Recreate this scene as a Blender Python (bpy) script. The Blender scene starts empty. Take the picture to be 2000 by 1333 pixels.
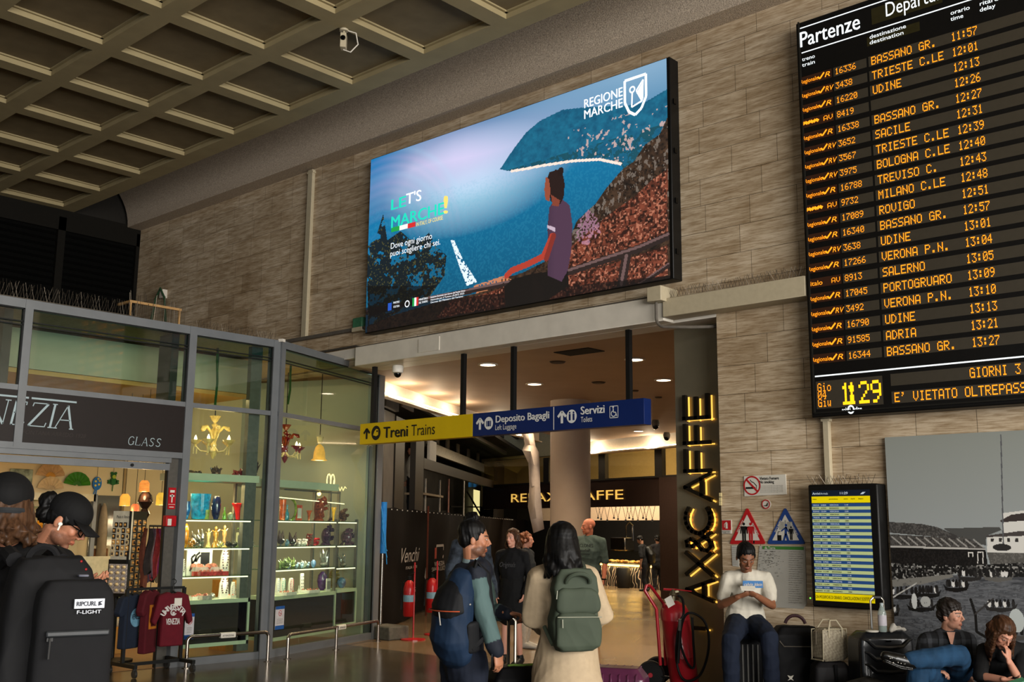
import bpy,bmesh,math,random
import numpy as np
from mathutils import Vector as V,Matrix,noise as mnoise
R=math.radians
rng=random.Random(7)
S=bpy.context.scene
COL=S.collection
# ---------------------------------------------------------------- camera
EYE=1.65 # eye height in metres
FPX=2076.16 # focal length in pixels of the 2000 px wide frame
YAW,PIT,ROL=R(42.34179),R(10.08853),R(-0.51226)
_f=V((-math.sin(YAW)*math.cos(PIT),math.cos(YAW)*math.cos(PIT),math.sin(PIT)))
_r0=V((math.cos(YAW),math.sin(YAW),0));_d0=_f.cross(_r0)
_r=_r0*math.cos(ROL)+_d0*math.sin(ROL)
_d=-_r0*math.sin(ROL)+_d0*math.cos(ROL)
cam=bpy.data.objects.new('camera',bpy.data.cameras.new('camera'));COL.objects.link(cam)
cam.data.sensor_width=36;cam.data.lens=FPX*36/2000;cam.data.clip_end=200
cam.matrix_world=Matrix(((_r.x,-_d.x,-_f.x,0),(_r.y,-_d.y,-_f.y,0),(_r.z,-_d.z,-_f.z,EYE),(0,0,0,1)))
S.camera=cam
# ---------------------------------------------------------------- world, view, main lights
w=bpy.data.worlds.new('world');S.world=w;w.use_nodes=True
w.node_tree.nodes['Background'].inputs[0].default_value=(0.75,0.85,1,1)
w.node_tree.nodes['Background'].inputs[1].default_value=0.2
S.view_settings.view_transform='Standard';S.view_settings.look='None'
S.view_settings.gamma=1;S.view_settings.exposure=0.0
try:S.view_settings.use_curve_mapping=False
except Exception:pass
S.cycles.max_bounces=7;S.cycles.diffuse_bounces=3;S.cycles.glossy_bounces=3
S.cycles.transmission_bounces=4;S.cycles.transparent_max_bounces=12
S.cycles.caustics_reflective=False;S.cycles.caustics_refractive=False
S.cycles.sample_clamp_indirect=4
def light(kind,name,loc,power,col=(1,1,1),size=(1,1),aim=(0,0,-1),rad=.05,along=None,spot=None):
 l=bpy.data.lights.new(name,kind);l.energy=power;l.color=col
 if kind=='AREA':l.shape='RECTANGLE';l.size,l.size_y=size
 else:l.shadow_soft_size=rad
 if spot:l.spot_size=R(spot);l.spot_blend=.8
 o=bpy.data.objects.new(name,l);COL.objects.link(o);o.location=loc
 o.rotation_euler=V(aim).to_track_quat('-Z','Y').to_euler()
 if along is not None:
  z=-V(aim).normalized();y=V(along);y=(y-z*y.dot(z)).normalized();o.rotation_euler=Matrix((y.cross(z),y,z)).transposed().to_euler()
 return o
 # daylight through the glazed station front, off to the right of the picture
light('AREA','daylight_window',(11.6,0.5,3.4),5600,(1,.965,.91),(17,5.6),(-1,0.05,0))
light('AREA','daylight_doors',(1.0,-8.6,2.6),230,(.85,.93,1),(16,4.4),(0,1,0))
# ---------------------------------------------------------------- where a pixel of the photograph lies in the place
def ray(px,py):
 return _r*((px-1000)/FPX)+_d*((py-666.5)/FPX)+_f
_E=V((0,0,EYE))
def PX(px,py,X):d=ray(px,py);return _E+d*(X/d.x)
def PY(px,py,Y):d=ray(px,py);return _E+d*(Y/d.y)
def PZ(px,py,z):d=ray(px,py);return _E+d*((z-EYE)/d.z)
def PD(px,py,dep):return _E+ray(px,py)*dep
def PV(px,py,A,B):
 n=V((-(B[1]-A[1]),B[0]-A[0],0));d=ray(px,py)
 return _E+d*(n.dot(V((A[0],A[1],0))-_E)/n.dot(d))
def DEP(p):return(V(p)-_E).dot(_f)
def MPP(p):return DEP(p)/FPX # metres per photo pixel at p
# ---------------------------------------------------------------- materials
def lin(c):
 if isinstance(c,str):
  c=[int(c[i:i+2],16)/255 for i in(0,2,4)]
  c=[x/12.92 if x<=.04045 else((x+.055)/1.055)**2.4 for x in c]
 return(c[0],c[1],c[2],1)
MATS={}
def mat(name,col='808080',rough=.6,metal=0,emit=None,es=1.,noise=.12,scale=18,bump=0.,spec=.22,alpha=1.,coat=0.,stretch=None):
 if name in MATS:return MATS[name]
 m=bpy.data.materials.new(name);m.use_nodes=True;nt=m.node_tree;b=nt.nodes['Principled BSDF']
 c=lin(col);b.inputs['Roughness'].default_value=rough;b.inputs['Metallic'].default_value=metal
 b.inputs['Specular IOR Level'].default_value=spec;b.inputs['Base Color'].default_value=c
 if coat:b.inputs['Coat Weight'].default_value=coat
 if noise or bump:
  tc=nt.nodes.new('ShaderNodeTexCoord');mp=nt.nodes.new('ShaderNodeMapping');n=nt.nodes.new('ShaderNodeTexNoise')
  n.inputs['Scale'].default_value=scale;n.inputs['Detail'].default_value=5
  if stretch:mp.inputs['Scale'].default_value=stretch
  nt.links.new(tc.outputs['Object'],mp.inputs[0]);nt.links.new(mp.outputs[0],n.inputs['Vector'])
  if noise:
   r=nt.nodes.new('ShaderNodeValToRGB');nt.links.new(n.outputs['Fac'],r.inputs[0])
   r.color_ramp.elements[0].position=.3;r.color_ramp.elements[1].position=.7
   r.color_ramp.elements[0].color=tuple(x*(1-noise)for x in c[:3])+(1,)
   r.color_ramp.elements[1].color=tuple(min(1,x*(1+noise))for x in c[:3])+(1,)
   nt.links.new(r.outputs[0],b.inputs['Base Color'])
  if bump:
   bp=nt.nodes.new('ShaderNodeBump');bp.inputs['Strength'].default_value=bump;bp.inputs['Distance'].default_value=.01
   nt.links.new(n.outputs['Fac'],bp.inputs['Height']);nt.links.new(bp.outputs[0],b.inputs['Normal'])
 if emit is not None:
  b.inputs['Emission Color'].default_value=lin(emit);b.inputs['Emission Strength'].default_value=es
 if alpha<1:b.inputs['Alpha'].default_value=alpha
 MATS[name]=m
 return m
def glass(name,tint='e8fff4',gloss=.03,refl=1.0,clear=True):
 """thin pane: see-through with a fresnel reflection"""
 if name in MATS:return MATS[name]
 m=bpy.data.materials.new(name);m.use_nodes=True;nt=m.node_tree;nt.nodes.clear()
 o=nt.nodes.new('ShaderNodeOutputMaterial');t=nt.nodes.new('ShaderNodeBsdfTransparent');g=nt.nodes.new('ShaderNodeBsdfGlossy')
 f=nt.nodes.new('ShaderNodeFresnel');mx=nt.nodes.new('ShaderNodeMixShader');mu=nt.nodes.new('ShaderNodeMath');mu.operation='MULTIPLY'
 t.inputs[0].default_value=lin(tint);g.inputs['Roughness'].default_value=gloss;ge=nt.nodes.new('ShaderNodeNewGeometry');io=nt.nodes.new('ShaderNodeMapRange');io.inputs[3].default_value=1.5;io.inputs[4].default_value=1/1.5
 nt.links.new(ge.outputs['Backfacing'],io.inputs[0]);nt.links.new(io.outputs[0],f.inputs[0])
 mu.inputs[1].default_value=refl
 nt.links.new(f.outputs[0],mu.inputs[0]);nt.links.new(mu.outputs[0],mx.inputs[0]);nt.links.new(t.outputs[0],mx.inputs[1]);nt.links.new(g.outputs[0],mx.inputs[2]);nt.links.new(mx.outputs[0],o.inputs[0])
 MATS[name]=m
 return m
def attr_mat(name,rough=.6,emit=0.,spec=.3,bump=0.,sss=0.):
 """colour read from the mesh's own painted attribute"""
 if name in MATS:return MATS[name]
 m=bpy.data.materials.new(name);m.use_nodes=True;nt=m.node_tree;b=nt.nodes['Principled BSDF']
 a=nt.nodes.new('ShaderNodeAttribute');a.attribute_name='Col'
 nt.links.new(a.outputs['Color'],b.inputs['Base Color']);b.inputs['Roughness'].default_value=rough;b.inputs['Specular IOR Level'].default_value=spec
 if sss:b.inputs['Subsurface Weight'].default_value=sss;b.inputs['Subsurface Radius'].default_value=(.012,.005,.003);b.inputs['Subsurface Scale'].default_value=1
 if emit:
  nt.links.new(a.outputs['Color'],b.inputs['Emission Color']);b.inputs['Emission Strength'].default_value=emit
  nt.links.remove(b.inputs['Base Color'].links[0]);b.inputs['Base Color'].default_value=(.01,.01,.01,1)
 if bump:
  n=nt.nodes.new('ShaderNodeTexNoise');n.inputs['Scale'].default_value=90;bp=nt.nodes.new('ShaderNodeBump')
  bp.inputs['Strength'].default_value=bump;bp.inputs['Distance'].default_value=.004
  nt.links.new(n.outputs['Fac'],bp.inputs['Height']);nt.links.new(bp.outputs[0],b.inputs['Normal'])
 MATS[name]=m
 return m
 # ---------------------------------------------------------------- mesh collecting
BASE={} # world place of every parent
def frame(o,u,v=(0,0,1)):
 u=V(u).normalized();v=V(v);v=(v-u*v.dot(u)).normalized()
 return V(o),u,v,u.cross(v)
FW=lambda p:frame(p,(1,0,0)) # on the long wall, facing the hall
_tc={}
def text_geo(s,bold,shear):
 k=(s,bold,shear)
 if k not in _tc:
  c=bpy.data.curves.new('t','FONT');c.body=s;c.offset=bold;c.shear=shear;c.resolution_u=3
  o=bpy.data.objects.new('t',c);COL.objects.link(o)
  dg=bpy.context.evaluated_depsgraph_get();me=bpy.data.meshes.new_from_object(o.evaluated_get(dg))
  vs=[(p.co.x,p.co.y)for p in me.vertices];fs=[tuple(p.vertices)for p in me.polygons]
  bpy.data.objects.remove(o);bpy.data.curves.remove(c);bpy.data.meshes.remove(me)
  xs=[p[0]for p in vs];_tc[k]=(vs,fs,min(xs),max(xs))
 return _tc[k]
class MB:
 def __init__(s):s.v=[];s.f=[];s.m=[];s.mi=0
 def add(s,vs,fs):
  n=len(s.v);s.v+=[tuple(p)for p in vs];s.f+=[tuple(i+n for i in f)for f in fs];s.m+=[s.mi]*len(fs);return s
 def obox(s,c,a,b,d):
  c,a,b,d=V(c),V(a),V(b),V(d)
  vs=[c+a*i+b*j+d*k for i in(-1,1)for j in(-1,1)for k in(-1,1)]
  fs=[(0,1,3,2),(4,6,7,5),(0,4,5,1),(2,3,7,6),(0,2,6,4),(1,5,7,3)]
  if a.cross(b).dot(d)<0:fs=[f[::-1]for f in fs]
  return s.add(vs,fs)
 def box(s,a,b):
  a,b=V(a),V(b);h=(b-a)/2
  return s.obox((a+b)/2,(abs(h.x),0,0),(0,abs(h.y),0),(0,0,abs(h.z)))
 def bar(s,p,q,w,h,up=(0,0,1)):
  p,q=V(p),V(q);t=(q-p);up=V(up)
  sd=t.cross(up)
  if sd.length<1e-6:sd=t.cross(V((1,0,0)))
  sd.normalize();u=sd.cross(t).normalized()
  return s.obox((p+q)/2,t/2,sd*w/2,u*h/2)
 def fbox(s,fr,u0,u1,v0,v1,n0,n1):
  o,u,v,n=fr
  return s.obox(o+u*(u0+u1)/2+v*(v0+v1)/2+n*(n0+n1)/2,u*abs(u1-u0)/2,v*abs(v1-v0)/2,n*abs(n1-n0)/2)
 def quad(s,a,b,c,d):return s.add([a,b,c,d],[(0,1,2,3)])
 def prism(s,poly,fr,n0,n1):
  o,u,v,n=fr;k=len(poly)
  vs=[o+u*p[0]+v*p[1]+n*n0 for p in poly]+[o+u*p[0]+v*p[1]+n*n1 for p in poly]
  ar=sum(poly[i][0]*poly[(i+1)%k][1]-poly[(i+1)%k][0]*poly[i][1]for i in range(k))
  fs=[tuple(range(k))[::-1],tuple(range(k,2*k))]+[(i,(i+1)%k,k+(i+1)%k,k+i)for i in range(k)]
  if ar<0:fs=[f[::-1]for f in fs]
  return s.add(vs,fs)
 def flat(s,poly,fr,n0):
  o,u,v,n=fr;k=len(poly)
  ar=sum(poly[i][0]*poly[(i+1)%k][1]-poly[(i+1)%k][0]*poly[i][1]for i in range(k))
  f=tuple(range(k));return s.add([o+u*p[0]+v*p[1]+n*n0 for p in poly],[f if ar>0 else f[::-1]])
 def rect(s,fr,u0,u1,v0,v1,n0):return s.flat([(u0,v0),(u1,v0),(u1,v1),(u0,v1)],fr,n0)
 def ring(s,fr,cu,cv,r0,r1,n0,k=32,a0=0,a1=360,ry=1.):
  a=[R(a0+(a1-a0)*i/k)for i in range(k+1)]
  for i in range(k):
   s.flat([(cu+r0*math.cos(a[i]),cv+ry*r0*math.sin(a[i])),(cu+r1*math.cos(a[i]),cv+ry*r1*math.sin(a[i])),
   (cu+r1*math.cos(a[i+1]),cv+ry*r1*math.sin(a[i+1])),(cu+r0*math.cos(a[i+1]),cv+ry*r0*math.sin(a[i+1]))],fr,n0)
  return s
 def disc(s,fr,cu,cv,r,n0,k=28,ry=1.):return s.flat([(cu+r*math.cos(6.2832*i/k),cv+ry*r*math.sin(6.2832*i/k))for i in range(k)],fr,n0)
 def line2(s,fr,pts,wd,n0):
  for(a,b),(c,d)in zip(pts,pts[1:]):
   L=math.hypot(c-a,d-b)or 1e-6;x,y=-(d-b)/L*wd/2,(c-a)/L*wd/2
   s.flat([(a+x,b+y),(a-x,b-y),(c-x,d-y),(c+x,d+y)],fr,n0)
  return s
 def text(s,t,fr,u,v,h,n0=.002,bold=.0,shear=0.,align='l',width=None,ext=0.):
  vs,fs,x0,x1=text_geo(t,0.,shear);o,U,W,n=fr
  k=h/.70;kx=k if width is None else width/max(1e-6,x1-x0)
  off={'l':-x0*kx,'c':-(x0+x1)/2*kx,'r':-x1*kx}[align]
  for i,sh in enumerate((0,-bold,bold)if bold>.004 else(0,)):s.add([o+U*(u+off+(p[0]+sh)*kx)+W*(v+(p[1]+abs(sh)*.4*(1 if i==1 else-1))*k)+n*(n0+.0002*i)for p in vs],fs)
  return s
 def tube(s,pts,r,n=8,closed=False,cap=True):
  pts=[V(p)for p in pts];k=len(pts);rs=r if isinstance(r,(list,tuple))else[r]*k
  prev=None;rings=[]
  for i,p in enumerate(pts):
   a=pts[i-1]if i or closed else p;b=pts[(i+1)%k]if i<k-1 or closed else p
   t=(b-a).normalized()
   if prev is None:
    prev=t.cross(V((0,0,1)))
    if prev.length<1e-3:prev=t.cross(V((1,0,0)))
   prev=(prev-t*prev.dot(t)).normalized();q=t.cross(prev)
   rings.append([p+(prev*math.cos(6.2832*j/n)+q*math.sin(6.2832*j/n))*rs[i]for j in range(n)])
  vs=[x for g in rings for x in g]
  fs=[(i*n+j,i*n+(j+1)%n,(i+1)%k*n+(j+1)%n,(i+1)%k*n+j)for i in range(k if closed else k-1)for j in range(n)]
  if cap and not closed:fs+=[tuple(range(n))[::-1],tuple(range((k-1)*n,k*n))]
  return s.add(vs,fs)
 def lathe(s,c,prof,n=20,ax=(0,0,1),ell=1.,wob=None):
  c=V(c);ax=V(ax).normalized();u=ax.orthogonal().normalized()if abs(ax.z)<.99 else V((1,0,0));q=ax.cross(u)
  vs=[]
  for i,(r,z)in enumerate(prof):
   for j in range(n):
    a=6.2832*j/n;rr=r*(1+(wob(a,i)if wob else 0))
    vs.append(c+(u*math.cos(a)+q*math.sin(a)*ell)*rr+ax*z)
  k=len(prof)
  fs=[(i*n+j,i*n+(j+1)%n,(i+1)*n+(j+1)%n,(i+1)*n+j)for i in range(k-1)for j in range(n)]
  fs+=[tuple(range(n))[::-1],tuple(range((k-1)*n,k*n))]
  return s.add(vs,fs)
 def ball(s,c,r,n=10,m=14,rot=None):
  c=V(c);r=(r,r,r)if not isinstance(r,(tuple,list))else r;vs=[]
  for i in range(n+1):
   t=math.pi*i/n
   for j in range(m):
    a=6.2832*j/m;p=V((r[0]*math.sin(t)*math.cos(a),r[1]*math.sin(t)*math.sin(a),-r[2]*math.cos(t)))
    vs.append(c+(rot@p if rot else p))
  fs=[(i*m+j,i*m+(j+1)%m,(i+1)*m+(j+1)%m,(i+1)*m+j)for i in range(n)for j in range(m)]
  return s.add(vs,fs)
 def build(s,name,m,parent=None,smooth=False,bevel=0,loc=None):
  if parent is not None:b=BASE[parent.name]
  elif loc is not None:b=V(loc)
  else:
   xs,ys,zs=zip(*s.v);b=V(((min(xs)+max(xs))/2,(min(ys)+max(ys))/2,min(zs)))
  me=bpy.data.meshes.new(name);me.from_pydata([(x-b.x,y-b.y,z-b.z)for x,y,z in s.v],[],s.f)
  for q in(m if isinstance(m,(list,tuple))else[m]):me.materials.append(q)
  if isinstance(m,(list,tuple)):me.polygons.foreach_set('material_index',s.m)
  if smooth or bevel:me.polygons.foreach_set('use_smooth',[True]*len(me.polygons))
  me.update()
  if smooth or bevel:me.set_sharp_from_angle(angle=R(40))
  o=bpy.data.objects.new(name,me);COL.objects.link(o);BASE[o.name]=b
  if parent is not None:o.parent=parent
  else:o.location=b
  if bevel:
   md=o.modifiers.new('bevel','BEVEL');md.width=bevel;md.segments=2;md.limit_method='ANGLE';md.angle_limit=R(35)
  return o
def tag(o,label=None,cat=None,group=None,kind=None):
 if label:o['label']=label
 if cat:o['category']=cat
 if group:o['group']=group
 if kind:o['kind']=kind
 return o
def thing(name,label,cat,loc,group=None):
 o=bpy.data.objects.new(name,None);COL.objects.link(o);o.location=loc;BASE[o.name]=V(loc);o.empty_display_size=.1
 return tag(o,label,cat,group)
def structure(o):o['kind']='structure';return o
def dup(root,loc,rotz=0.,label=None,group=None):
 c=root.copy();COL.objects.link(c);c.location=loc;c.rotation_euler=(0,0,rotz);BASE[c.name]=V(loc)
 if label:c['label']=label
 if group:c['group']=group
 for ch in list(root.children):
  k=ch.copy();COL.objects.link(k);k.parent=c
  for g in list(ch.children):q=g.copy();COL.objects.link(q);q.parent=k
 return c
def arc(c,u,v,r,a0,a1,k=10):
 c,u,v=V(c),V(u),V(v)
 return[c+u*r*math.cos(R(a0+(a1-a0)*i/k))+v*r*math.sin(R(a0+(a1-a0)*i/k))for i in range(k+1)]
def lerp(a,b,t):return a+(b-a)*t
# LED dot font, five columns of seven dots
DOT={k:bytes.fromhex(v)for k,v in dict(zip(
"ABCDEFGHIJKLMNOPQRSTUVWXYZ0123456789",
"7E1111117E 7F49494936 3E41414122 7F4141221C 7F49494941 7F09090901 3E4149497A 7F0808087F 00417F4100 2040413F01 7F08142241 7F40404040 7F020C027F 7F0408107F 3E4141413E 7F09090906 3E4151215E 7F09192946 4649494931 01017F0101 3F4040403F 1F2040201F 3F4038403F 6314081463 0708700807 6151494543 3E5149453E 00427F4000 4261514946 2141454B31 1814127F10 2745454539 3C4A494930 0171090503 3649494936 064949291E".split())).items()}
DOT.update({':':bytes.fromhex('0036360000'),'.':bytes.fromhex('0060600000'),"'":bytes.fromhex('0005030000'),' ':bytes(5),'-':bytes.fromhex('0808080808'),
'i':bytes.fromhex('00447D4000'),'o':bytes.fromhex('3844444438'),'u':bytes.fromhex('3C40207C00')})
def dots(mb,s,fr,u,v,h,w,n0=.003,gap=.13,fat=1.):
 """letters made of lit diodes; w is one letter's advance"""
 du,dv=w/6.0,h/7.0
 for ch in s:
  for i,byte in enumerate(DOT.get(ch,DOT[' '])):
   for j in range(7):
    if byte>>j&1:
     a,b=u+i*du,v+(6-j)*dv
     mb.rect(fr,a,a+du*(1-gap)*fat,b,b+dv*(1-gap)*fat,n0)
  u+=w
  # ================================================================ THE HALL
def wall_material(name,c1,c2,rowh,mortar='4a3f31',axis='xz',z0=0.):
 m=bpy.data.materials.new(name);m.use_nodes=True;nt=m.node_tree;b=nt.nodes['Principled BSDF'];L=nt.links.new;N=nt.nodes.new
 tc=N('ShaderNodeTexCoord');sp=N('ShaderNodeSeparateXYZ');cb=N('ShaderNodeCombineXYZ');ad=N('ShaderNodeMath');ad.inputs[1].default_value=-z0
 L(tc.outputs['Object'],sp.inputs[0]);L(sp.outputs['Z'],ad.inputs[0]);L(sp.outputs['X' if axis=='xz' else 'Y'],cb.inputs['X']);L(ad.outputs[0],cb.inputs['Y'])
 br=N('ShaderNodeTexBrick');br.offset=.37;br.offset_frequency=3;br.squash=.72;br.squash_frequency=2
 for k,v in dict(Scale=1,**{'Mortar Size':.0025,'Mortar Smooth':.3,'Bias':0,'Brick Width':.78,'Row Height':rowh}).items():br.inputs[k].default_value=v
 br.inputs['Color1'].default_value=lin(c1);br.inputs['Color2'].default_value=lin(c2);br.inputs['Mortar'].default_value=lin(mortar)
 L(cb.outputs[0],br.inputs['Vector'])
 def nz(scale,stretch,det=6):
  mp=N('ShaderNodeMapping');mp.inputs['Scale'].default_value=stretch;n=N('ShaderNodeTexNoise');n.inputs['Scale'].default_value=scale;n.inputs['Detail'].default_value=det;n.inputs['Roughness'].default_value=.65
  L(tc.outputs['Object'],mp.inputs[0]);L(mp.outputs[0],n.inputs['Vector']);return n
 def mul(a,fac,lo,hi,p0=.35,p1=.65):
  r=N('ShaderNodeValToRGB');r.color_ramp.elements[0].position=p0;r.color_ramp.elements[1].position=p1
  r.color_ramp.elements[0].color=lin(lo);r.color_ramp.elements[1].color=lin(hi);L(fac,r.inputs[0])
  x=N('ShaderNodeMix');x.data_type='RGBA';x.blend_type='MULTIPLY';x.inputs[0].default_value=1;L(a,x.inputs[6]);L(r.outputs[0],x.inputs[7]);return x.outputs[2]
 c=mul(br.outputs['Color'],nz(1.6,(1,1,9)).outputs['Fac'],'cbc1b2','ffffff') # the bedding of the stone
 c=mul(c,nz(4.5,(1,1,14)).outputs['Fac'],'d2c9bc','ffffff',.38,.55)
 c=mul(c,nz(9,(.8,.8,6),8).outputs['Fac'],'948673','ffffff',.27,.36) # pits and dark veins
 c=mul(c,nz(.5,(1,1,1)).outputs['Fac'],'dad2c6','ffffff')
 L(c,b.inputs['Base Color']);b.inputs['Roughness'].default_value=.5;b.inputs['Specular IOR Level'].default_value=.3
 return m
zrow=PY(1403,663,10).z
M_trav=wall_material('travertine','e4d4bc','cebda4',.311,z0=zrow)
XL,XR,YF=-19.,12.,-9.
OPL,OPR,OPT=-16.2,-6.07,4.03
b=MB();b.box((XL-.3,10,OPT),(XR,10.3,9));b.box((OPR,10,0),(XR,10.3,OPT));b.box((XL-.3,10,0),(OPL,10.3,OPT))
structure(b.build('wall_back',M_trav,loc=(0,10,0)))
# floor of polished stone, hall and passage
def floor_material(name,col,rough,sc=60,dark=.8):
 m=bpy.data.materials.new(name);m.use_nodes=True;nt=m.node_tree;b=nt.nodes['Principled BSDF'];L=nt.links.new;N=nt.nodes.new
 tc=N('ShaderNodeTexCoord');n=N('ShaderNodeTexNoise');n.inputs['Scale'].default_value=sc;n.inputs['Detail'].default_value=4
 n2=N('ShaderNodeTexNoise');n2.inputs['Scale'].default_value=.9;L(tc.outputs['Object'],n.inputs[0]);L(tc.outputs['Object'],n2.inputs[0])
 r=N('ShaderNodeValToRGB');c=lin(col);r.color_ramp.elements[0].color=tuple(x*dark for x in c[:3])+(1,);r.color_ramp.elements[1].color=tuple(x*1.2 for x in c[:3])+(1,)
 r.color_ramp.elements[0].position=.35;r.color_ramp.elements[1].position=.7;L(n.outputs['Fac'],r.inputs[0]);L(r.outputs[0],b.inputs['Base Color'])
 mr=N('ShaderNodeMapRange');mr.inputs[1].default_value=.3;mr.inputs[2].default_value=.7;mr.inputs[3].default_value=rough;mr.inputs[4].default_value=rough*1.8
 L(n2.outputs['Fac'],mr.inputs[0]);L(mr.outputs[0],b.inputs['Roughness']);b.inputs['Specular IOR Level'].default_value=.55
 return m
structure(MB().box((XL-.3,YF,-.2),(XR,10.15,0)).build('floor',floor_material('polished_floor','443b2d',.13),loc=(0,0,0)))
structure(MB().box((-38,10.15,-.2),(XR,44,0)).build('floor_passage',floor_material('polished_passage','6e5a42',.16),loc=(0,0,0)))  # same stone, its colour lightened here for more bounce light
# coffered ceiling
ZC=7.44
M_beam=mat('ceiling_plaster','988a68',.75,noise=.08,scale=3,spec=.1);M_cof=mat('coffer_panel','786a50',.8,noise=.10,scale=4,spec=.1)
b=MB();P=1.383;W=1.14;D=.085
xs=[-10.51+P*k for k in range(-6,17)];ys=[8.35-P*j for j in range(13)]
b.mi=0
b.box((XL,ys[0],ZC),(XR,8.64,ZC+D+.12))
for x in xs:b.box((x-(P-W),YF,ZC),(x,ys[0],ZC+D))
b.box((xs[-1]+W,YF,ZC),(XR,ys[0],ZC+D))
for x in xs:
 for y in ys:
  if y-W<YF:continue
  b.box((x,y-P,ZC),(x+W,y-W,ZC+D))
  for a0,a1,b0,b1 in((x,x+.035,y-W,y),(x+W-.035,x+W,y-W,y),(x,x+W,y-.035,y),(x,x+W,y-W,y-W+.035)):
   b.box((a0,b0,ZC+D-.02),(a1,b1,ZC+D))
b.mi=1;b.box((XL,YF,ZC+D),(XR,ys[0],ZC+D+.12))
structure(b.build('ceiling',[M_beam,M_cof],loc=(0,0,ZC)))
# cove between ceiling and long wall
M_cove=mat('cove_roughcast','a89885',.55,noise=.4,scale=70,bump=.5,spec=.35)
prof=[(10.0,7.38),(9.72,7.385)]+[(9.72-1.05*(1-math.cos(t)),7.385+1.0*math.sin(t))for t in[i*math.pi/2/12 for i in range(1,13)]]+[(8.3,8.42)]
b=MB()
for(y0,z0),(y1,z1)in zip(prof,prof[1:]):b.quad((XL,y0,z0),(XR,y0,z0),(XR,y1,z1),(XL,y1,z1))
o=structure(b.build('trim_1',M_cove,smooth=True,loc=(0,10,7.4)))
structure(MB().box((XL,8.2,8.4),(XR,10.3,8.6)).build('trim_2',M_cof))
# end wall of dark louvred windows
M_dark=mat('dark_metal_frame','12100c',.7,noise=.1,spec=.1);M_lv=mat('louvre_black','070706',.85,noise=.2,spec=.05)
structure(MB().box((XL-.3,YF,0),(XL-.12,10.3,9)).build('wall_left',mat('dark_wall','1a1712',.7)))
b=MB();gb=MB();y=10.0;k=0
for i in range(12):
 y1=y-1.55
 gb.box((XL-.1,y1+.08,4.0),(XL-.06,y-.08,7.1))
 for z in[4.1+.12*q for q in range(25)]:gb.obox((XL-.05,(y+y1)/2,z),(0,.70,0),(.03,0,-.03),(.004,0,.004))
 b.box((XL-.12,y-.07,3.9),(XL,y+.07,7.3));y=y1
b.box((XL-.12,YF,7.05),(XL,10,7.44));b.box((XL-.12,YF,3.7),(XL,10,4.0))
wf=structure(b.build('window_1',M_dark));gb.build('louvre_panel',M_lv,wf)
# the rest of the hall behind the camera, and the glazed front at the right
structure(MB().box((XL,YF-.3,0),(-7.5,YF,ZC)).box((9.5,YF-.3,0),(XR,YF,ZC)).box((-7.5,YF-.3,4.9),(9.5,YF,ZC)).build('wall_front',mat('front_plaster','8a7d68',.8)))
b=MB()
for y in(-9,-5,-1,3,7,10):b.box((XR-.02,y-.06,0),(XR+.1,y+.06,ZC))
for z in(.05,3,6.4):b.box((XR-.02,-9,z-.05),(XR+.1,10,z+.05))
structure(b.build('window_2',M_dark))
# ---------------------------------------------------------------- lintel beam over the passage, trunking, conduits
M_white=mat('white_paint','ccc5b8',.55,noise=.06,scale=6);M_cream=mat('cream_metal','b0a48a',.45,noise=.05);M_grey=mat('grey_conduit','5c564e',.5)
YB=9.8
zb0=PY(1240,634.6,YB).z;zb1=PY(1240,587,YB).z;xb0=PY(684,716,YB).x;xb1=PY(1296,600,YB).x
b=MB();b.box((xb0+.1,YB,zb0),(xb1,10,zb1));b.box((xb0+.1,10,zb0),(OPR,10.34,zb0+.2))
b.box((xb0-3.2,YB+.06,zb0+.14),(xb0+.1,10,zb1))
fb=FW((0,YB,0));h0=PY(818,690,YB);h1=PY(859,657,YB)
structure(b.build('trim_3',M_white,bevel=.01))
o=MB().fbox(fb,h0.x,h1.x,h0.z,h1.z,0,.012).build('access_hatch',M_white);tag(o,'small square white access hatch on the face of the lintel beam','hatch')
zt0=PY(1297,621,YB).z;zt1=PY(1297,585,YB).z;xt0=PY(1297,600,YB).x
o=MB().box((xt0,YB-.03,zt0),(PY(1576,585,YB).x,10,zt1)).build('cable_trunking',M_cream,bevel=.006);tag(o,'wide cream cable trunking running right from the beam end under the departures board','trunking')
jb=PY(1290,577,YB)
t=thing('junction_box','cream junction box where beam and trunking meet, with a pipe below','junction box',(jb.x,YB,jb.z-.1))
MB().box((jb.x-.09,YB-.14,jb.z-.09),(jb.x+.1,10,jb.z+.08)).build('box',M_cream,t,bevel=.008)
MB().tube([(jb.x-.02,YB-.06,jb.z-.09),(jb.x-.02,YB-.06,zt0+.02)]+arc((jb.x+.1,YB-.06,zt0+.0),(-1,0,0),(0,0,-1),.12,0,80,6)+[(jb.x+.35,YB+.1,zt0-.13),(OPR+.1,10.3,zt0-.1)],.018).build('pipe',M_grey,t,smooth=True)
o=MB().tube([(xb0-2.6,9.97,zb1+.05),(xb0-.1,9.97,zb1+.06),(xb0+.1,9.9,zb1+.015),(jb.x-.1,9.85,zb1+.015)],.016).build('conduit',M_grey,smooth=True);tag(o,'thin grey pipe lying along the top of the lintel beam','conduit')
def vertical_duct(px0,y0,px1,y1,wpx,label,cat='conduit'):
 a=PY(px0,y0,9.95);c=PY(px1,y1,9.95);hw=wpx*MPP(a)/2/math.cos(R(40))
 t=thing('wall_duct',label,cat,(a.x,10,c.z))
 MB().box((a.x-hw,9.94,c.z),(a.x+hw,10,a.z)).build('duct',M_cream,t,bevel=.004)
 MB().box((a.x-hw-.015,9.935,a.z-.06),(a.x+hw+.015,10,a.z-.03)).build('clip',M_cream,t)
 return a,c
vertical_duct(607,332,592,663,11,'tall white vertical cable duct on the wall left of the big screen')
vertical_duct(1612,812,1618,948,9,'white vertical duct between the departures board and the arrivals monitor')
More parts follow.
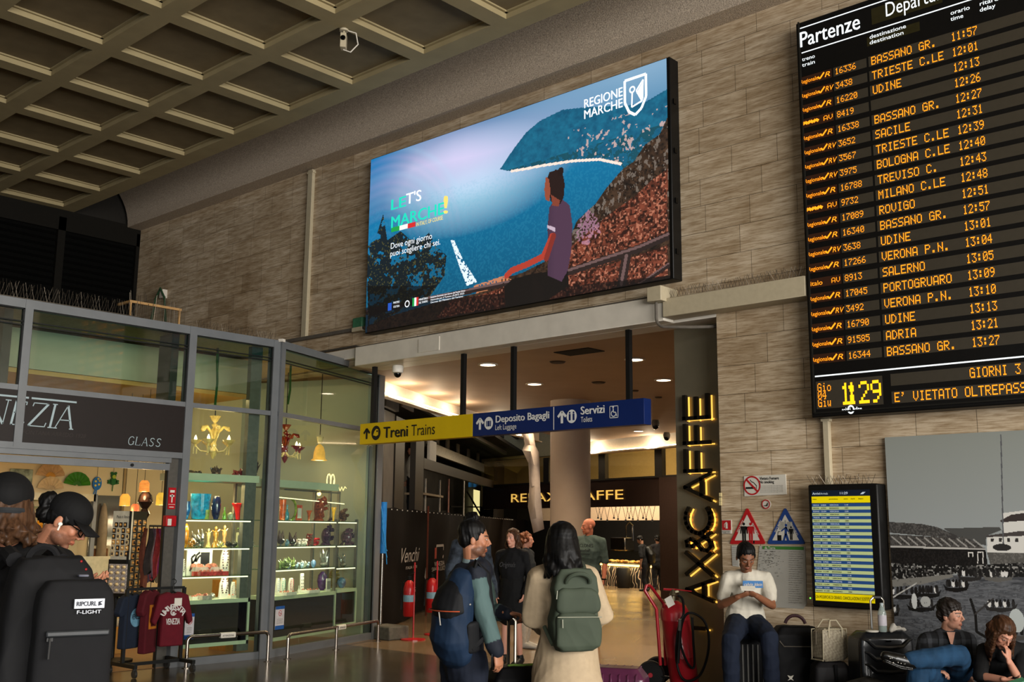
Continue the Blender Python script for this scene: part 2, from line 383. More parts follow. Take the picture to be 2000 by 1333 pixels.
a=PY(560,668,9.97);c=PY(720,640,9.97)
o=MB().bar((a.x,9.96,a.z),(c.x,9.96,c.z),.06,.05).build('cable_tray',M_grey);tag(o,'slim dark cable tray on the wall above the shop corner','cable tray')
# ---------------------------------------------------------------- bird spikes
M_spike=mat('spike_wire','5a5247',.4,metal=.6)
def spikes(name,p,q,n,h,label,up=(0,0,1),lean=.6,out=(0,-1,0)):
 p,q=V(p),V(q);b=MB();up=V(up);t=(q-p).normalized()
 for i in range(n):
  c=lerp(p,q,(i+.5)/n)
  for s in(-1,1):
   e=c+up*h*rng.uniform(.8,1.1)+t*s*h*lean*rng.uniform(.5,1)+V(out)*rng.uniform(-.02,.05)
   b.tube([c,e],.0022,3,cap=False)
 b.bar(p,q,.02,.006);o=b.build(name,M_spike);tag(o,label,'bird spikes');return o
spikes('bird_spikes',(xt0,YB+.04,zt1),(PY(1572,540,YB).x,YB+.04,zt1),46,.12,'row of crossed wire bird spikes standing on the cream trunking')
spikes('bird_spikes',(-11.85,2.4,4.15),(-11.85,6.3,4.15),105,.17,'long row of wire bird spikes along the shop roof edge, left part',lean=.25,out=(1,0,0))
a=PY(740,310,9.9);c=PY(1290,125,9.9)
# ---------------------------------------------------------------- the camera on the ceiling, wall boxes
pc=PZ(672,55,ZC);t=thing('security_camera','small white box camera with a looped cable under the coffered ceiling','camera',(pc.x,pc.y,ZC-.4))
u=V((.7,-.7,0));q=V((.7,.7,0));c=pc+V((0,0,-.17))
MB().lathe((pc.x,pc.y,ZC-.04),[(.05,0),(.055,.02),(.03,.04)],14).tube([pc,pc+V((0,0,-.1))],.012).build('mount',M_cream,t,smooth=True)
MB().obox(c,u*.06,q*.035,V((0,0,.09))).build('housing',M_cream,t,bevel=.006)
MB().lathe(c+u*.06+V((0,0,.02)),[(.03,0),(.03,.012),(.022,.02)],14,ax=u).build('lens',mat('black_gloss','050505',.15),t,smooth=True)
MB().tube([pc+V((.03,.03,-.03)),pc+V((.1,.1,-.06)),pc+V((.12,.12,-.2)),pc+V((.06,.06,-.3)),c+V((0,0,-.1))],.008).build('cable',M_white,t,smooth=True)
pd=PZ(772,714,zb0);t=thing('dome_camera','white dome camera hanging under the left end of the lintel beam','camera',(pd.x,pd.y+.05,zb0-.2))
c=V((pd.x,pd.y+.05,zb0))
MB().lathe(c,[(.075,0),(.085,-.03),(.08,-.1),(.06,-.11)][::-1],18).build('housing',mat('white_plastic','d8d4ca',.35),t,smooth=True)
MB().ball(c+V((0,0,-.115)),(.055,.055,.06)).build('dome',mat('black_gloss','050505',.15),t,smooth=True)
a=PY(703,634,9.95);t=thing('emergency_light','little green emergency light box beside the lower left corner of the screen','light',(a.x,10,a.z-.1))
MB().box((a.x-.12,9.9,a.z-.1),(a.x+.1,10,a.z+.1)).build('housing',mat('green_plastic','3c6b4e',.4),t,bevel=.015)
MB().box((a.x-.12,9.895,a.z-.11),(a.x+.1,10,a.z-.05)).build('base',M_cream,t)
a=PY(321,575,9.97);t=thing('green_hose','looped green cable hanging from a white socket high on the left wall','cable',(a.x,10,a.z-.5))
MB().box((a.x-.05,9.9,a.z-.08),(a.x+.05,10,a.z+.08)).build('socket',M_white,t)
MB().tube([(a.x-.3,9.9,a.z-.55),(a.x-.2,9.9,a.z-.1),(a.x,9.88,a.z+.1),(a.x+.14,9.9,a.z-.1),(a.x+.2,9.92,a.z-.55)],.02).build('loop',mat('green_rubber','26402a',.5),t,smooth=True)
# rusty tray with wire on the shop roof
a=PX(255,600,-12.0);c=PX(350,618,-12.0)
t=thing('wire_tray','rusty rectangular wire tray on the shop roof near the spikes','tray',(-12,a.y,4.14))
zt=4.36
b=MB()
for y in(a.y,c.y):b.bar((-12,y,4.14),(-12,y,zt),.02,.02)
b.bar((-12,a.y-.02,zt),(-12,c.y+.02,zt),.03,.03).bar((-12.3,a.y,zt),(-12,a.y,zt),.03,.03);b.build('frame',mat('rusty_metal','a07c4e',.6),t)
b=MB()
for i in range(26):y=lerp(a.y,c.y,i/25);b.tube([(-12,y,4.15),(-12+rng.uniform(-.03,.03),y+rng.uniform(-.03,.03),zt+rng.uniform(-.02,.16))],.003,3)
b.build('wires',M_spike,t)
spikes('bird_spikes',(-11.9,7.1,4.15),(-11.9,8.3,4.15),26,.1,'short row of bird spikes on the shop roof beside the corner post',lean=.3,out=(1,0,0))
# ================================================================ PICTURES MADE OF COLOURED CELLS
class Canvas:
 """u to the right, v downwards, both 0..1; a grid of coloured cells"""
 def __init__(s,w,h):s.w,s.h=w,h;s.a=np.zeros((h,w,3));s.Y,s.X=np.mgrid[0:h,0:w];s.U=(s.X+.5)/w;s.Vv=(s.Y+.5)/h;s.r=np.random.RandomState(5)
 def noise(s,cx,cy):
  g=s.r.rand(int(cy)+2,int(cx)+2);x=s.U*cx;y=s.Vv*cy;i=x.astype(int);j=y.astype(int);fx=x-i;fy=y-j
  fx=fx*fx*(3-2*fx);fy=fy*fy*(3-2*fy)
  return(g[j,i]*(1-fx)+g[j,i+1]*fx)*(1-fy)+(g[j+1,i]*(1-fx)+g[j+1,i+1]*fx)*fy
 def fbm(s,cx,cy):return s.noise(cx,cy)*.5+s.noise(cx*2.1,cy*2.1)*.3+s.noise(cx*4.3,cy*4.3)*.2
 def mask(s,poly):
  m=np.zeros((s.h,s.w),bool);n=len(poly)
  for i in range(n):
   (x0,y0),(x1,y1)=poly[i],poly[(i+1)%n]
   if y0==y1:continue
   c=((y0<=s.Vv)&(s.Vv<y1))|((y1<=s.Vv)&(s.Vv<y0))
   m^=c&(s.U<x0+(s.Vv-y0)/(y1-y0)*(x1-x0))
  return m
 def put(s,m,c,c2=None,f=None,al=1.):
  c=np.array(lin(c)[:3]);col=c if c2 is None else c+(np.array(lin(c2)[:3])-c)*np.clip(f,0,1)[...,None]
  k=(np.asarray(m,float)*al)[...,None];s.a=s.a*(1-k)+col*k
 def ell(s,x,y,rx,ry):return((s.U-x)/rx)**2+((s.Vv-y)/ry)**2<1
 def line(s,pts,wd,asp):
  m=np.zeros((s.h,s.w),bool)
  for(x0,y0),(x1,y1)in zip(pts,pts[1:]):
   dx,dy=(x1-x0)*asp,y1-y0;L=dx*dx+dy*dy+1e-12
   t=np.clip(((s.U-x0)*asp*dx+(s.Vv-y0)*dy)/L,0,1)
   m|=((s.U-x0)*asp-t*dx)**2+(s.Vv-y0-t*dy)**2<(wd/2)**2
  return m
 def mesh(s,name,fr,u0,u1,v0,v1,n,m,parent):
  o,u,v,nn=fr;w,h=s.w,s.h;b=BASE[parent.name];p0=o+nn*n-b
  gu=np.linspace(u0,u1,w+1);gv=np.linspace(v1,v0,h+1)
  co=np.array(p0)[None,None]+gu[None,:,None]*np.array(u)+gv[:,None,None]*np.array(v)
  i=np.arange((w+1)*(h+1)).reshape(h+1,w+1)
  f=np.stack([i[1:,:-1],i[1:,1:],i[:-1,1:],i[:-1,:-1]],-1).reshape(-1,4)
  me=bpy.data.meshes.new(name);me.from_pydata(co.reshape(-1,3).tolist(),[],f.tolist())
  at=me.color_attributes.new('Col','FLOAT_COLOR','CORNER')
  c=np.repeat(np.concatenate([s.a.reshape(-1,3),np.ones((w*h,1))],1),4,0);at.data.foreach_set('color',c.astype(np.float32).ravel())
  me.materials.append(m);me.update();ob=bpy.data.objects.new(name,me);COL.objects.link(ob);ob.parent=parent;BASE[ob.name]=b
  return ob
M_blk=mat('black_casing','0c0b0a',.45,noise=.15);M_blkg=mat('black_gloss','050505',.15)
M_wtx=mat('white_lit_lettering','ffffff',.5,emit='e9f4ff',es=.85,noise=0)
# ---------------------------------------------------------------- big advertising screen
YS=9.82
q=[PY(724,309,YS),PY(1303,115,YS),PY(1312,547,YS),PY(713,651,YS)]
sx0=(q[0].x+q[3].x)/2;sx1=(q[1].x+q[2].x)/2;sz1=(q[0].z+q[1].z)/2;sz0=(q[2].z+q[3].z)/2
def SU(x,y):p=PY(x,y,YS);return((p.x-sx0)/(sx1-sx0),(sz1-p.z)/(sz1-sz0))
def SP(*a):return[SU(*p)for p in a]
t=thing('video_screen','huge lit advertising screen with a seaside view above the passage','screen',((sx0+sx1)/2,10,sz0))
MB().box((sx0,YS,sz0),(sx1+.03,10,sz1)).build('cabinet',M_blk,t,bevel=.01)
b=MB()
for i in range(4):b.box((sx1+.03,9.87,sz0+.3+i*.6),(sx1+.045,9.92,sz0+.36+i*.6))
b.build('latches',M_blkg,t)
A=Canvas(520,262);asp=(sx1-sx0)/(sz1-sz0);n1=A.fbm(14,7);n2=A.fbm(70,40);n3=A.noise(260,130);A.a[:]=np.array(lin('0e5f80')[:3])
A.put(np.ones_like(n1),'0a6a94','073f58',(A.Vv-.35)*1.3) # sea
hz=A.Vv<.50-.10*A.U
A.put(np.ones_like(n1),'a4cce0',al=np.clip(1.15-np.hypot((A.U-.40)*1.6,(A.Vv-.30)*1.9)*2.1,0,1)**1.0*.95)
A.put(np.ones_like(n1),'c4bfe0',al=np.clip(1-np.abs(A.Vv-.16+.02*np.sin(A.U*9))*4.2,0,1)*np.clip(1.05-np.abs(A.U-.36)*2.1,0,1))
A.put(A.Vv<.5,'86a6c0',al=np.clip((A.U-.45)*2.2,0,1)*np.clip(1-(A.Vv-.02)*3.2,0,1)*.8)
A.put(np.ones_like(n1),'0b6ea8',al=np.clip(1-np.hypot(A.U*2.0,(A.Vv-.0)*1.2)*2.6,0,1))
A.put(np.ones_like(n1),'0a6ea0',al=np.clip(1-np.hypot(A.U*2.6,(A.Vv-.48)*1.3)*2.4,0,1)*.8)
for k in range(14): # bands of the diode grid
 ph=np.hypot((A.U-.05)*1.9,A.Vv-.62)*21-k
 A.put(np.abs(ph-.5)<.5,['d9a9d8','9fd8ee','e4c7e6'][k%3],al=np.clip(1-np.abs(ph-.5)*2,0,1)*np.clip(.6-A.Vv,0,.5)*np.clip(1.1-np.abs(A.U-.3)*2.4,0,1)*.24)
A.put(n3>.6,'3aa0bd',al=.10*(A.Vv>.3))
hl=SP((977,330),(1003,291),(1028,258),(1055,235),(1100,213),(1145,208),(1225,205),(1262,198),(1306,172),(1306,330),(1220,332),(1215,322),(1172,312),(1120,315),(1060,324),(1012,334),(990,333))
mh=A.mask(hl);A.put(mh,'0d4a68','1b6f8c',n2*1.1-.15+(A.Vv-.3)*.6);A.put(mh&(A.Vv>.3)&(n2>.5),'123a3e',al=.7)
A.put(mh&(A.fbm(60,30)>.69)&(A.U>.72)&(A.Vv>.2)&(A.Vv<.42),'c7a7a0',al=.75)
A.put(A.line(SP((1000,334),(1030,329),(1060,323),(1120,314),(1172,311),(1214,320)),.013,asp),'f2d6c8')
br=A.mask(SP((1306,228),(1290,262),(1262,282),(1240,315),(1218,330),(1190,362),(1165,398),(1128,432),(1112,470),(1080,505),(1020,535),(985,545),(930,575),(860,590),(760,620),(716,640),(716,652),(1313,550)))
A.put(br,'1c1410','4a3526',n2*1.6-.35);A.put(br&(n3>.72),'0c0a09',al=.7);A.put(br&(A.fbm(120,40)>.6)&(A.Vv<.75),'7d7268',al=.6)
gr=A.mask(SP((1306,330),(1275,352),(1240,385),(1190,420),(1130,470),(1100,500),(1112,545),(1260,490),(1306,468)));g2=A.mask(SP((985,562),(950,575),(880,590),(850,625),(900,615),(1000,602),(1100,588),(1170,575),(1306,540),(1306,480),(1110,545),(1060,590),(1000,598)))
for mk in(gr,g2):
 A.put(mk,'341a13','7a3e2c',n2*1.8-.4);A.put(mk&(n3>.70),'b8765c',al=.7);A.put(mk&(A.noise(200,100)>.62),'180d0a',al=.85)
A.put(A.mask(SP((1125,440),(1150,410),(1168,422),(1175,455),(1150,480),(1128,476)))&(n3>.5),'b07f98',al=.55)
A.put(A.mask(SP((925,560),(985,540),(1000,548),(985,560),(930,575)))&(n3>.3),'c07a52',al=.9)
for pts,wd in((SP((716,612),(800,593),(900,574),(985,556),(1060,548)),.028),(SP((1105,535),(1180,510),(1250,487),(1307,462)),.036),(SP((1225,505),(1215,560)),.05),(SP((1235,570),(1308,520)),.02)):
 A.put(A.line(pts,wd,asp),'2a1f1d');A.put(A.line([(x,y-.008)for x,y in pts],wd*.35,asp),'6f5654',al=.8)
tr=A.mask(SP((718,640),(716,480),(732,470),(748,418),(756,470),(782,452),(800,468),(822,470),(838,455),(850,480),(872,500),(868,540),(840,580),(790,605)))
A.put(tr&(A.fbm(46,30)>.38),'14140f',al=.95);A.put(tr&(n3>.78),'4c4a2a',al=.8);A.put(A.mask(SP((716,560),(850,560),(830,590),(720,620))),'0d0d0b',al=.85)
A.put(A.Vv>1-.13*(1-A.U)-.012,'100c0c',al=.85)
wk=A.mask(SP((880,470),(887,470),(905,510),(932,552),(912,560),(900,530)));A.put(wk&(n3>.25),'d8e6ee')
# the sitting man of the picture
A.put(A.mask(SP((985,562),(1000,548),(1040,536),(1110,528),(1112,560),(1075,585),(1060,600),(988,606))),'15110f')
A.put(A.mask(SP((1042,541),(1062,565),(1060,602),(1038,602))),'171210')
tor=A.mask(SP((1074,405),(1084,392),(1100,390),(1114,402),(1119,440),(1117,490),(1110,530),(1098,552),(1070,540),(1072,500),(1070,450),(1072,425)))
A.put(tor,'2c2030','4a3346',(A.U-.61)*14);A.put(A.mask(SP((1070,440),(1086,446),(1085,454),(1069,446))),'c9b4c4',al=.8)
A.put(A.line(SP((1079,462),(1062,502),(1030,518),(1000,530),(990,540)),.032,asp),'a5392a');A.put(A.line(SP((1082,462),(1068,506)),.03,asp),'7a2c24')
A.put(A.mask(SP((1069,350),(1074,336),(1088,331),(1100,338),(1104,360),(1102,385),(1096,398),(1084,400),(1076,392))),'241614');A.put(A.ell(*SU(1096,335),.009,.022),'201412')
A.put(A.mask(SP((1067,345),(1073,350),(1076,372),(1074,394),(1066,390),(1064,370))),'8a4632');A.put(A.mask(SP((1077,380),(1095,392),(1092,404),(1080,402))),'7c3c2c')
fs=FW((0,YS,0));sw=sx1-sx0;sh=sz1-sz0
A.mesh('picture',fs,sx0+.012,sx1-.012,sz0+.012,sz1-.012,.004,attr_mat('screen_picture',.5,emit=1.25),t)
def at(x,y):p=PY(x,y,YS);return p.x,p.z
def stext(b,s,x,y,x1,hpx,bold=.0,shear=0.):
 u,v=at(x,y);u1,_=at(x1,y);h=hpx*MPP(PY(x,y,YS));b.text(s,fs,u,v,h,.008,bold,shear,width=u1-u)
b=MB()
stext(b,'REGIONE',1142,212,1217,18,.018,.0);stext(b,'MARCHE',1142,233,1217,18,.018)
cu,cv=at(1241,186)
for sgn,off in((1,0),):b.line2(fs,[(cu-.15,cv+.22),(cu+.16,cv+.22),(cu+.16,cv-.06),(cu+.09,cv-.19),(cu,cv-.25),(cu-.09,cv-.19),(cu-.15,cv-.06),(cu-.15,cv+.22)],.035,.008)
b.ring(fs,cu-.04,cv+.08,.025,.045,.008).line2(fs,[(cu-.04,cv+.04),(cu-.05,cv-.14),(cu+.1,cv-.1),(cu+.12,cv+.16),(cu+.02,cv+.05),(cu+.1,cv-.1)],.022,.008).flat([(cu+.02,cv+.02),(cu+.12,cv-.08),(cu+.12,cv+.14)],fs,.008)
stext(b,"T'S",794,400,823,22,.02);stext(b,'Dove ogni giorno',764,487,844,12,-.002);stext(b,'puoi scegliere chi sei.',763,502,860,12,-.002)
for k,s in enumerate(('Iniziativa finanziata con risorse del Fondo Unico','Nazionale per il Turismo (FUNT) 2023','Decreto del Ministero del Turismo')):
 stext(b,s,842,580+k*5+3,909-k*2,3.4,.01)
for s,x,y,x1 in(('MINISTERO',769,594,781),('CULTURA',769,602,781),('MINISTERO',819,588,836),('DEL TURISMO',819,594,836)):stext(b,s,x,y,x1,4,.02)
x,z=at(796,594);b.ring(fs,x,z,.035,.05,.008)
b.build('white_lettering',M_wtx,t)
b=MB();stext(b,'LE',765,411,793,21,.02);stext(b,'MARCHE',765,446,867,23,.02);b.build('green_lettering',mat('teal_lit','20c0a0',.5,emit='20c8b0',es=1.1,noise=0),t)
b=MB();stext(b,'!',868,418,874,36,.03);stext(b,'IN ITALY, OF COURSE.',814,443,866,8,.015);b.build('yellow_lettering',mat('yellow_lit','f0d860',.5,emit='f0d878',es=.85,noise=0),t)
for nm,cc,xa,xb in(('green_bar','25a04a',765,781),('white_bar','f0f0f0',781,797),('red_bar','d03030',797,812)):
 xa,za=at(xa,450-(xa-765)*.24);xb,zb=at(xb,450);MB().rect(fs,xa,xb,za-.035,za+.035,.008).build(nm,mat(nm+'_lit',cc,.5,emit=cc,es=.8,noise=0),t)
x,z=at(762,599);MB().rect(fs,x-.04,x+.04,z-.06,z+.05,.008).build('blue_emblem',mat('blue_lit','2a50b0',.5,emit='2a58c0',es=.8,noise=0),t)
x,z=at(812,590);MB().rect(fs,x-.06,x-.02,z-.06,z+.06,.008).build('emblem_green',mat('green_bar_lit','25a04a'),t);MB().rect(fs,x+.02,x+.06,z-.06,z+.06,.008).build('emblem_red',mat('red_bar_lit','d03030'),t);MB().rect(fs,x-.02,x+.02,z-.06,z+.06,.008).build('emblem_white',M_wtx,t)
# ---------------------------------------------------------------- departures board
YD=9.78
bx0=(PY(1556,46,YD).x+PY(1583,817,YD).x)/2;bz0=PY(1583,817,YD).z;bz1=PY(1556,46,YD).z;bx1=bx0+3.9
fd=FW((0,YD,0))
t=thing('departure_board','black departures board with rows of amber diode lettering, high on the wall','departure board',((bx0+bx1)/2,10,bz0))
MB().box((bx0,YD,bz0),(bx1,10,bz1)).build('casing',M_blk,t,bevel=.012)
MB().fbox(fd,bx0+.04,bx1,bz0+.035,bz0+.05,0,.02).fbox(fd,bx0+.03,bx0+.045,bz0+.04,bz1,0,.02).build('edge_trim',mat('dark_trim','1b1a17',.35),t)
def dz(px,py):p=PY(px,py,YD);return p.x,p.z
RZ0=dz(1775,98)[1];RZ1=dz(1800,680)[1]
rowz=[lerp(RZ0,RZ1,i/19)for i in range(20)];rp=(RZ0-RZ1)/19
xs_=dict(cat0=dz(1577,470)[0],cat1=dz(1640,470)[0],num=dz(1647,470)[0],num1=dz(1711,470)[0],dest=dz(1721,470)[0],time=dz(1884,450)[0])
adv=lambda xa,ya,xb,yb,n:(dz(xb,yb)[0]-dz(xa,ya)[0])/n
aD,aT,aN=adv(1733,690,1868,672,10.85),adv(1903,665,1957,660,4.85),adv(1656,692,1699,688,4.85)
rows=[("R","16336","BASSANO GR.","11:57"),("RV","3438","TRIESTE C.LE","12:01"),("R","16220","UDINE","12:13"),("AV","8419","","12:26"),("R","16338","BASSANO GR.","12:27"),("RV","3652","SACILE","12:31"),("RV","3567","TRIESTE C.LE","12:39"),("RV","3975","BOLOGNA C.LE","12:40"),("R","16788","TREVISO C.","12:43"),("AV","9732","MILANO C.LE","12:48"),("R","17089","ROVIGO","12:51"),("R","16340","BASSANO GR.","12:57"),("RV","3638","UDINE","13:01"),("R","17266","VERONA P.N.","13:04"),("IT","8913","SALERNO","13:05"),("R","17045","PORTOGRUARO","13:09"),("RV","3492","VERONA P.N.","13:10"),("R","16790","UDINE","13:13"),("R","91585","ADRIA","13:21"),("R","16344","BASSANO GR.","13:27")]
M_led=mat('amber_diodes','ff9a20',.5,emit='ff9018',es=1.25,noise=0);M_strip=mat('display_window','3a352c',.3,noise=.06,spec=.6);M_strip2=mat('display_window_red','3a2318',.3,noise=.06)
st=MB();st2=MB();H=rp*.56
pos=[]
for i,(c,nmb,d,tm)in enumerate(rows):
 z=rowz[i];led=MB()
 st.rect(fd,xs_['dest']-.03,bx1-.05,z-H*.62,z+H*.62,.002);st.rect(fd,xs_['num']-.02,xs_['num1'],z-H*.55,z+H*.55,.002);st2.rect(fd,xs_['cat0']-.015,xs_['cat1'],z-H*.55,z+H*.55,.002)
 dots(led,d,fd,xs_['dest'],z-H/2,H,aD,.005);dots(led,tm,fd,xs_['time'],z-H/2,H,aT,.005);dots(led,nmb,fd,xs_['num'],z-H*.36,H*.76,aN,.005)
 wcat=xs_['cat1']-xs_['cat0']
 if c=='AV':led.line2(fd,[(xs_['cat0']+.03*k,z-H*.1+(.02 if k%2 else 0))for k in range(7)],.03,.005);dots(led,'AV',fd,xs_['cat0']+wcat*.68,z-H*.3,H*.6,.055,.005)
 elif c=='IT':led.text('.italo',fd,xs_['cat0'],z-H*.3,H*.55,.005,.0,width=wcat*.42);dots(led,'AV',fd,xs_['cat0']+wcat*.7,z-H*.3,H*.6,.05,.005)
 else:
  led.text('Regionale',fd,xs_['cat0'],z-H*.30,H*.50,.005,.0,width=wcat*.56);cx=xs_['cat0']+wcat*.56
  led.line2(fd,[(cx,z),(cx+.02,z-H*.3),(cx+.07,z+H*.35)],.016,.005);led.text(c,fd,cx+.075,z-H*.3,H*.62,.005,.0,.25,width=wcat*(.17 if c=='R' else .27))
 led.build('row_lettering',M_led,t)
 # foot of the board
fz=lambda px,py:dz(px,py)[1]
za,zb_=fz(1600,742),fz(1600,800);xa=dz(1594,770)[0];xb=dz(1725,770)[0];xd=xs_['dest']+.02
st.rect(fd,xa,xb,fz(1660,795),fz(1660,740),.002);z1=fz(1940,725);z2=fz(1860,768);Hf=H*1.05
st.rect(fd,xd,bx1-.05,z1-Hf*.62,z1+Hf*.62,.002);st.rect(fd,xd,bx1-.05,z2-Hf*.62,z2+Hf*.62,.002)
led=MB();dots(led,'GIORNI 3',fd,dz(1894,726)[0],z1-Hf/2,Hf,adv(1894,728,1994,718,7.85),.005);dots(led,"E' VIETATO OLTREPASSA",fd,xd+.03,z2-Hf/2,Hf,adv(1739,778,1995,760,19.85),.005)
gz=(fz(1607,757),fz(1607,772),fz(1607,787));gh=.085
for s,z in zip(('Gio','04','Giu'),gz):dots(led,s,fd,xa+.02,z-gh/2,gh,.05,.005)
led.build('notice_lettering',M_led,t)
led=MB();cz=fz(1677,767);u=dz(1642,767)[0]
for ch in '11:29':dots(led,ch,fd,u-(.05 if ch==':' else 0),cz-.11,.215,.125,.005,gap=.02);u+=.062 if ch in '1:' else .118
led.build('clock_lettering',mat('yellow_diodes','ffc020',.5,emit='ffb010',es=1.3,noise=0),t)
st.build('display_windows',M_strip,t);st2.build('category_windows',M_strip2,t)
hd=MB();u,v=dz(1564,93);hd.text('Partenze',fd,u,v,.17,.005,.012,width=dz(1681,70)[0]-u);u,v=dz(1731,33);hd.text('Departures',fd,u,v,.15,.005,.0,width=dz(1868,10)[0]-u)
for s,x,y,h in(('treno',1567,117,1592),('train',1567,128,1592),('destinazione',1699,73,1771),('destination',1699,84,1766),('orario',1857,26,1895),('time',1857,38,1882),('ritardo',1914,8,1960),('delay',1914,20,1945)):
 u,v=dz(x,y);hd.text(s,fd,u,v-.02,.042,.005,.01,width=dz(h,y)[0]-u)
za=fz(1560,107);hd.rect(fd,dz(1563,60)[0],bx1,fz(1563,56)-.006,fz(1563,56)+.006,.004).rect(fd,dz(1566,105)[0],bx1,fz(1566,104)-.006,fz(1566,104)+.006,.004);z=fz(1660,729.5);hd.rect(fd,dz(1592,735)[0],bx1,z-.007,z+.007,.004)
u,v=dz(1645,801);hd.text('solari  udine',fd,u,v-.02,.04,.005,.02,width=.20).ring(fd,u+.09,v-.003,.022,.036,.005,ry=1.2)
hd.build('white_lettering',mat('board_white','e8eef0',.5,emit='e4eef4',es=.75,noise=0),t)
MB().rect(fd,dz(1699,80)[0]-.03,dz(1796,45)[0],fz(1796,60),fz(1796,42),.002).rect(fd,dz(1731,33)[0]-.15,dz(1843,33)[0],fz(1731,40),fz(1731,8),.002).build('header_windows',mat('header_window','2c2815',.3),t)
# ---------------------------------------------------------------- arrivals monitor
YM=9.8
mx0=PY(1582,1060,YM).x;mx1=PY(1719,1060,YM).x;mz0=PY(1650,1189,YM).z;mz1=PY(1650,946,YM).z;fm=FW((0,YM,0))
t=thing('arrivals_monitor','upright black arrivals monitor with yellow and blue timetable rows','monitor',((mx0+mx1)/2,10,mz0))
MB().box((mx0,YM,mz0),(mx1,10,mz1)).build('casing',M_blk,t,bevel=.015)
ax0=PY(1589,1060,YM).x;ax1=PY(1704,1060,YM).x;az1=PY(1645,958,YM).z;az0=PY(1645,1176,YM).z
aw,ah=ax1-ax0,az1-az0
bg=MB();bg.rect(fm,ax0,ax1,az0,az1,.003);bg.build('screen',mat('monitor_navy','101828',.25,emit='0c1420',es=.6,noise=0),t)
rb,ry_,rt,rw=MB(),MB(),MB(),MB();top=az1-ah*.055
ry_.rect(fm,ax0,ax1,top-ah*.06,top,.005);ry_.rect(fm,ax0,ax1,az0,az0+ah*.07,.005);n=28;y1=top-ah*.065;y0=az0+ah*.075
gr_=MB()
for i in range(n):
 a,c=lerp(y1,y0,i/n),lerp(y1,y0,(i+1)/n);(rb if i%2==0 else gr_).rect(fm,ax0,ax1,c,a,.005);q=rw if i%2==0 else rt;hh=(a-c)*.42;cc=(a+c)/2
 for(p,wd)in((.02,.11),(.16,.09),(.31,.16),(.57,.06)):q.text(rng.choice(['REGIONALE','BASSANO','VERONA','TRIESTE'])if wd>.1 else rng.choice(['3484','12:04','2702','11:49']),fm,ax0+aw*p,cc-hh/2,hh,.007,.02,width=aw*wd)
rw.text('Arrivi',fm,ax0+aw*.02,az1-ah*.038,ah*.022,.007,.03,width=aw*.13);rw.text('Arrivals',fm,ax0+aw*.16,az1-ah*.038,ah*.02,.007,0,width=aw*.13);rw.text('11:29',fm,ax0+aw*.5,az1-ah*.038,ah*.022,.007,.02,width=aw*.13);rw.flat([(ax0+aw*.84,az1-ah*.04),(ax0+aw*.88,az1-ah*.02),(ax0+aw*.93,az1-ah*.02),(ax0+aw*.89,az1-ah*.04)],fm,.007)
for s,p,wd in(('treno',.02,.07),('provenienza',.31,.15),('orario',.56,.07),('ritardo',.68,.07),('binario',.81,.08)):rt.text(s,fm,ax0+aw*p,top-ah*.03,ah*.012,.007,.02,width=aw*wd)
rt.text('ON MODIFICHE DI ORARIO, CANCELLAZIONI E SOSTITUZIO',fm,ax0+.005,az0+ah*.02,ah*.028,.007,.01,width=aw*.98)
rb.build('blue_rows',mat('row_blue','1e3a66',.4,emit='1e3a66',es=.55,noise=0),t);gr_.build('pale_rows',mat('row_pale','a3ad78',.4,emit='a0ad7c',es=.42,noise=0),t);ry_.build('yellow_rows',mat('row_yellow','c8b400',.4,emit='c4b000',es=.62,noise=0),t);rt.build('dark_lettering',mat('ink_dark','14140c',.6,noise=0),t);rw.build('white_lettering',mat('monitor_lettering','a8b4c0',.5,emit='a8b8c8',es=.45,noise=0),t)
MB().ring(fm,PY(1583,1169,YM).x,PY(1583,1169,YM).z,0,.008,.004,10).build('standby_light',mat('green_lit','60ff40',.5,emit='70ff40',es=2,noise=0),t)
spikes('bird_spikes',(mx0,YM+.05,mz1),(mx1-.05,YM+.05,mz1),14,.09,'tangle of wire bird spikes on top of the arrivals monitor')
# ---------------------------------------------------------------- big black and white photograph on the wall
YP=9.95
px0=PY(1728,855,YP).x;pz1=PY(1728,855,YP).z;px1=px0+2.6;pz0=.35;fp=FW((0,YP,0))
t=thing('wall_photograph','big black and white photograph of boats on a canal, mounted on the wall','photograph',((px0+px1)/2,10,pz0))
MB().box((px0,YP,pz0),(px1,10,pz1)).build('board',mat('mural_edge','3a3a38',.6),t)
def MU(x,y):p=PY(x,y,YP);return((p.x-px0)/(px1-px0),(pz1-p.z)/(pz1-pz0))
def MPt(*a):return[MU(*p)for p in a]
A=Canvas(560,400);asp=(px1-px0)/(pz1-pz0);f1,f2,f3=A.fbm(60,40),A.noise(280,200),A.fbm(26,120)
A.put(np.ones_like(f1),'8a8e88','9aa0a2',A.Vv*2)
wl=MU(1800,1135)[1]
A.put(A.Vv>wl-.03,'6a6c70','34363a',f3*2.0-.5);A.put((A.Vv>wl)&(f3>.64),'85888d',al=.4)
def G(c,*pts,c2=None,th=None):
 m=A.mask(MPt(*pts));A.put(m,c)
 if c2:A.put(m&(f2>(th or .6)),c2,al=.8)
G('d8d6d0',(1958,1003),(2100,985),(2100,1100),(1928,1082),(1928,1047),(1958,1045))
G('3a3230',(1953,1018),(1975,1006),(2100,990),(2100,1010),(1956,1021));G('46403e',(1925,1047),(1992,1038),(2100,1036),(2100,1044),(1926,1050));G('4c4c4a',(1842,1033),(1952,1030),(1956,1036),(1926,1048),(1926,1066),(1890,1060))
G('3c3a39',(1736,1020),(1800,1024),(1830,1030),(1872,1048),(1872,1053),(1736,1041),c2='5a5855');G('504d4a',(1736,1044),(1872,1052),(1882,1048),(1925,1072),(1736,1066),c2='2e2c2b')
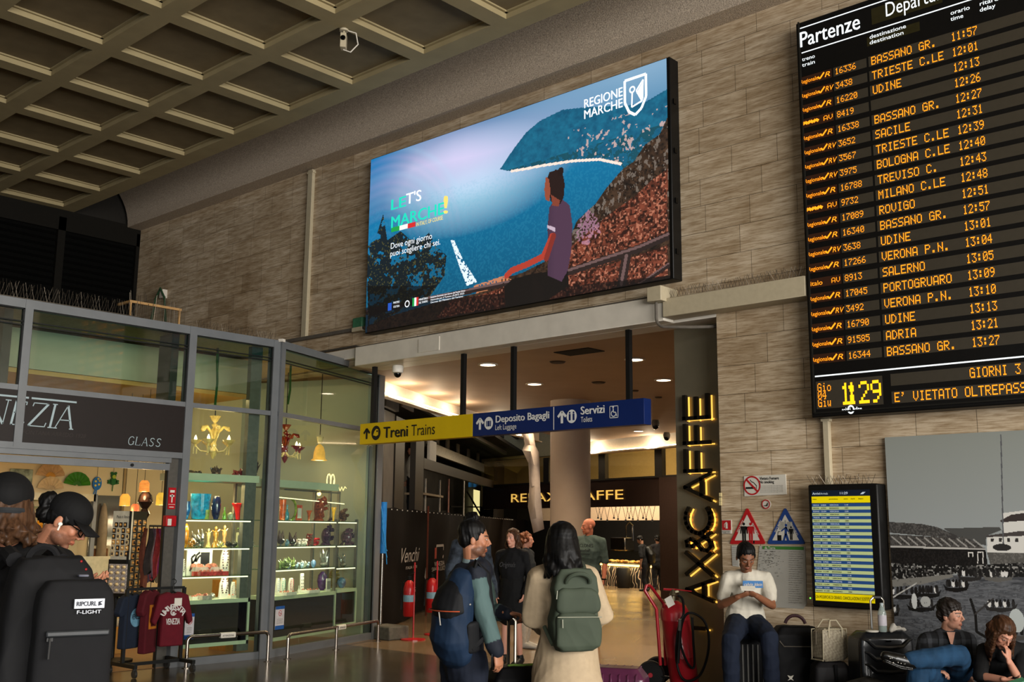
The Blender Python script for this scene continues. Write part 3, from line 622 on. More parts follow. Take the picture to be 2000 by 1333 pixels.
for k in range(11):A.put(A.line(MPt((1742+k*16,1049+k*.6),(1760+k*16,1064+k*.5)),.006,asp),'a5a29d',al=.8)
G('b8b5b0',(1736,1066),(1925,1072),(1925,1075),(1736,1070));G('141211',(1736,1070),(1925,1075),(1930,1108),(1736,1110),c2='221f1e');G('55534f',(1928,1080),(2100,1082),(2100,1112),(1936,1110),c2='6d6a66')
for x in(1938,1954,1970,1986):A.put(A.mask(MPt((x-3,1052),(x+3,1052),(x+3,1059),(x-3,1059))),'33302e')
for x,y,ww,hh in((1896,1084,5,5),(1915,1090,6,12)):G('d8d5cf',(x-ww,y-hh),(x+ww,y-hh),(x+ww,y+hh),(x-ww,y+hh));G('181615',(x-ww+2,y-hh+2),(x+ww-2,y-hh+2),(x+ww-2,y+hh),(x-ww+2,y+hh))
cr=A.mask(MPt((1736,1100),(1880,1106),(1990,1100),(2100,1096),(2100,1128),(1905,1128),(1880,1120),(1736,1135)))
A.put(cr,'151413');A.put(cr&(A.noise(190,150)>.73),'b4b2ad',al=.6);A.put(cr&(A.noise(150,120)>.66),'4a4846',al=.8)
G('77756f',(1736,1134),(1860,1122),(1862,1128),(1800,1142),(1736,1148))
for x,y,ww,c in((1762,1160,40,'171514'),(1868,1146,26,'141211'),(1950,1126,32,'5f5d59'),(1800,1185,30,'151413'),(1955,1185,34,'2b2928'),(1740,1195,18,'151413'),(1985,1240,40,'4a4846'),(1895,1125,26,'2a2827'),(1815,1158,24,'161514')):
 G(c,(x-ww,y-5),(x-ww*.7,y+2),(x+ww*.6,y+3),(x+ww,y-6),(x+ww*.8,y+8),(x,y+12),(x-ww*.8,y+8))
 for k in range(7):xx=x-ww*.7+ww*1.4*k/6+rng.uniform(-2,2);A.put(A.ell(*MU(xx,y-5),.006,.014),rng.choice(['d8d6d2','1b1918','2a2827']));A.put(A.ell(*MU(xx,y-11),.004,.006),'1b1918')
A.put(A.ell(*MU(1786,1175),.010,.032),'c8cac8');A.put(A.ell(*MU(1808,1176),.018,.022),'a9aba8');A.put(A.ell(*MU(1986,1213),.024,.045),'b9c0be');A.put(A.line(MPt((1896,1172),(1905,1200),(1908,1235),(1925,1245)),.011,asp),'1a1918');A.put(A.line(MPt((1905,1200),(1940,1170)),.006,asp),'3a3836');A.put(A.line(MPt((1740,1170),(1790,1140)),.006,asp),'b9b7b2')
A.put(A.line(MPt((1955,850),(1960,1075)),.005,asp),'55565a');A.put(A.ell(*MU(1957,1070),.03,.014),'2b2928');A.put((A.Vv>wl)&(f1<.3),'2a2b2e',al=.4)
A.mesh('print',fp,px0,px1,pz0,pz1,.002,attr_mat('mural_print',.35,spec=.4),t)
# ================================================================ SIGNS ON THE WALL
M_sw=mat('sign_white','c9c4b8',.45,noise=.03);M_ink=mat('ink_black','11100f',.6,noise=0);M_red=mat('sign_red','a81c20',.45,noise=.04);M_blue=mat('sign_blue','23407e',.45,noise=.04);M_gtx=mat('grey_print','7d7a74',.7,noise=0);M_green=mat('print_green','3f7a35',.6,noise=.05)
YW=9.985;fw=FW((0,YW,0))
def wp(x,y):p=PY(x,y,YW);return p.x,p.z
def plate(name,label,cat,pts,m,th=.012):
 P=[wp(*p)for p in pts];c=(sum(p[0]for p in P)/len(P),10,min(p[1]for p in P))
 t=thing(name,label,cat,c);MB().prism(P,fw,-.014,th-.012).build('plate',m,t);return t
t=plate('no_smoking_sign','white rectangular no smoking notice with two bold lines, highest small sign on the wall','sign',[(1453,931),(1534,927),(1536,966),(1454,970)],M_sw)
cu,cv=wp(1469,949);r=.1
MB().ring(fw,cu,cv,r*.84,r,.003).line2(fw,[(cu-r*.62,cv+r*.62),(cu+r*.62,cv-r*.62)],.02,.0035).build('red_ring',M_red,t)
b=MB();b.rect(fw,cu-.075,cu+.04,cv-.035,cv-.015,.0025).rect(fw,cu+.05,cu+.055,cv-.035,cv-.012,.0025).line2(fw,[(cu-.02,cv+.06),(cu-.005,cv+.04),(cu+.02,cv+.03),(cu+.05,cv),(cu+.055,cv-.01)],.008,.0025)
u,v=wp(1484,938);b.text('Vietato Fumare',fw,u,v,.03,.0025,.03,width=.22);u,v=wp(1484,945);b.text('No smoking',fw,u,v,.03,.0025,.03,width=.165);b.build('black_print',M_ink,t)
b=MB()
for k in range(5):u,v=wp(1485,950+k*3);b.text('divieto di fumo nei locali della stazione legge 3 del 2003',fw,u,v-.003,.008,.0025,.0,width=.26)
b.build('fine_print',M_gtx,t)
t=plate('round_sticker','small round red edged sticker with a sole print, under the no smoking notice','sticker',[(1496+9*math.cos(a*.3927),985.5+9.6*math.sin(a*.3927))for a in range(16)],M_sw,.004)
cu,cv=wp(1496,985.5);MB().ring(fw,cu,cv,.038,.048,.003).build('red_ring',M_red,t);MB().flat([(cu-.025,cv-.018),(cu+.015,cv-.02),(cu+.025,cv+.015),(cu+.015,cv+.012),(cu+.005,cv-.01),(cu-.025,cv-.012)],fw,-.0).build('black_print',M_ink,t)
t=plate('extinguisher_sign','small red and white fire extinguisher sign beside the metal cafe panel','sign',[(1410,1016),(1428,1016),(1428.5,1043),(1410,1043)],M_sw)
u0,v0=wp(1410.8,1036);u1,v1=wp(1427.6,1017);MB().rect(fw,u0,u1,v0,v1,.002).build('red_field',M_red,t)
c=(u0+u1)/2;vc=(v0+v1)/2;MB().rect(fw,c-.011,c+.015,vc-.035,vc+.02,.004).rect(fw,c-.005,c+.009,vc+.02,vc+.033,.004).line2(fw,[(c-.005,vc+.03),(c-.025,vc+.01),(c-.025,vc-.025)],.006,.004).build('white_symbol',M_sw,t)
b=MB();b.text('ESTINTORE',fw,u0+.005,v0-.017,.011,.004,.02,width=.09);b.text('CARRELLATO',fw,u0+.005,v0-.034,.011,.004,.02,width=.09);b.build('black_print',M_ink,t)
def figure(b,cu,cv,k,arms=True):
 b.disc(fw,cu,cv+.105*k,.016*k,.005,14);b.flat([(cu-.032*k,cv+.08*k),(cu+.032*k,cv+.08*k),(cu+.024*k,cv),(cu+.022*k,cv-.1*k),(cu+.003*k,cv-.1*k),(cu+.003*k,cv-.0*k),(cu-.003*k,cv-.0*k),(cu-.003*k,cv-.1*k),(cu-.022*k,cv-.1*k),(cu-.024*k,cv)],fw,.005)
 if arms:
  for s in(-1,1):b.line2(fw,[(cu+s*.034*k,cv+.078*k),(cu+s*.04*k,cv+.0*k)],.012*k,.005)
def triangle(name,label,m,xa,xb,xc):
 P=[wp(xa,1063.5),wp(xb,1063.5),wp(xc,991)];c=(sum(p[0]for p in P)/3,sum(p[1]for p in P)/3)
 def rnd(P,s,r=.03):
  out=[];Q=[(c[0]+(p[0]-c[0])*s,c[1]+(p[1]-c[1])*s)for p in P]
  for i in range(3):
   p,a,d=V(Q[i]),V(Q[i-1]),V(Q[(i+1)%3]);e=p+(a-p).normalized()*r;g=p+(d-p).normalized()*r
   out+=[tuple(e*(1-k)**2+p*2*k*(1-k)+g*k*k)for k in(0,.33,.67,1)]
  return out
 t=thing(name,label,'sign',(c[0],10,P[0][1]));MB().prism(rnd(P,1.0),fw,-.014,0).build('plate',m,t);MB().flat(rnd(P,.70,.008),fw,.002).build('white_field',M_sw,t)
 for i,(p,q,s)in enumerate(((P[0],P[2],'SECURITY'),(P[2],P[1],'WARNING'))):
  p,q=V((*p,0)),V((*q,0));d=(q-p).normalized();m0=p+(q-p)*(.36 if i==0 else .40);nn=V((-d.y,d.x,0))
  fr=(V((0,YW,0))+V((1,0,0))*m0.x+V((0,0,1))*m0.y,V((d.x,0,d.y)),V((nn.x,0,nn.y)),V((0,-1,0)))
  MB().text(s,fr,0,-.038,.022,.003,.02,width=.14).build('white_lettering',M_sw,t)
 return t,c
t,c=triangle('warning_sign','triangular pickpocket warning sign with a red border and two standing figures',M_red,1424.5,1495.5,1459)
b=MB();figure(b,c[0]-.035,c[1]-.02,.95);b.rect(fw,c[0]+.07,c[0]+.085,c[1]-.12,c[1]-.09,.004);b.build('black_figure',M_ink,t);b=MB();figure(b,c[0]+.045,c[1]-.02,.95);b.line2(fw,[(c[0]+.015,c[1]+.05),(c[0]-.015,c[1]+.03)],.012,.005);b.build('red_figure',M_red,t)
t,c=triangle('warning_sign','triangular unattended luggage warning sign with a blue border, right of the red one',M_blue,1497.5,1573,1533)
b=MB();b.rect(fw,c[0]-.09,c[0]-.045,c[1]-.09,c[1]-.035,.005).line2(fw,[(c[0]-.085,c[1]-.035),(c[0]-.08,c[1]),(c[0]-.055,c[1])],.006,.005);figure(b,c[0]+.065,c[1]-.02,.62);b.build('black_figure',M_ink,t)
b=MB();b.disc(fw,c[0]+.01,c[1]+.065,.014,.005);b.line2(fw,[(c[0]+.01,c[1]+.05),(c[0]+.005,c[1]-.02),(c[0]+.03,c[1]-.09)],.026,.005).line2(fw,[(c[0]+.005,c[1]-.02),(c[0]-.02,c[1]-.09)],.02,.005).line2(fw,[(c[0]+.01,c[1]+.045),(c[0]-.045,c[1]+.005)],.013,.005).line2(fw,[(c[0]+.01,c[1]+.045),(c[0]+.035,c[1])],.013,.005);b.build('blue_figure',M_blue,t)
b=MB();b.rect(fw,c[0]-.07,c[0]-.01,c[1]+.02,c[1]+.1,.003).rect(fw,c[0]+.02,c[0]+.08,c[1]+.02,c[1]+.1,.003).rect(fw,c[0]-.006,c[0]+.012,c[1]+.07,c[1]+.115,.003);b.build('grey_building',mat('print_grey','9a988e',.6),t)
# torn map posters
M_paper=mat('poster_paper','a8a69e',.5,noise=.06,scale=5,bump=.15)
t=plate('map_poster','creased transport map poster with a green header, behind the seated man in white','poster',[(1483,1067),(1572,1068),(1575,1180),(1568,1190),(1490,1186),(1478,1120)],M_paper,.008)
b=MB();b.rect(fw,wp(1490,1072)[0],wp(1570,1072)[0],wp(1530,1074)[1],wp(1530,1068)[1],.003);b.build('green_header',M_green,t)
b=MB();u,v=wp(1494,1073);b.text('da Torre',fw,u,v,.026,.004,.02,width=.12);b.build('header_lettering',M_sw,t)
b=MB()
for k in range(170):x,y=rng.gauss(1502,13),rng.gauss(1095,14);u,v=wp(min(1530,max(1484,x)),min(1150,max(1078,y)));s=rng.uniform(.002,.007);b.rect(fw,u-s,u+s,v-s*.5,v+s*.5,.004)
for k in range(24):u,v=wp(1541,1079+k*4.3);b.text(rng.choice(['fermate e orari delle linee','informazioni ai viaggiatori','tariffe biglietti validi']),fw,u,v,.011,.004,0,width=rng.uniform(.11,.16))
b.build('map_print',M_gtx,t)
t=plate('torn_poster','strip of an older torn poster left of the map poster','poster',[(1428,1066),(1440,1066),(1443,1108),(1430,1106)],M_paper,.006)
b=MB()
for k in range(9):u,v=wp(1430,1071+k*4);b.text('orario treni',fw,u,v,.012,.002,0,width=.06)
b.build('print',M_gtx,t)
b=MB()
for i,y in enumerate((967,976,984)):u,v=wp(1407.5,y);b.fbox(fw,u-.012,u+.012,v-.02,v+.02,-.01,.012)
tag(b.build('wall_plugs',mat('ivory_plastic','c8b888',.4)),'three little ivory fittings in a column at the wall edge by the cafe panel','fitting')
# ================================================================ CAFE PANEL WITH UPRIGHT LETTERING
YQ=10.34;fq=FW((0,YQ,0));qx0=PY(1321,900,YQ).x
M_panel=mat('bronze_steel','827a66',.36,metal=.45,noise=.10,scale=2.5)
t=thing('cafe_sign','tall bronze metal panel with glowing upright cafe lettering at the passage edge','sign panel',((qx0+OPR)/2,YQ,0))
MB().box((qx0,YQ,0.0),(OPR,YQ+.08,4.03)).build('panel',M_panel,t)
fl=frame((0,YQ,0),(0,0,1),(-1,0,0)) # lettering climbs the panel
lx=-PY(1394,950,YQ).x;lh=PY(1394,950,YQ).x-PY(1346,950,YQ).x
ends={'E':(820,772),'F':(868,829),'F2':(923,878),'A':(977,928),'C':(1041,985),'&':(1079,1042),'X':(1122,1081),'A2':(1172,1133),'L':(1228,1205)}
bk,gl=MB(),MB();M_lb=mat('letter_bronze','2a2620',.3,metal=.6);M_halo=mat('halo_light','ffd060',.5,emit='ffc050',es=1.3,noise=0)
for k,(ya,yb)in ends.items():
 za,zb=PY(1370,ya,YQ).z,PY(1370,yb,YQ).z;ww=zb-za;h=lh
 def seg(pts,wd=.034):
  P=[(za+p[0]*ww,lx+p[1]*h)for p in pts]
  for a,c in zip(P,P[1:]):
   d=V((c[0]-a[0],c[1]-a[1])).normalized()*wd*.5;pa=fl[0]+fl[1]*(a[0]-d.x)+fl[2]*(a[1]-d.y);pc=fl[0]+fl[1]*(c[0]+d.x)+fl[2]*(c[1]+d.y)
   bk.bar(pa+V((0,-.07,0)),pc+V((0,-.07,0)),.042,.05,(0,1,0));gl.bar(pa+V((.024,-.022,-.018)),pc+V((.024,-.022,-.018)),.016,.012,(0,1,0))
 c=k[0]
 if c in 'EF':seg([(0.05,0),(.05,1)]);seg([(.05,.97),(.95,.97)]);seg([(.05,.5),(.85,.5)])
 if c=='E':seg([(.05,.03),(.95,.03)])
 if c=='L':seg([(.05,.35),(.05,.75)])
 if c=='A':seg([(0,0),(.5,1)]);seg([(.5,1),(1,0)]);seg([(.2,.33),(.8,.33)])
 if c=='X':seg([(0,0),(1,1)]);seg([(0,1),(1,0)])
 if c=='C':seg([(.5+.52*math.cos(R(a)),.5+.5*math.sin(R(a)))for a in range(50,311,20)])
 if c=='&':seg([(1,.02),(.3,.75),(.32,.95),(.55,.98),(.68,.8),(.55,.62),(.15,.38),(.08,.15),(.3,0),(.6,.05),(.95,.45)],.03)
gl.build('halo_glow',M_halo,t);bk.build('raised_lettering',M_lb,t)
# ================================================================ HANGING DIRECTION SIGN
YG=9.95;M_yel=mat('sign_yellow','c8a90a',.5,noise=.04,scale=4);M_navy=mat('sign_navy','0d2258',.45,noise=.05,scale=4);M_post=mat('black_post','141312',.4)
gx0=PY(703,848,YG).x;gxa=PY(923,838,YG).x;gx1=PY(1258,800,YG).x;gz0=(PY(702.5,868,YG).z+PY(1259,830,YG).z)/2;gz1=(PY(704,828.5,YG).z+PY(1257.5,778,YG).z)/2
fg=FW((0,YG-.002,0))
t=thing('direction_sign','long yellow and blue hanging sign for trains, left luggage and toilets','sign',((gx0+gx1)/2,YG,gz0))
MB().box((gx0,YG,gz0),(gxa,YG+.14,gz1)).build('yellow_box',M_yel,t,bevel=.004);MB().box((gxa,YG,gz0),(gx1,YG+.14,gz1)).build('blue_box',M_navy,t,bevel=.004)
for x in(731,905,1003,1229):
 p=PY(x,760,YG+.07);MB().box((p.x-.028,YG+.04,gz1),(p.x+.028,YG+.10,zb0)).build('hanger_post',M_post,t)
gh=gz1-gz0;gm=(gz0+gz1)/2
def gu(x,y=840):return PY(x,y,YG).x
def arrow(b,cu,cv,s):b.rect(fg,cu-.13*s,cu+.13*s,cv-.5*s,cv+.3*s,.003);b.line2(fg,[(cu-.42*s,cv+.02*s),(cu,cv+.46*s),(cu+.42*s,cv+.02*s)],.22*s,.0031)
ik,wt,iy=MB(),MB(),MB()
arrow(ik,gu(717),gm,gh*.52);c=gu(735);ik.disc(fg,c,gm,gh*.33,.003,ry=1.05);iy.flat([(c+gh*.02,gm+gh*.2),(c+gh*.16,gm+gh*.16),(c+gh*.17,gm-gh*.1),(c+gh*.02,gm-gh*.16),(c-gh*.2,gm-gh*.1),(c-gh*.12,gm+gh*.08)],fg,.004)
ik.rect(fg,c+gh*.03,c+gh*.15,gm+gh*.04,gm+gh*.12,.005)
ik.text('Treni',fg,gu(750),gm-gh*.27,gh*.52,.003,.035,width=gu(797)-gu(750));ik.text('Trains',fg,gu(804),gm-gh*.27,gh*.52,.003,-.01,width=gu(850)-gu(804))
arrow(wt,gu(938,822),gm+gh*.02,gh*.5);c=gu(955,820);wt.disc(fg,c,gm+gh*.02,gh*.26,.003,ry=1.05)
kb=MB();kb.rect(fg,c-gh*.14,c+gh*.14,gm-gh*.12,gm+gh*.12,.004);wt.rect(fg,c-gh*.08,c-gh*.06,gm-gh*.12,gm+gh*.12,.005).rect(fg,c+gh*.06,c+gh*.08,gm-gh*.12,gm+gh*.12,.005)
wt.text('Deposito Bagagli',fg,gu(969,815),gm+gh*.02,gh*.30,.003,.03,width=gu(1073,808)-gu(969,815));wt.text('Left Luggage',fg,gu(968,830),gm-gh*.30,gh*.22,.003,0,width=gu(1009,830)-gu(968,830))
u=gu(1082,815);wt.rect(fg,u-.006,u+.006,gz0+.01,gz1-.01,.003);arrow(wt,gu(1098,806),gm+gh*.02,gh*.5);c=gu(1117,805);wt.disc(fg,c,gm+gh*.02,gh*.26,.003,ry=1.05)
for s in(-1,1):kb.disc(fg,c+s*gh*.1,gm+gh*.17,gh*.045,.004,10);kb.rect(fg,c+s*gh*.1-gh*.05,c+s*gh*.1+gh*.05,gm-gh*.14,gm+gh*.12,.004)
wt.text('Servizi',fg,gu(1135,800),gm+gh*.06,gh*.32,.003,.03,width=gu(1181,798)-gu(1135,800));wt.text('Toilets',fg,gu(1135,815),gm-gh*.25,gh*.22,.003,0,width=gu(1157,815)-gu(1135,815))
u0,u1=gu(1191,800),gu(1208,800);v0,v1=gm-gh*.18,gm+gh*.30
for a in((u0,u1,v0,v0+.008),(u0,u1,v1-.008,v1),(u0,u0+.008,v0,v1),(u1-.008,u1,v0,v1)):wt.rect(fg,*a,.003)
kb.rect(fg,u0+.008,u1-.008,v0+.008,v1-.008,.0025);c=(u0+u1)/2-.01;vc=(v0+v1)/2
wt.disc(fg,c,vc+.055,.012,.004,12).line2(fg,[(c,vc+.04),(c+.005,vc-.005),(c+.035,vc-.005),(c+.05,vc-.05)],.012,.004).ring(fg,c+.005,vc-.02,.028,.038,.004,20,110,350)
ik.build('black_lettering',M_ink,t);iy.build('yellow_symbol',M_yel,t);wt.build('white_lettering',mat('sign_letter_white','d8d8d4',.5,noise=0),t);kb.build('dark_symbols',M_navy,t)
# ================================================================ THE PASSAGE
ZP=4.05;M_pc=mat('passage_ceiling','a8907a',.7,noise=.05,scale=2)
cl=[(-13.0,10.9),(-13.263,11.429),(-14.369,13.65),(-15.728,16.625),(-17.2,19.9),(-18.9,23.55)] # along the building site
cc=[(-22.5,24.4),(-20.839,23.584),(-14.846,22.10),(-5.0,19.6)] # along the cafe front
poly=[(-13.0,10.3)]+cl+[(-18.9,23.13),(-5.0,19.6),(-5.0,10.3)]
structure(MB().prism([(x,y)for x,y in[(-12.9,10.3)]+cl[1:5]+[(-18.55,23.05),(-5.0,19.6),(-5.0,10.3)]],frame((0,0,ZP),(1,0,0),(0,1,0)),0,.05).build('ceiling_passage',M_pc,loc=(-10,15,ZP)))
M_cove2=mat('cove_white','cfc4b2',.7,noise=.05);M_covel=mat('cove_light','fff0d8',.5,emit='ffe2b8',es=9,noise=0)
b=MB()
for(x0,y0),(x1,y1)in zip(cl[1:4],cl[2:5]):b.quad((x0,y0,ZP-.24),(x0,y0,ZP+.5),(x1,y1,ZP+.5),(x1,y1,ZP-.24));b.bar((x0,y0,ZP-.25),(x1,y1,ZP-.25),.16,.02)
structure(b.build('trim_4',M_cove2));LA,LB=V((-13.263,11.429,0)),V((-15.728,16.625,0))
def seg_light(name,t0,t1,label):
 p,q=lerp(LA,LB,t0),lerp(LA,LB,t1);z=V((.07,.03,ZP-.215));o=MB().bar(p+z,q+z,.03,.02).build(name,M_covel);tag(o,label,'light');m_=lerp(p,q,.5)+V((.16,.11,ZP-.20));[light('POINT','cove_lamp',lerp(p,q,f)+V((.22,.14,ZP-.26)),5*(q-p).length,(1,.8,.56),rad=.06)for f in(.15,.5,.85)]
seg_light('light_strip',-.05,.62,'bright light strip in the passage cove, behind the dome camera');seg_light('light_strip',.86,1.35,'short light strip further along the passage cove, above the blue sign')
b=MB();(x0,y0),(x1,y1)=(-19.6,23.55),(-5.0,19.75);b.quad((x0,y0,ZP-.30),(x0,y0,ZP+.3),(x1,y1,ZP+.3),(x1,y1,ZP-.30));b.bar((x0,y0,ZP-.32),(x1,y1,ZP-.32),.3,.03)
structure(b.build('trim_5',M_cove2));o=MB().bar((x0,y0-.09,ZP-.28),(x1,y1-.09,ZP-.28),.03,.02).build('light_strip',M_covel);tag(o,'long light strip in the cove above the cafe front','light');[light('POINT','cove_lamp',(lerp(x0,x1,f)-.05,lerp(y0,y1,f)-.22,ZP-.26),22,(1,.8,.56),rad=.06)for f in(.12,.28,.44,.6,.76)]
for i,(x,y)in enumerate(((953,712),(1044,750),(1240,702),(1296,742),(1247,842))):
 p=PZ(x,y,ZP);lab=['round lit downlight above the blue sign, nearest the white duct side','round lit downlight above the words left luggage','round lit downlight just right of the last sign post','round lit downlight beside the top of the bronze panel','round lit downlight below the right end of the blue sign'][i]
 t=thing('downlight',lab,'ceiling light',(p.x,p.y,ZP),'downlights in the passage ceiling');c=(p.x,p.y,ZP-.012)
 rgo=MB().lathe(c,[(.11,.012),(.15,.012),(.15,.0),(.115,-.004),(.11,.012)],20).build('ring',M_white,t);MB().lathe(c,[(.112,.004),(.112,.01)],20).build('lens',mat('lamp_lens','ffffff',.4,emit='ffe8c8',es=12,noise=0),rgo)
 light('SPOT','downlight_lamp',(p.x,p.y,ZP-.05),330,(1,.76,.5),rad=.1,spot=130)
for x,y,lab in((1089,707,'dark round ceiling disc left of the air grille'),(1169,747,'dark round ceiling disc above the toilets arrow'),(1240,763,'small dark ceiling sensor by the right end of the sign'),(1286,776,'small dark ceiling disc nearest the bronze panel')):
 p=PZ(x,y,ZP);r=.12 if y<750 else .07;o=MB().lathe((p.x,p.y,ZP-.02),[(r*.8,0),(r,.02)],16).build('ceiling_disc',mat('disc_brown','3a2c22',.6));tag(o,lab,'ceiling fitting')
p=PZ(1131,687,ZP);o=MB().box((p.x-.3,p.y-.18,ZP-.01),(p.x+.3,p.y+.18,ZP)).build('air_grille',M_dark);tag(o,'black rectangular air grille in the passage ceiling','grille')
for x,y,z,lab in((1280,829,ZP-.1,'little dark dome camera under the passage ceiling right of the sign'),(1302,853,ZP-.25,'dark camera hanging beside the cafe cove light')):
 p=PZ(x,y-8,ZP);t=thing('dome_camera',lab,'camera',(p.x,p.y,ZP-.2));MB().lathe((p.x,p.y,ZP-.12),[(.08,0),(.09,.05),(.07,.12)],14).build('housing',M_grey,t,smooth=True);MB().ball((p.x,p.y,ZP-.13),.075).build('dome',M_blkg,t,smooth=True)
 # round column
pcx=PD(1114,1040,19.6);M_col=mat('column_paint','a8988a',.6,noise=.05,scale=3)
structure(MB().lathe((pcx.x,pcx.y,0),[(.40,0),(.375,.01),(.375,ZP)],40).build('column',M_col,smooth=True))
# ---------------------------------------------------------------- cafe at the far end of the passage
CA,CB=V((-20.839,24.0,0)),V((-14.846,22.5,0));cu_=(CB-CA).normalized();cn=V((cu_.y,-cu_.x,0))
def PC(x,y,d=0):return PV(x,y,CA-cn*d,CB-cn*d)
fc=frame(CA,cu_);CU=lambda x,y=950:(PC(x,y)-CA).dot(cu_)
M_bron=mat('cafe_fascia','40322d',.25,metal=.4,noise=.08,scale=2);M_fr=mat('cafe_frame','2a2825',.4);zl=lambda x,y:PC(x,y).z
t=thing('cafe_facade','cafe front with clerestory windows and dark fascia at the far end of the passage','cafe front',(-17,23,0))
z0,z1,z2,z3=zl(1220,990),zl(1220,937),zl(1220,878),ZP-.3
MB().fbox(fc,-3,9,z0,z1,-.12,0).build('fascia',M_bron,t,bevel=.005)
b=MB();b.fbox(fc,-3,9,z2,z3+.05,-.1,.02).fbox(fc,-3,9,z1,z1+.05,-.1,.02)
for x in(1068,1177,1288):u=CU(x);b.fbox(fc,u-.14,u+.14,z1,z3,-.1,.03)
b.build('clerestory_frame',M_fr,t);MB().fbox(fc,-3,9,z1,z2,-.07,-.05).build('clerestory_glass',glass('cafe_glass','e8dcc0'),t)
u0,u1=CU(1289),CU(1340);MB().fbox(fc,u0,u1+3,0,z1,-.3,.03).build('door_pier',mat('pier_bronze','4a3a33',.3,metal=.4,noise=.08),t)
b=MB();b.text('RELAX&CAFFE',fc,CU(1000),zl(1200,976),(z1-z0)*.36,.03,-.015,width=CU(1219)-CU(1000));b.build('sign_reflection',mat('fascia_letters','ffd060',.5,emit='ffc860',es=.8,noise=0),t)  # reflection of a backlit sign, drawn as glowing letters
# rooms behind
M_cw=mat('cafe_wall','b3a47e',.7,noise=.06);M_cd=mat('cafe_dark','1c1a19',.5,noise=.15)
CD=4.2
structure(MB().fbox(fc,-12,9,0,z0+.25,-CD-.1,-CD).build('wall_cafe',M_cd));structure(MB().fbox(fc,-12,9,z0+.25,ZP+1.3,-CD-.1,-CD).build('wall_cafe_upper',M_cw));structure(MB().fbox(fc,-3,9,ZP+1.2,ZP+1.3,-CD,-.2).build('ceiling_cafe',M_cw))
bul=PV(1220,1017,CA-cn*2.2,CB-cn*2.2);zb2=bul.z
structure(MB().fbox(fc,-3,9,zb2,zb2+.75,-2.35,-2.2).build('trim_6',mat('cafe_soffit','c0a68c',.7,noise=.04)))
light('AREA','cafe_ceiling_light',CA+cu_*4-cn*1.3+V((0,0,ZP+1.1)),1000,(1,.86,.62),(9,.8));light('AREA','cafe_soffit_light',CA+cu_*4-cn*1.3+V((0,0,z0-.1)),40,(1,.75,.5),(.3,7),-cn,along=cu_)
M_wire=mat('black_wire','0c0b0a',.5)
t=thing('pendant_lamps','row of small pendant lamps on crossed black wires over the cafe counter','lamps',CA+cu_*4-cn*1.9+V((0,0,zb2)))
t['group']='cafe pendants'
for i,x in enumerate((1168,1174,1186,1199,1207,1222,1229,1236,1246,1256,1262,1274)):
 b=MB();p=PV(x,1010+(i%3)*2.5,CA-cn*1.9,CB-cn*1.9);top=z0+.3
 for dx in(-.16,.16):b.tube([p,V((p.x+dx,p.y,top))],.008,4)
 b.lathe(p-V((0,0,.06)),[(.03,0),(.025,.06)],8);b.build('pendant',M_wire,t)
 # counter
kd=2.6;ka,kb_=PV(1170,1110,CA-cn*kd,CB-cn*kd),PV(1300,1110,CA-cn*kd,CB-cn*kd);fk=frame(V((ka.x,ka.y,0)),cu_);kl=(kb_-ka).dot(cu_)+1.2
ktop=PV(1230,1102,CA-cn*kd,CB-cn*kd).z
t=thing('bar_counter','lit cafe counter with black, white and red swirls on its front','counter',(ka.x,ka.y,0))
m=bpy.data.materials.new('counter_swirl');m.use_nodes=True;nt=m.node_tree;bs=nt.nodes['Principled BSDF'];tc=nt.nodes.new('ShaderNodeTexCoord');wv=nt.nodes.new('ShaderNodeTexWave');wv.inputs['Scale'].default_value=1.6;wv.inputs['Distortion'].default_value=9;wv.inputs['Detail Scale'].default_value=1.2;rp_=nt.nodes.new('ShaderNodeValToRGB');rp_.color_ramp.interpolation='CONSTANT'
for p_,c_ in((0,'14110f'),(.42,'b3a58c'),(.72,'6a1414'),(.8,'14110f')):
 e=rp_.color_ramp.elements.new(p_);e.color=lin(c_)
nt.links.new(tc.outputs['Object'],wv.inputs[0]);nt.links.new(wv.outputs['Fac'],rp_.inputs[0]);nt.links.new(rp_.outputs[0],bs.inputs['Base Color'])
MB().fbox(fk,0,kl,0,ktop-.1,-.8,0).build('counter_front',m,t)
MB().fbox(fk,0,kl,ktop-.08,ktop-.03,-.02,.01).build('counter_light',mat('counter_strip','ffd060',.5,emit='ffc040',es=9,noise=0),t);MB().fbox(fk,-.02,kl,ktop-.03,ktop,-.8,.02).build('counter_top',M_fr,t)
MB().fbox(fk,0,kl,ktop+.35,ktop+.37,-.7,0).fbox(fk,0,kl,ktop,ktop+.36,-.012,0).build('display_glass',glass('case_glass','f0f0e8'),t)
light('AREA','counter_lamp',fk[0]+cu_*kl/2+cn*-.4+V((0,0,ktop+.33)),60,(1,.72,.35),(.3,kl),along=cu_)
light('AREA','counter_front_lamp',fk[0]+cu_*kl/2+cn*.12+V((0,0,ktop-.02)),30,(1,.75,.4),(.06,kl),(-cn*.6-V((0,0,1))),along=cu_)
M_pas=[mat('pastry_gold','c08a3c',.5,noise=.3),mat('pastry_brown','8a5a2a',.5,noise=.3),mat('pastry_pale','d8b878',.5,noise=.3)]
proto=None
for i in range(34):
 u=.08+(kl-.2)*(i%17)/16;n=-.12-.3*(i//17);p=fk[0]+cu_*u+cn*n+V((0,0,ktop))
 if i<3:
  b=MB();b.tube(arc(p+V((0,0,.04)),(1,0,0),(0,1,0),.06,20,250,8),[.02,.03,.042,.05,.052,.05,.042,.03,.02],8);o=b.build('pastry',M_pas[i],smooth=True,loc=p);tag(o,'golden pastry lying in the lit cafe counter display','pastry','pastries in the cafe counter');proto=(proto or[])+[o]
 else:dup(proto[i%3],p,rng.uniform(0,6))
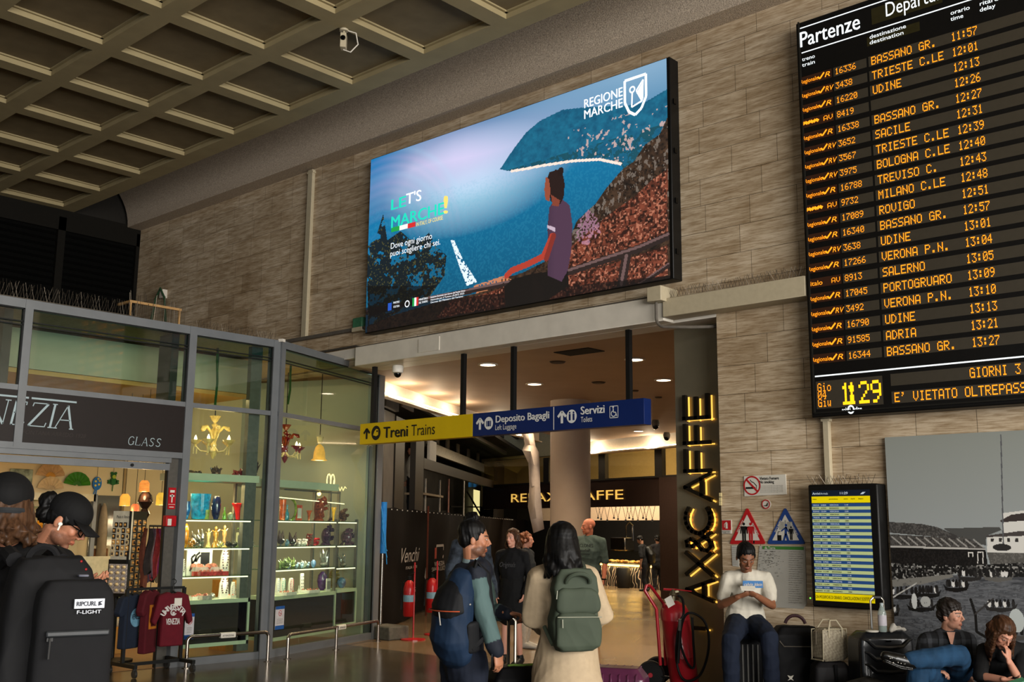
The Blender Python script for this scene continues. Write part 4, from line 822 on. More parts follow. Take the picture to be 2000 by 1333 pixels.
p=fk[0]+cu_*(CU(1195)-CU(1170)+.1)+V((0,0,ktop+.37))-cn*.4
t=thing('coffee_machine','chrome coffee machine with a tall hooped arm on the cafe counter','coffee machine',p)
M_chr=mat('chrome','9a948a',.2,metal=1,noise=.05)
MB().obox(p+V((0,0,.2)),cu_*.35,cn*.2,V((0,0,.2))).build('body',M_chr,t,bevel=.03);MB().tube([p+cu_*.2+V((0,0,.4)),p+cu_*.2+V((0,0,.75)),p+cu_*.35+V((0,0,.85)),p+cu_*.5+V((0,0,.75)),p+cu_*.5+V((0,0,.3))],.03).build('arm',M_chr,t,smooth=True)
p=PV(1218,1148,CA-cn*2.3,CB-cn*2.3);o=MB().lathe((p.x,p.y,0),[(.17,0),(.21,.05),(.21,.55),(.19,.58),(.1,.6)],18).build('waste_bin',M_cd,smooth=True);tag(o,'dark bin standing against the patterned cafe counter','bin')
# ---------------------------------------------------------------- building site behind the brown fence sheet
TA,TB=V((-13.45,11.45,0)),V((-19.39,19.891,0));tu=(TB-TA).normalized();tn=V((tu.y,-tu.x,0));ft=frame(TA,tu)
TU=lambda x,y:(PV(x,y,TA,TB)-TA).dot(tu)
M_tarp=mat('brown_sheet','120d0b',.85,spec=.06,noise=.2,scale=2,bump=.3);TH=2.03;TLn=25.0
t=thing('site_fence','dark brown fence sheet with white brand lettering around the building site','fence',(TA.x,TA.y,0))
b=MB();nx,nz=180,16;vs=[]
for i in range(nx+1):
 for j in range(nz+1):
  u=TLn*i/nx;z=.04+(TH-.04)*j/nz;sag=.02*math.sin(u*5.1)*(j/nz)**3;d=.06*math.sin(u*1.1+z*1.1)+.025*math.sin(u*2.9-z*2.3)+.02*math.sin(z*4+u)
  vs.append(TA+tu*u+tn*d+V((0,0,z-.03*abs(math.sin(u*1.9))*(j/nz))))
b.add(vs,[(i*(nz+1)+j,(i+1)*(nz+1)+j,(i+1)*(nz+1)+j+1,i*(nz+1)+j+1)for i in range(nx)for j in range(nz)]);b.build('sheet',M_tarp,t,smooth=True)
def ftxt(b,s,x,y,x1,h,bold=0.,shear=0.):u=TU(x,y);z=PV(x,y,TA,TB).z;b.text(s,ft,u,z,h,.11,bold,shear,width=TU(x1,y)-u)
b=MB();ftxt(b,'Venchi',772,1100,808,.26,-.004,.45);ftxt(b,'ITALIA 1878',781,1113,803,.05,.01);ftxt(b,'VENEZIA',838,1107,858,.09,.015);ftxt(b,'SANTA LUCIA',833,1118,862,.09,.015);ftxt(b,'OPENING',778,1162,800,.09,.015)
u=TU(842,1086);z=PV(842,1086,TA,TB).z;u2=TU(856,1086)
b.line2(ft,[(u,z),(u,z+.2),(u2,z+.2),(u2,z+.1)],.05,.11).line2(ft,[(u2,z),(u2,z-.04),(u2-.08,z-.04)],.05,.11);b.build('white_lettering',mat('sheet_print','b8b0a6',.6,noise=.05),t)
b=MB();u=TU(838,1092);z=PV(838,1092,TA,TB).z;b.rect(ft,u,u+.2,z,z+.22,.115);b.build('red_white_notice',M_red,t)
u,z=TU(820,1121),PV(820,1121,TA,TB).z;MB().flat([(u-.02,z+.12),(u+.16,z),(u+.05,z-.16),(u-.12,z-.06)],ft,.12).build('paper_note',M_sw,t)
b=MB();rg=random.Random(2)
for k in range(44):p=TA+tu*(.15+k*.41)+V((0,0,TH-.05))+tn*.07;b.ball(p,.012,4,6)
b.build('eyelets',M_sw,t)
p=TA+tu*TU(818,1200);q=p+V((0,0,2.1));b=MB();b.tube([p+tn*.14,q+tn*.14],.02,6);b.build('copper_rail',mat('copper_post','6a3828',.4,metal=.4),t)
# blue wrapped post by the shop
p=PZ(742,1247,0);tp=PD(742,980,DEP(p));t=thing('scaffold_post','steel post with a bright blue wrapped top between shop and fence','post',(p.x,p.y,0))
zb_=PD(742,1082,DEP(p)).z;MB().tube([(p.x,p.y,0),(p.x,p.y,zb_)],.024,10).build('pole',M_chr,t,smooth=True);MB().tube([(p.x,p.y,zb_),(p.x,p.y,tp.z)],[.05,.052],10).build('blue_sleeve',mat('blue_foam','1f6fb4',.6,noise=.12),t,smooth=True);MB().box((p.x-.1,p.y-.18,0),(p.x+.42,p.y+.22,.2)).build('foot_block',mat('concrete_block','5a574e',.85,noise=.2,bump=.3),t,bevel=.02)
b=MB()
for k in range(3):b.tube([(p.x,p.y-.06,tp.z-.05),(p.x+.1,p.y-.1,tp.z-.2-.1*k),(p.x+.08+.04*k,p.y-.08,tp.z-.6),(p.x+.2,p.y-.08,tp.z-.75-.1*k)],.006,5)
b.build('blue_string',mat('blue_string','2c86c8',.6),t)
# frames of the shop being rebuilt
FA,FB=TA-tn*.35,TB-tn*.35;ff=frame(FA,tu);FU=lambda x,y:(PV(x,y,FA,FB)-FA).dot(tu);FZ=lambda x,y:PV(x,y,FA,FB).z
M_fb=mat('site_frame','1c1610',.5,noise=.12);M_pl=mat('plaster_board','6c675f',.8,noise=.12,scale=4);M_dk2=mat('site_dark','1a1612',.8,noise=.3,scale=3)
t=thing('metal_framework','dark metal frame of the unfinished shop above the brown fence','frame',(FA.x,FA.y,0))
for x0,x1 in((741,750),(772,790),(812,828),(972,985)):u0,u1=FU(x0,900),FU(x1,900);MB().fbox(ff,u0,u1,0,ZP-.25,-.12,0).build('post',M_fb,t)
def fbar(x0,y0,x1,y1,th,m=M_fb,n='beam',d=0.):
 u0,u1=FU(x0,y0),FU(x1,y1);z=(FZ(x0,y0)+FZ(x1,y1))/2;h=th/2*MPP(PV((x0+x1)/2,(y0+y1)/2,FA,FB));MB().fbox(ff,u0,u1,z-h,z+h,-.1-d,-d).build(n,m,t)
fbar(828,918,985,945,17);fbar(748,796,990,862,9);fbar(760,748,985,830,8);fbar(985,858,1060,872,8);fbar(1032,905,1060,1000,6)
u0,u1=FU(749,900),FU(772,900);MB().fbox(ff,u0,u1,1.9,FZ(760,803),-.06,-.03).build('white_board',M_pl,t);MB().fbox(ff,u0,u1+.1,FZ(760,797),FZ(760,780),-.06,.02).build('white_plate',M_pl,t)
MB().fbox(ff,FU(986,900),FU(1060,900),1.2,ZP-.3,-.06,-.04).build('glass_pane',glass('site_glass','a09890',refl=2.),t)
MB().fbox(ff,FU(790,760),FU(812,760),FZ(800,800),FZ(800,778),-.06,-.03).build('brown_panel',mat('brown_board','5a4636',.7,noise=.1),t)
BK=1.7;ZBK=frame(FA-tn*BK,tu)
structure(MB().fbox(ZBK,0,34,0,ZP+.5,-.1,0).build('wall_site',M_dk2));structure(MB().fbox(ff,0,34,ZP+.35,ZP+.45,-BK,.3).build('ceiling_site',M_dk2))
BU=lambda x,y,d=1.0:(PV(x,y,FA-tn*d,FB-tn*d)-FA).dot(tu);BZ=lambda x,y,d=1.0:PV(x,y,FA-tn*d,FB-tn*d).z
o=MB().fbox(ff,BU(842,890),BU(985,890),BZ(905,908),BZ(905,890),-1.1,-1.0).build('concrete_beam',mat('raw_concrete','8f887c',.85,noise=.2,bump=.3));tag(o,'pale concrete beam inside the building site','beam')
for i,x in enumerate((846,866,886,906,926,944)):u=BU(x,870);o=MB().fbox(ff,u,u+.42,BZ(900,893),min(BZ(900,855),ZP+.3),-1.25,-1.2).build('plasterboard',M_pl);tag(o,'grey plasterboard sheet with pale joints above the concrete beam','board','plasterboard sheets in the site')
for i,(x,y0,y1,c)in enumerate(((831,935,1000,'b9b2a6'),(859,938,970,'b9b2a6'),(876,936,1000,'b88878'),(906,938,1005,'b9b2a6'))):
 u=BU(x,960,.6);o=MB().tube([FA+tu*u-tn*.6+V((0,0,BZ(x,y0,.6))),FA+tu*u-tn*.6],.025,8).build('scaffold_tube',mat('tube_'+c,c,.35,metal=.5),smooth=True)
 tag(o,['pale upright scaffold tube just right of the thick frame post','second pale scaffold tube from the thick frame post','pinkish upright scaffold tube above the fence','pale scaffold tube left of the lit doorway'][i],'scaffold tube','scaffold tubes in the site')
o=MB().fbox(ff,BU(830,967,.5),BU(866,967,.5),BZ(848,970,.5),BZ(848,966,.5),-1.0,-.5).build('scaffold_deck',mat('deck_wood','8a7a64',.7));tag(o,'narrow pale scaffold platform above the fence','platform')
o=MB().fbox(ff,BU(927,980,1.5),BU(938,980,1.5),0,BZ(932,958,1.5),-1.55,-1.52).build('lit_doorway',mat('doorway_glow','ffe8a0',.5,emit='e8dc98',es=1.0,noise=0));tag(o,'narrow bright lit doorway deep inside the building site','doorway')
o=MB().fbox(ff,BU(957,975,1.5),BU(965,975,1.5),.9,BZ(960,965,1.5),-1.55,-1.52).build('lit_shelf_window',mat('doorway_glow2','e8c8a0',.5,emit='a87858',es=.7,noise=.5));tag(o,'narrow lit window right of the bright doorway','window')
o=MB().flat([(BU(915,948,.8),BZ(915,952,.8)),(BU(930,948,.8),BZ(930,952,.8)),(BU(936,948,.8),BZ(936,948,.8)),(BU(930,944,.8),BZ(930,943,.8)),(BU(915,944,.8),BZ(915,943,.8))],frame(FA-tn*.8,tu),0).build('blue_pennant',mat('blue_sheet','1c5c9c',.6));tag(o,'small bright blue sheet hanging in the building site','sheet')
for k,(xa,ya,xb,yb)in enumerate(((912,960,938,1005),(980,960,960,1005),(880,990,985,992),(835,1000,870,1000))):
 o=MB().bar(PV(xa,ya,FA-tn*.7,FB-tn*.7),PV(xb,yb,FA-tn*.7,FB-tn*.7),.04,.04).build('scaffold_brace',M_dark);tag(o,['dark slanting brace in front of the bright doorway','dark slanting brace by the thick right post','long dark level bar above the fence sheet','short dark level bar behind the thick frame post'][k],'brace','scaffold braces in the site')
light('POINT','site_fill',FA+tu*5-tn*1.2+V((0,0,2.9)),40,(1,.85,.65),rad=.2);light('POINT','site_fill',FA+tu*2-tn*1.2+V((0,0,3.2)),30,(1,.85,.65),rad=.2)  # added fill lights without fixtures, to brighten the dark site
o=MB().fbox(ff,BU(843,830,.3),BU(856,830,.3),BZ(850,910,.3),BZ(850,862,.3),-.4,-.33).build('white_sheet',mat('white_cloth','b8b2a8',.8,noise=.05),bevel=.02);tag(o,'pale sheet hanging behind the thick frame post, under the yellow sign','sheet')
# long paper strip hanging in front of the glass
b=MB();dp=18.2;L_=[(1020,842,1041,842),(1025,868,1046,872),(1020,880,1053,884),(1032,905,1054,912),(1034,950,1055,950),(1031,990,1058,990),(1036,1015,1060,1012),(1042,1042,1063,1034)];vs=[]
for i,(xa,ya,xb,yb)in enumerate(L_):vs+=[PD(xa,ya,dp+.12*math.sin(i*1.7)),PD((xa+xb)/2,(ya+yb)/2,dp-.1+.1*math.sin(i*2.2)),PD(xb,yb,dp+.1*math.sin(i))]
b.add(vs,[f for i in range(len(L_)-1)for f in((i*3,i*3+3,i*3+4,i*3+1),(i*3+1,i*3+4,i*3+5,i*3+2))]);o=b.build('paper_strip',mat('paper_strip','b3a69c',.7,noise=.05),smooth=True);o.modifiers.new('thickness','SOLIDIFY').thickness=.004
tag(o,'long torn white paper strip hanging down in front of the column','paper')
# two extinguishers on stands before the fence
M_ext=mat('extinguisher_red','9a1216',.35,noise=.08,coat=.3)
def extinguisher(p,label,k=1.):
 t=thing('fire_extinguisher',label,'fire extinguisher',(p.x,p.y,0));z=.34
 MB().lathe((p.x,p.y,z),[(.075,0),(.09,.02),(.09,.42),(.07,.5),(.03,.54)],18).build('cylinder',M_ext,t,smooth=True);MB().lathe((p.x,p.y,z+.54),[(.025,0),(.03,.06)],10).bar((p.x-.02,p.y,z+.62),(p.x+.1,p.y,z+.66),.025,.015).build('valve',M_blk,t)
 MB().tube([(p.x+.02,p.y,z+.58),(p.x-.12,p.y-.04,z+.5),(p.x-.12,p.y-.05,z+.1)],.014,6).build('hose',M_blk,t,smooth=True)
 MB().lathe((p.x+.09,p.y+.02,0),[(.19,0),(.19,.015),(.02,.03),(.013,.04),(.013,1.15)],16).build('stand',M_ext,t);MB().lathe((p.x,p.y,z+.22),[(.0915,0),(.0915,.1)],18).build('sticker',mat('pale_blue_label','6f93a8',.5),t)
extinguisher(PZ(797,1250,0),'red fire extinguisher on a red stand in front of the fence lettering');extinguisher(PZ(842,1240,0),'red fire extinguisher on a stand half hidden by the blue backpack')
# ================================================================ THE GLASS SHOP
SX=-11.85;fs1=frame((SX,0,0),(0,1,0)) # u runs along +Y, facing the hall
A2,B2=V((-11.82,8.34,0)),V((-12.80,10.98,0));u2=(B2-A2).normalized();n2=V((u2.y,-u2.x,0));fs2=frame(A2,u2);L2=(B2-A2).length
M_al=mat('grey_aluminium','6f7274',.4,metal=.35,noise=.06,scale=5);M_gl=glass('shop_glass','dfeee4',refl=1.3);M_gu=glass('shop_glass_upper','d4e4d8',refl=1.8);M_gas=mat('black_gasket','0d0e0d',.5);M_teal=glass('teal_glass','8cb8b8',refl=2.2)
shop=thing('glass_shopfront','grey aluminium and glass front of the souvenir shop on the left','shop front',(SX,6,0))
Y0,Ya,Yb,Yc=2.2,4.97,7.03,8.34;ZT,ZP1,ZTR,ZTR1=4.14,4.04,3.12,3.18
for y in(Y0,Ya):MB().fbox(fs1,y-.045,y+.045,2.5,ZT,-.06,.03).build('mullion',M_al,shop)
MB().fbox(fs1,Yb-.05,Yb+.05,0,ZT,-.1,.03).build('post',M_al,shop);MB().fbox(fs1,Yc-.10,Yc+.0,0,ZT,-.1,.03).fbox(fs2,0.0,.09,0,ZT,-.1,.03).build('corner_post',M_al,shop);MB().fbox(fs2,L2-.1,L2+.06,0,ZT,-.12,.03).build('post',M_al,shop)
MB().fbox(fs2,-.03,.035,ZT-.02,ZT+.02,-.02,.05).build('corner_cap',M_white,shop)
b=MB();b.fbox(fs1,Y0,Yc,ZP1,ZT,-.12,.025).fbox(fs2,0,L2,ZP1,ZT,-.12,.025);b.build('top_rail',M_al,shop)
b=MB();b.fbox(fs1,Y0,Yc,ZTR,ZTR1,-.06,.02).fbox(fs2,0,L2,ZTR,ZTR1,-.06,.02);b.build('transom',M_al,shop)
MB().fbox(fs1,Y0,Yb,2.48,2.55,-.06,.025).build('transom',M_al,shop);MB().fbox(fs1,Yb,Yc,0,.09,-.06,.01).fbox(fs2,0,L2,0,.10,-.06,.01).build('bottom_rail',M_al,shop)
b=MB()
for fr,a,c in((fs1,Y0,Ya-.045),(fs1,Ya+.045,Yb-.05),(fs1,Yb+.05,Yc-.1),(fs2,.09,L2-.1)):
 for z in(ZP1-.012,ZP1-.155,ZP1-.195):b.fbox(fr,a,c,z,z+.012,-.01,.008)
 b.fbox(fr,a,a+.012,ZTR1,ZP1,-.01,.008).fbox(fr,c-.012,c,ZTR1,ZP1,-.01,.008)
for fr,a,c in((fs1,Yb+.05,Yc-.1),(fs2,.09,L2-.1)):b.fbox(fr,c-.014,c,.1,ZTR,-.01,.01).fbox(fr,a,a+.01,.1,ZTR,-.01,.008)
b.build('gaskets',M_gas,shop)
for fr,a,c in((fs1,Y0,Ya-.045),(fs1,Ya+.045,Yb-.05),(fs1,Yb+.05,Yc-.1),(fs2,.09,L2-.1)):
 MB().rect(fr,a,c,ZTR1,ZP1-.18,-.02).build('upper_pane',M_gu,shop);MB().rect(fr,a,c,ZP1-.18,ZP1,-.018).build('tinted_pane',M_teal,shop)
MB().rect(fs1,Yb+.05,Yc-.1,.09,ZTR,-.02).build('window_pane',M_gl,shop);MB().rect(fs2,.09,L2-.1,.1,ZTR,-.02).build('window_pane',M_gl,shop)
b=MB()
for z in(2.42,2.45):pass
b.fbox(fs1,3.0,Yb-.18,2.42,2.48,-.1,.0).fbox(fs1,3.0,Yb-.18,2.33,2.41,-.09,-.03);b.build('shutter_box',M_al,shop);MB().lathe((SX-.02,6.35,2.37),[(.02,0),(.02,.01)],10,ax=(1,0,0)).build('shutter_lock',M_gas,shop)
MB().fbox(fs1,Yb-.19,Yb-.05,0,2.5,-.12,-.06).build('door_jamb',mat('jamb_grey','4f4c46',.5,metal=.2),shop);MB().fbox(fs1,Yb-.205,Yb-.19,0,2.5,-.09,-.04).build('door_guide',M_gas,shop)
MB().fbox(fs1,4.62,4.80,0,2.45,-.12,-.02).build('door_jamb',M_white,shop)
# name board
sb=thing('shop_sign','dark brown shop name board with pale serif lettering','shop sign',(SX,5,2.55));MB().fbox(fs1,Y0,6.98,2.55,3.12,-.03,.012).build('board',mat('sign_brown','1f1917',.4,noise=.06),sb)
b=MB()
def serif(ch,u,v,w,h):
 """capital letters with thick and thin strokes and small serifs, leaning a little"""
 tk,tn_=.028*h/.3,.012*h/.3;sl=.16
 S_=lambda x,y:(u+x*w+y*h*sl,v+y*h)
 st=lambda a,c,t:b.line2(fs1,[S_(*a),S_(*c)],t,.014)
 sf=lambda x,y,l=.13:b.line2(fs1,[S_(x-l,y),S_(x+l,y)],tn_,.0142)
 if ch=='N':st((.1,0),(.1,1),tn_);st((.1,1),(.9,0),tk);st((.9,0),(.9,1),tn_);sf(.1,0);sf(.05,1);sf(.9,1)
 if ch=='E':st((.15,0),(.15,1),tk);st((.1,.985),(.85,.985),tn_);st((.1,.015),(.9,.015),tn_);st((.15,.52),(.7,.52),tn_);st((.85,1),(.85,.86),tn_);st((.9,0),(.95,.16),tn_);st((.7,.6),(.7,.44),tn_)
 if ch=='Z':st((.1,.985),(.9,.985),tn_);st((.9,.98),(.06,.02),tk);st((.05,.015),(.95,.015),tn_);st((.1,1),(.06,.84),tn_);st((.95,0),(1,.18),tn_)
 if ch=='I':st((.5,0),(.5,1),tk);sf(.5,0,.3);sf(.5,1,.3)
 if ch=='A':st((.05,0),(.5,1),tn_);st((.5,1),(.95,0),tk);st((.22,.36),(.78,.36),tn_);sf(.05,0,.12);sf(.95,0,.12)
 if ch=='V':st((.05,1),(.5,0),tk);st((.5,0),(.95,1),tn_);sf(.05,1);sf(.95,1)
 if ch=='G':b.line2(fs1,[S_(.5+.45*math.cos(R(a)),.5+.5*math.sin(R(a)))for a in range(40,331,15)],tk*.8,.014);st((.88,.05),(.88,.42),tk);sf(.85,.42,.16)
 if ch=='L':st((.15,0),(.15,1),tk);st((.1,.015),(.85,.015),tn_);st((.85,0),(.9,.2),tn_);sf(.15,1)
 if ch=='S':b.line2(fs1,[S_(x,y)for x,y in((.85,.85),(.6,.99),(.3,.95),(.2,.75),(.35,.58),(.65,.46),(.82,.28),(.7,.06),(.4,.01),(.12,.14))],tk*.9,.014)
for ch,w,u in(('V',.24,4.08),('E',.17,4.36),('N',.24,4.58),('E',.165,4.86),('Z',.20,5.06),('I',.09,5.27),('A',.21,5.36)):serif(ch,u,2.735,w,.265)
for k,ch in enumerate('GLASS'):serif(ch,6.255+k*.088,2.605,.078,.098)
b.rect(fs1,4.0,5.055,3.035,3.055,.014).rect(fs1,5.085,5.60,3.035,3.055,.014);b.build('pale_lettering',mat('pale_blue_letters','9fb0b4',.5,noise=0),sb)
MB().text('FONTANA ARREDO 1928',fs1,5.02,2.645,.045,.0135,0,.2,width=.72).build('worn_lettering',mat('worn_letters','2f2926',.5),sb)
# shell of the shop
M_sw1=mat('shop_wall_cream','c3ae84',.7,noise=.04,scale=2);M_sw2=mat('shop_wall_white','a6a690',.7,noise=.04,scale=2);M_sw3=mat('shop_soffit','c49a58',.7,noise=.05,scale=2);M_wood=mat('shop_floor_wood','7e5c3c',.35,noise=.15,scale=3,stretch=(1,8,1))
structure(MB().prism([(-17.6,1.5),(SX-.06,1.5),(SX-.06,8.3),(B2.x-.1,B2.y),(-17.6,B2.y+1)],frame((0,0,.002),(1,0,0),(0,1,0)),0,.004).build('floor_shop',M_wood));structure(MB().box((-17.7,1.5,0),(-17.6,12.2,ZP1)).build('wall_shop_back',M_sw1));structure(MB().box((-17.7,1.4,0),(SX-.05,1.5,ZP1)).build('wall_shop_side',M_sw1))
e0=B2-u2*.12-n2*.14
structure(MB().bar(e0+V((0,0,2)),e0-n2*5+V((0,0,2)),.08,4).build('wall_shop_end',M_sw2));structure(MB().box((-17.7,1.4,ZP1+.02),(SX-.13,8.3,ZP1+.1)).prism([(-17.7,8.3),(-12.0,8.3),(-12.98,10.98),(-17.7,12.2)],frame((0,0,ZP1+.02),(1,0,0),(0,1,0)),0,.08).build('ceiling_shop',mat('shop_ceiling','b59a6c',.7)))
bk0,bk1=PX(200,737,-13.0).z,PX(200,664,-13.0).z
b=MB();b.box((-17.6,1.5,bk0),(-13.0,8.7,bk1));structure(b.build('trim_7',M_sw2));structure(MB().box((-17.6,1.5,bk0-.06),(-13.02,8.68,bk0-.005)).build('trim_8',M_sw3))
structure(MB().box((SX-.14,Y0,2.5),(SX-.1,Yb,2.56)).build('trim_9',M_sw2))
# columns just inside the glass
for k,y in enumerate((Ya-.16,Yb-.16)):structure(MB().box((SX-.42,y-.05,2.55),(SX-.12,y+.05,ZP1)).build('trim_10',mat('inner_post','2e322d',.5)))
structure(MB().box((SX-.22,Yc-.33,.1),(SX-.14,Yc-.16,ZP1)).build('trim_11',mat('inner_steel','6a6a60',.35,metal=.4)))
# lamps that light the shop
WARM=(1,.70,.36)
for y in(2.9,4.6,6.0):light('AREA','shop_ceiling_light',(-14.4,y,bk0-.08),14,WARM,(3.6,.5))
light('AREA','shop_upper_light',(-12.6,5,ZP1-.02),4,(1,.88,.68),(.5,5.5));light('AREA','shop_display_light',(-14.2,9.4,3.9),6,WARM,(2.6,2.6))
# ---------------------------------------------------------------- things behind the door opening
XBK=-15.2 # partition seen through the door
structure(MB().box((XBK-.06,1.5,0),(XBK,8.0,bk0)).build('wall_shop_partition',M_sw1))
fb_=frame((XBK,0,0),(0,1,0));BY=lambda x,y,X=XBK:PX(x,y,X)
def onback(x,y,d=.03):p=BY(x,y,XBK+d);return p.y,p.z
def hang(b,y,z,t=.5):b.tube([(XBK+.03,y,z),(XBK+.03,y,z+t)],.003,4)
M_fan=mat('fan_lace','a8845a',.7,noise=.15);M_fanw=mat('fan_wood','b07828',.6)
def fan(x,y,rpx,col,m2,label,a0=8,a1=172):
 u,v=onback(x,y);r=rpx*MPP(BY(x,y))*1.1;t=thing('hand_fan',label,'fan',(XBK,u,v));b=MB()
 n=16
 for i in range(n):
  aa,ab=R(a0+(a1-a0)*i/n),R(a0+(a1-a0)*(i+1)/n);dd=.012 if i%2 else .0
  b.add([fb_[0]+fb_[1]*(u+q*math.cos(a))+fb_[2]*(v+q*math.sin(a))+fb_[3]*(.05+e)for a,e in((aa,dd),(ab,.012-dd))for q in(r*.36,r)],[(0,1,3,2)])
 b.build('leaf',col,t);b=MB();b.ring(fb_,u,v,.02,r*.4,.045,24,a0,a1);b.build('ribs',m2,t);return t
fan(97,933,26,M_fan,M_fanw,'open tan lace fan with an orange centre, high on the shop wall');fan(149,950,25,mat('fan_green','2e6410',.6,noise=.2),mat('fan_green2','265510',.6),'open plain green fan high on the shop wall',5,170);fan(97,958,24,mat('fan_faint','b59a70',.8),mat('fan_faint2','a88e66',.8),'pale cream fan below the tan lace one')
def clock(x,y,kind,label,main,second):
 u,v=onback(x,y);k=MPP(BY(x,y));t=thing('wall_clock',label,'clock',(XBK,u,v));b=MB();c=MB();E_=lambda q,px,py,rx,ry,n=.02:q.prism([(u+(px+rx*math.cos(a*.314))*k,v+(py+ry*math.sin(a*.314))*k)for a in range(20)],fb_,.02,.03+n)
 if kind=='palette':E_(b,0,0,9,13);b.line2(fb_,[(u-3*k,v-12*k),(u-6*k,v-22*k)],2.5*k,.04).line2(fb_,[(u,v-12*k),(u-1*k,v-22*k)],2.5*k,.04);[E_(c,px,py,2,2,.03)for px,py in((-4,4),(4,5),(-4,-4),(1,9),(3,-2))]
 if kind=='frog':E_(b,0,8,5,6);E_(b,0,-3,7,7);[E_(b,sx*4,13,2.2,2.6)for sx in(-1,1)];[E_(b,sx*8,-2-q,3.5,2)for sx in(-1,1)for q in(0,4)];b.line2(fb_,[(u,v-8*k),(u-k,v-22*k)],2*k,.04);E_(c,0,6,3.6,3.6,.03)
 if kind=='beetle':E_(b,0,0,8,11);E_(b,0,12,3,3.4);[b.line2(fb_,[(u+sx*6*k,v+yy*k),(u+sx*11*k,v+(yy+3)*k),(u+sx*12*k,v+(yy-1)*k)],2*k,.04)for sx in(-1,1)for yy in(6,0,-7)];E_(b,-3,-16,1.8,2);c.line2(fb_,[(u,v),(u+k,v+6*k)],1.2*k,.07).line2(fb_,[(u,v),(u-5*k,v+2*k)],1.2*k,.07)
 b.build('body',main,t);c.build('face_marks',second,t)
 q=MB();hang(q,u,v+10*k,.28);q.build('hanging_wire',M_wire,t)
clock(189,945,'palette','small blue painter palette wall clock with coloured dots',mat('clock_blue','1c5c94',.4),mat('clock_spots','b8a040',.4));clock(221,938,'frog','small green frog wall clock with a pendulum',mat('clock_green','1c5220',.4),mat('clock_yellow','9aa030',.4));clock(254,941,'beetle','small dark red beetle wall clock',mat('clock_red','6a1418',.4),mat('clock_hands','d8c8b0',.4))
u,v=onback(40,939);t=thing('square_ornament','square black and white swirl glass panel high at the left of the doorway','panel',(XBK,u,v));MB().fbox(fb_,u-.16,u+.16,v-.16,v+.16,.02,.05).build('panel',mat('swirl_glass','6a705e',.2,noise=.9,scale=9),t,bevel=.01)
# pendant lamps in the doorway
M_bulb=mat('lamp_glow','ffe0a0',.5,emit='ffc870',es=7,noise=0)
def lampshade(x,y,X,rpx,hpx,m,label,prof=((.55,1),(.95,.75),(1.,0))):
 p=PX(x,y,X);k=MPP(p);t=thing('pendant_lamp',label,'lamp',(p.x,p.y,p.z-hpx*k/2));h=hpx*k
 MB().lathe((p.x,p.y,p.z-h/2),[(r*rpx*k,z*h)for r,z in prof[::-1]],18).build('shade',m,t,smooth=True);MB().ball((p.x,p.y,p.z),rpx*k*.4).build('bulb',M_bulb,t,smooth=True);MB().tube([(p.x,p.y,p.z+h/2),(p.x,p.y,bk0-.02)],.004,4).build('cord',M_wire,t)
 light('POINT','pendant_glow',(p.x,p.y,p.z-h/2-.04),5,WARM,rad=.04)
M_shA=mat('shade_striped','c07a3a',.3,emit='d8863a',es=.9,noise=.6,scale=14,stretch=(1,1,3));M_shB=mat('shade_amber','d8a040',.3,emit='e0a040',es=.7,noise=.2);M_shC=mat('shade_red_white','a85030',.3,emit='c86038',es=1.0,noise=.5,scale=10)
lampshade(282,950,-13.2,10,22,M_shA,'striped red and white glass shade lamp, highest in the doorway');lampshade(244,977,-13.8,10,23,M_shB,'amber bell lamp in the doorway, left of the striped shade');lampshade(264,993,-13.8,8,16,M_shC,'small red and white shade hanging above the magnet rack');lampshade(315,975,-13.6,10,24,mat('shade_yellow','c0a040',.3,emit='c8a038',es=.8,noise=.3),'yellow leaf patterned lamp beside the door jamb')
p=PX(283,990,-13.3);o=MB().lathe((p.x,p.y,p.z-.3),[(.02,0),(.04,.06),(.03,.12),(.07,.2),(.04,.27),(.1,.36),(.08,.45),(.02,.52)],14).build('glass_ornament',mat('dark_glass','241814',.15,noise=.4),smooth=True);tag(o,'dark twisted glass ornament hanging below the striped lamp','ornament')
# cabinet, mirror and coat at the left of the doorway
M_cab=mat('cabinet_white','b5a988',.5,noise=.04)
y0,z1=onback(0,965)[0],onback(160,967)[1];y1=onback(161,968)[0]
t=thing('display_cabinet','tall pale glass display cabinet behind the man with the cap','cabinet',(XBK+.3,(y0+y1)/2,0));b=MB();b.box((XBK+.02,y0,z1-.1),(XBK+.45,y1,z1));b.box((XBK+.02,y0,0),(XBK+.45,y1,.7));b.build('carcass',M_cab,t)
for y in(onback(67,1000)[0],onback(158,1000)[0]):MB().box((XBK+.4,y-.03,.7),(XBK+.45,y+.03,z1)).build('upright',M_al,t)
for z in(1.1,1.5,1.9):MB().box((XBK+.03,y0,z),(XBK+.42,y1,z+.01)).build('glass_shelf',glass('shelf_glass','d8f0e0'),t)
def vase_prof(kind,h,r):
 P={'vase':[(.35,0),(.42,.05),(.9,.35),(1,.6),(.75,.85),(.85,1)],'flare':[(.3,0),(.35,.1),(.45,.4),(.65,.7),(1.05,.95),(1.0,1)],'ovoid':[(.45,0),(.8,.2),(1,.5),(.95,.75),(.7,.95),(.5,1)],'globe':[(.4,0),(.8,.18),(1,.5),(.85,.8),(.4,.97),(.3,1)],'tub':[(.75,0),(.82,.1),(.9,.5),(1,1)],'bottle':[(.8,0),(1,.1),(.9,.45),(.4,.6),(.3,.8),(.4,1)],'tree':[(.3,0),(.3,.06),(1,.1),(.7,.35),(.8,.36),(.45,.62),(.55,.63),(.05,1)]}[kind]
 return[(a*r,z*h)for a,z in P]
M_amb=mat('amber_glass','c07818',.12,emit='c07010',es=.25,noise=.5,scale=25)  # faint emission makes the glass look lit
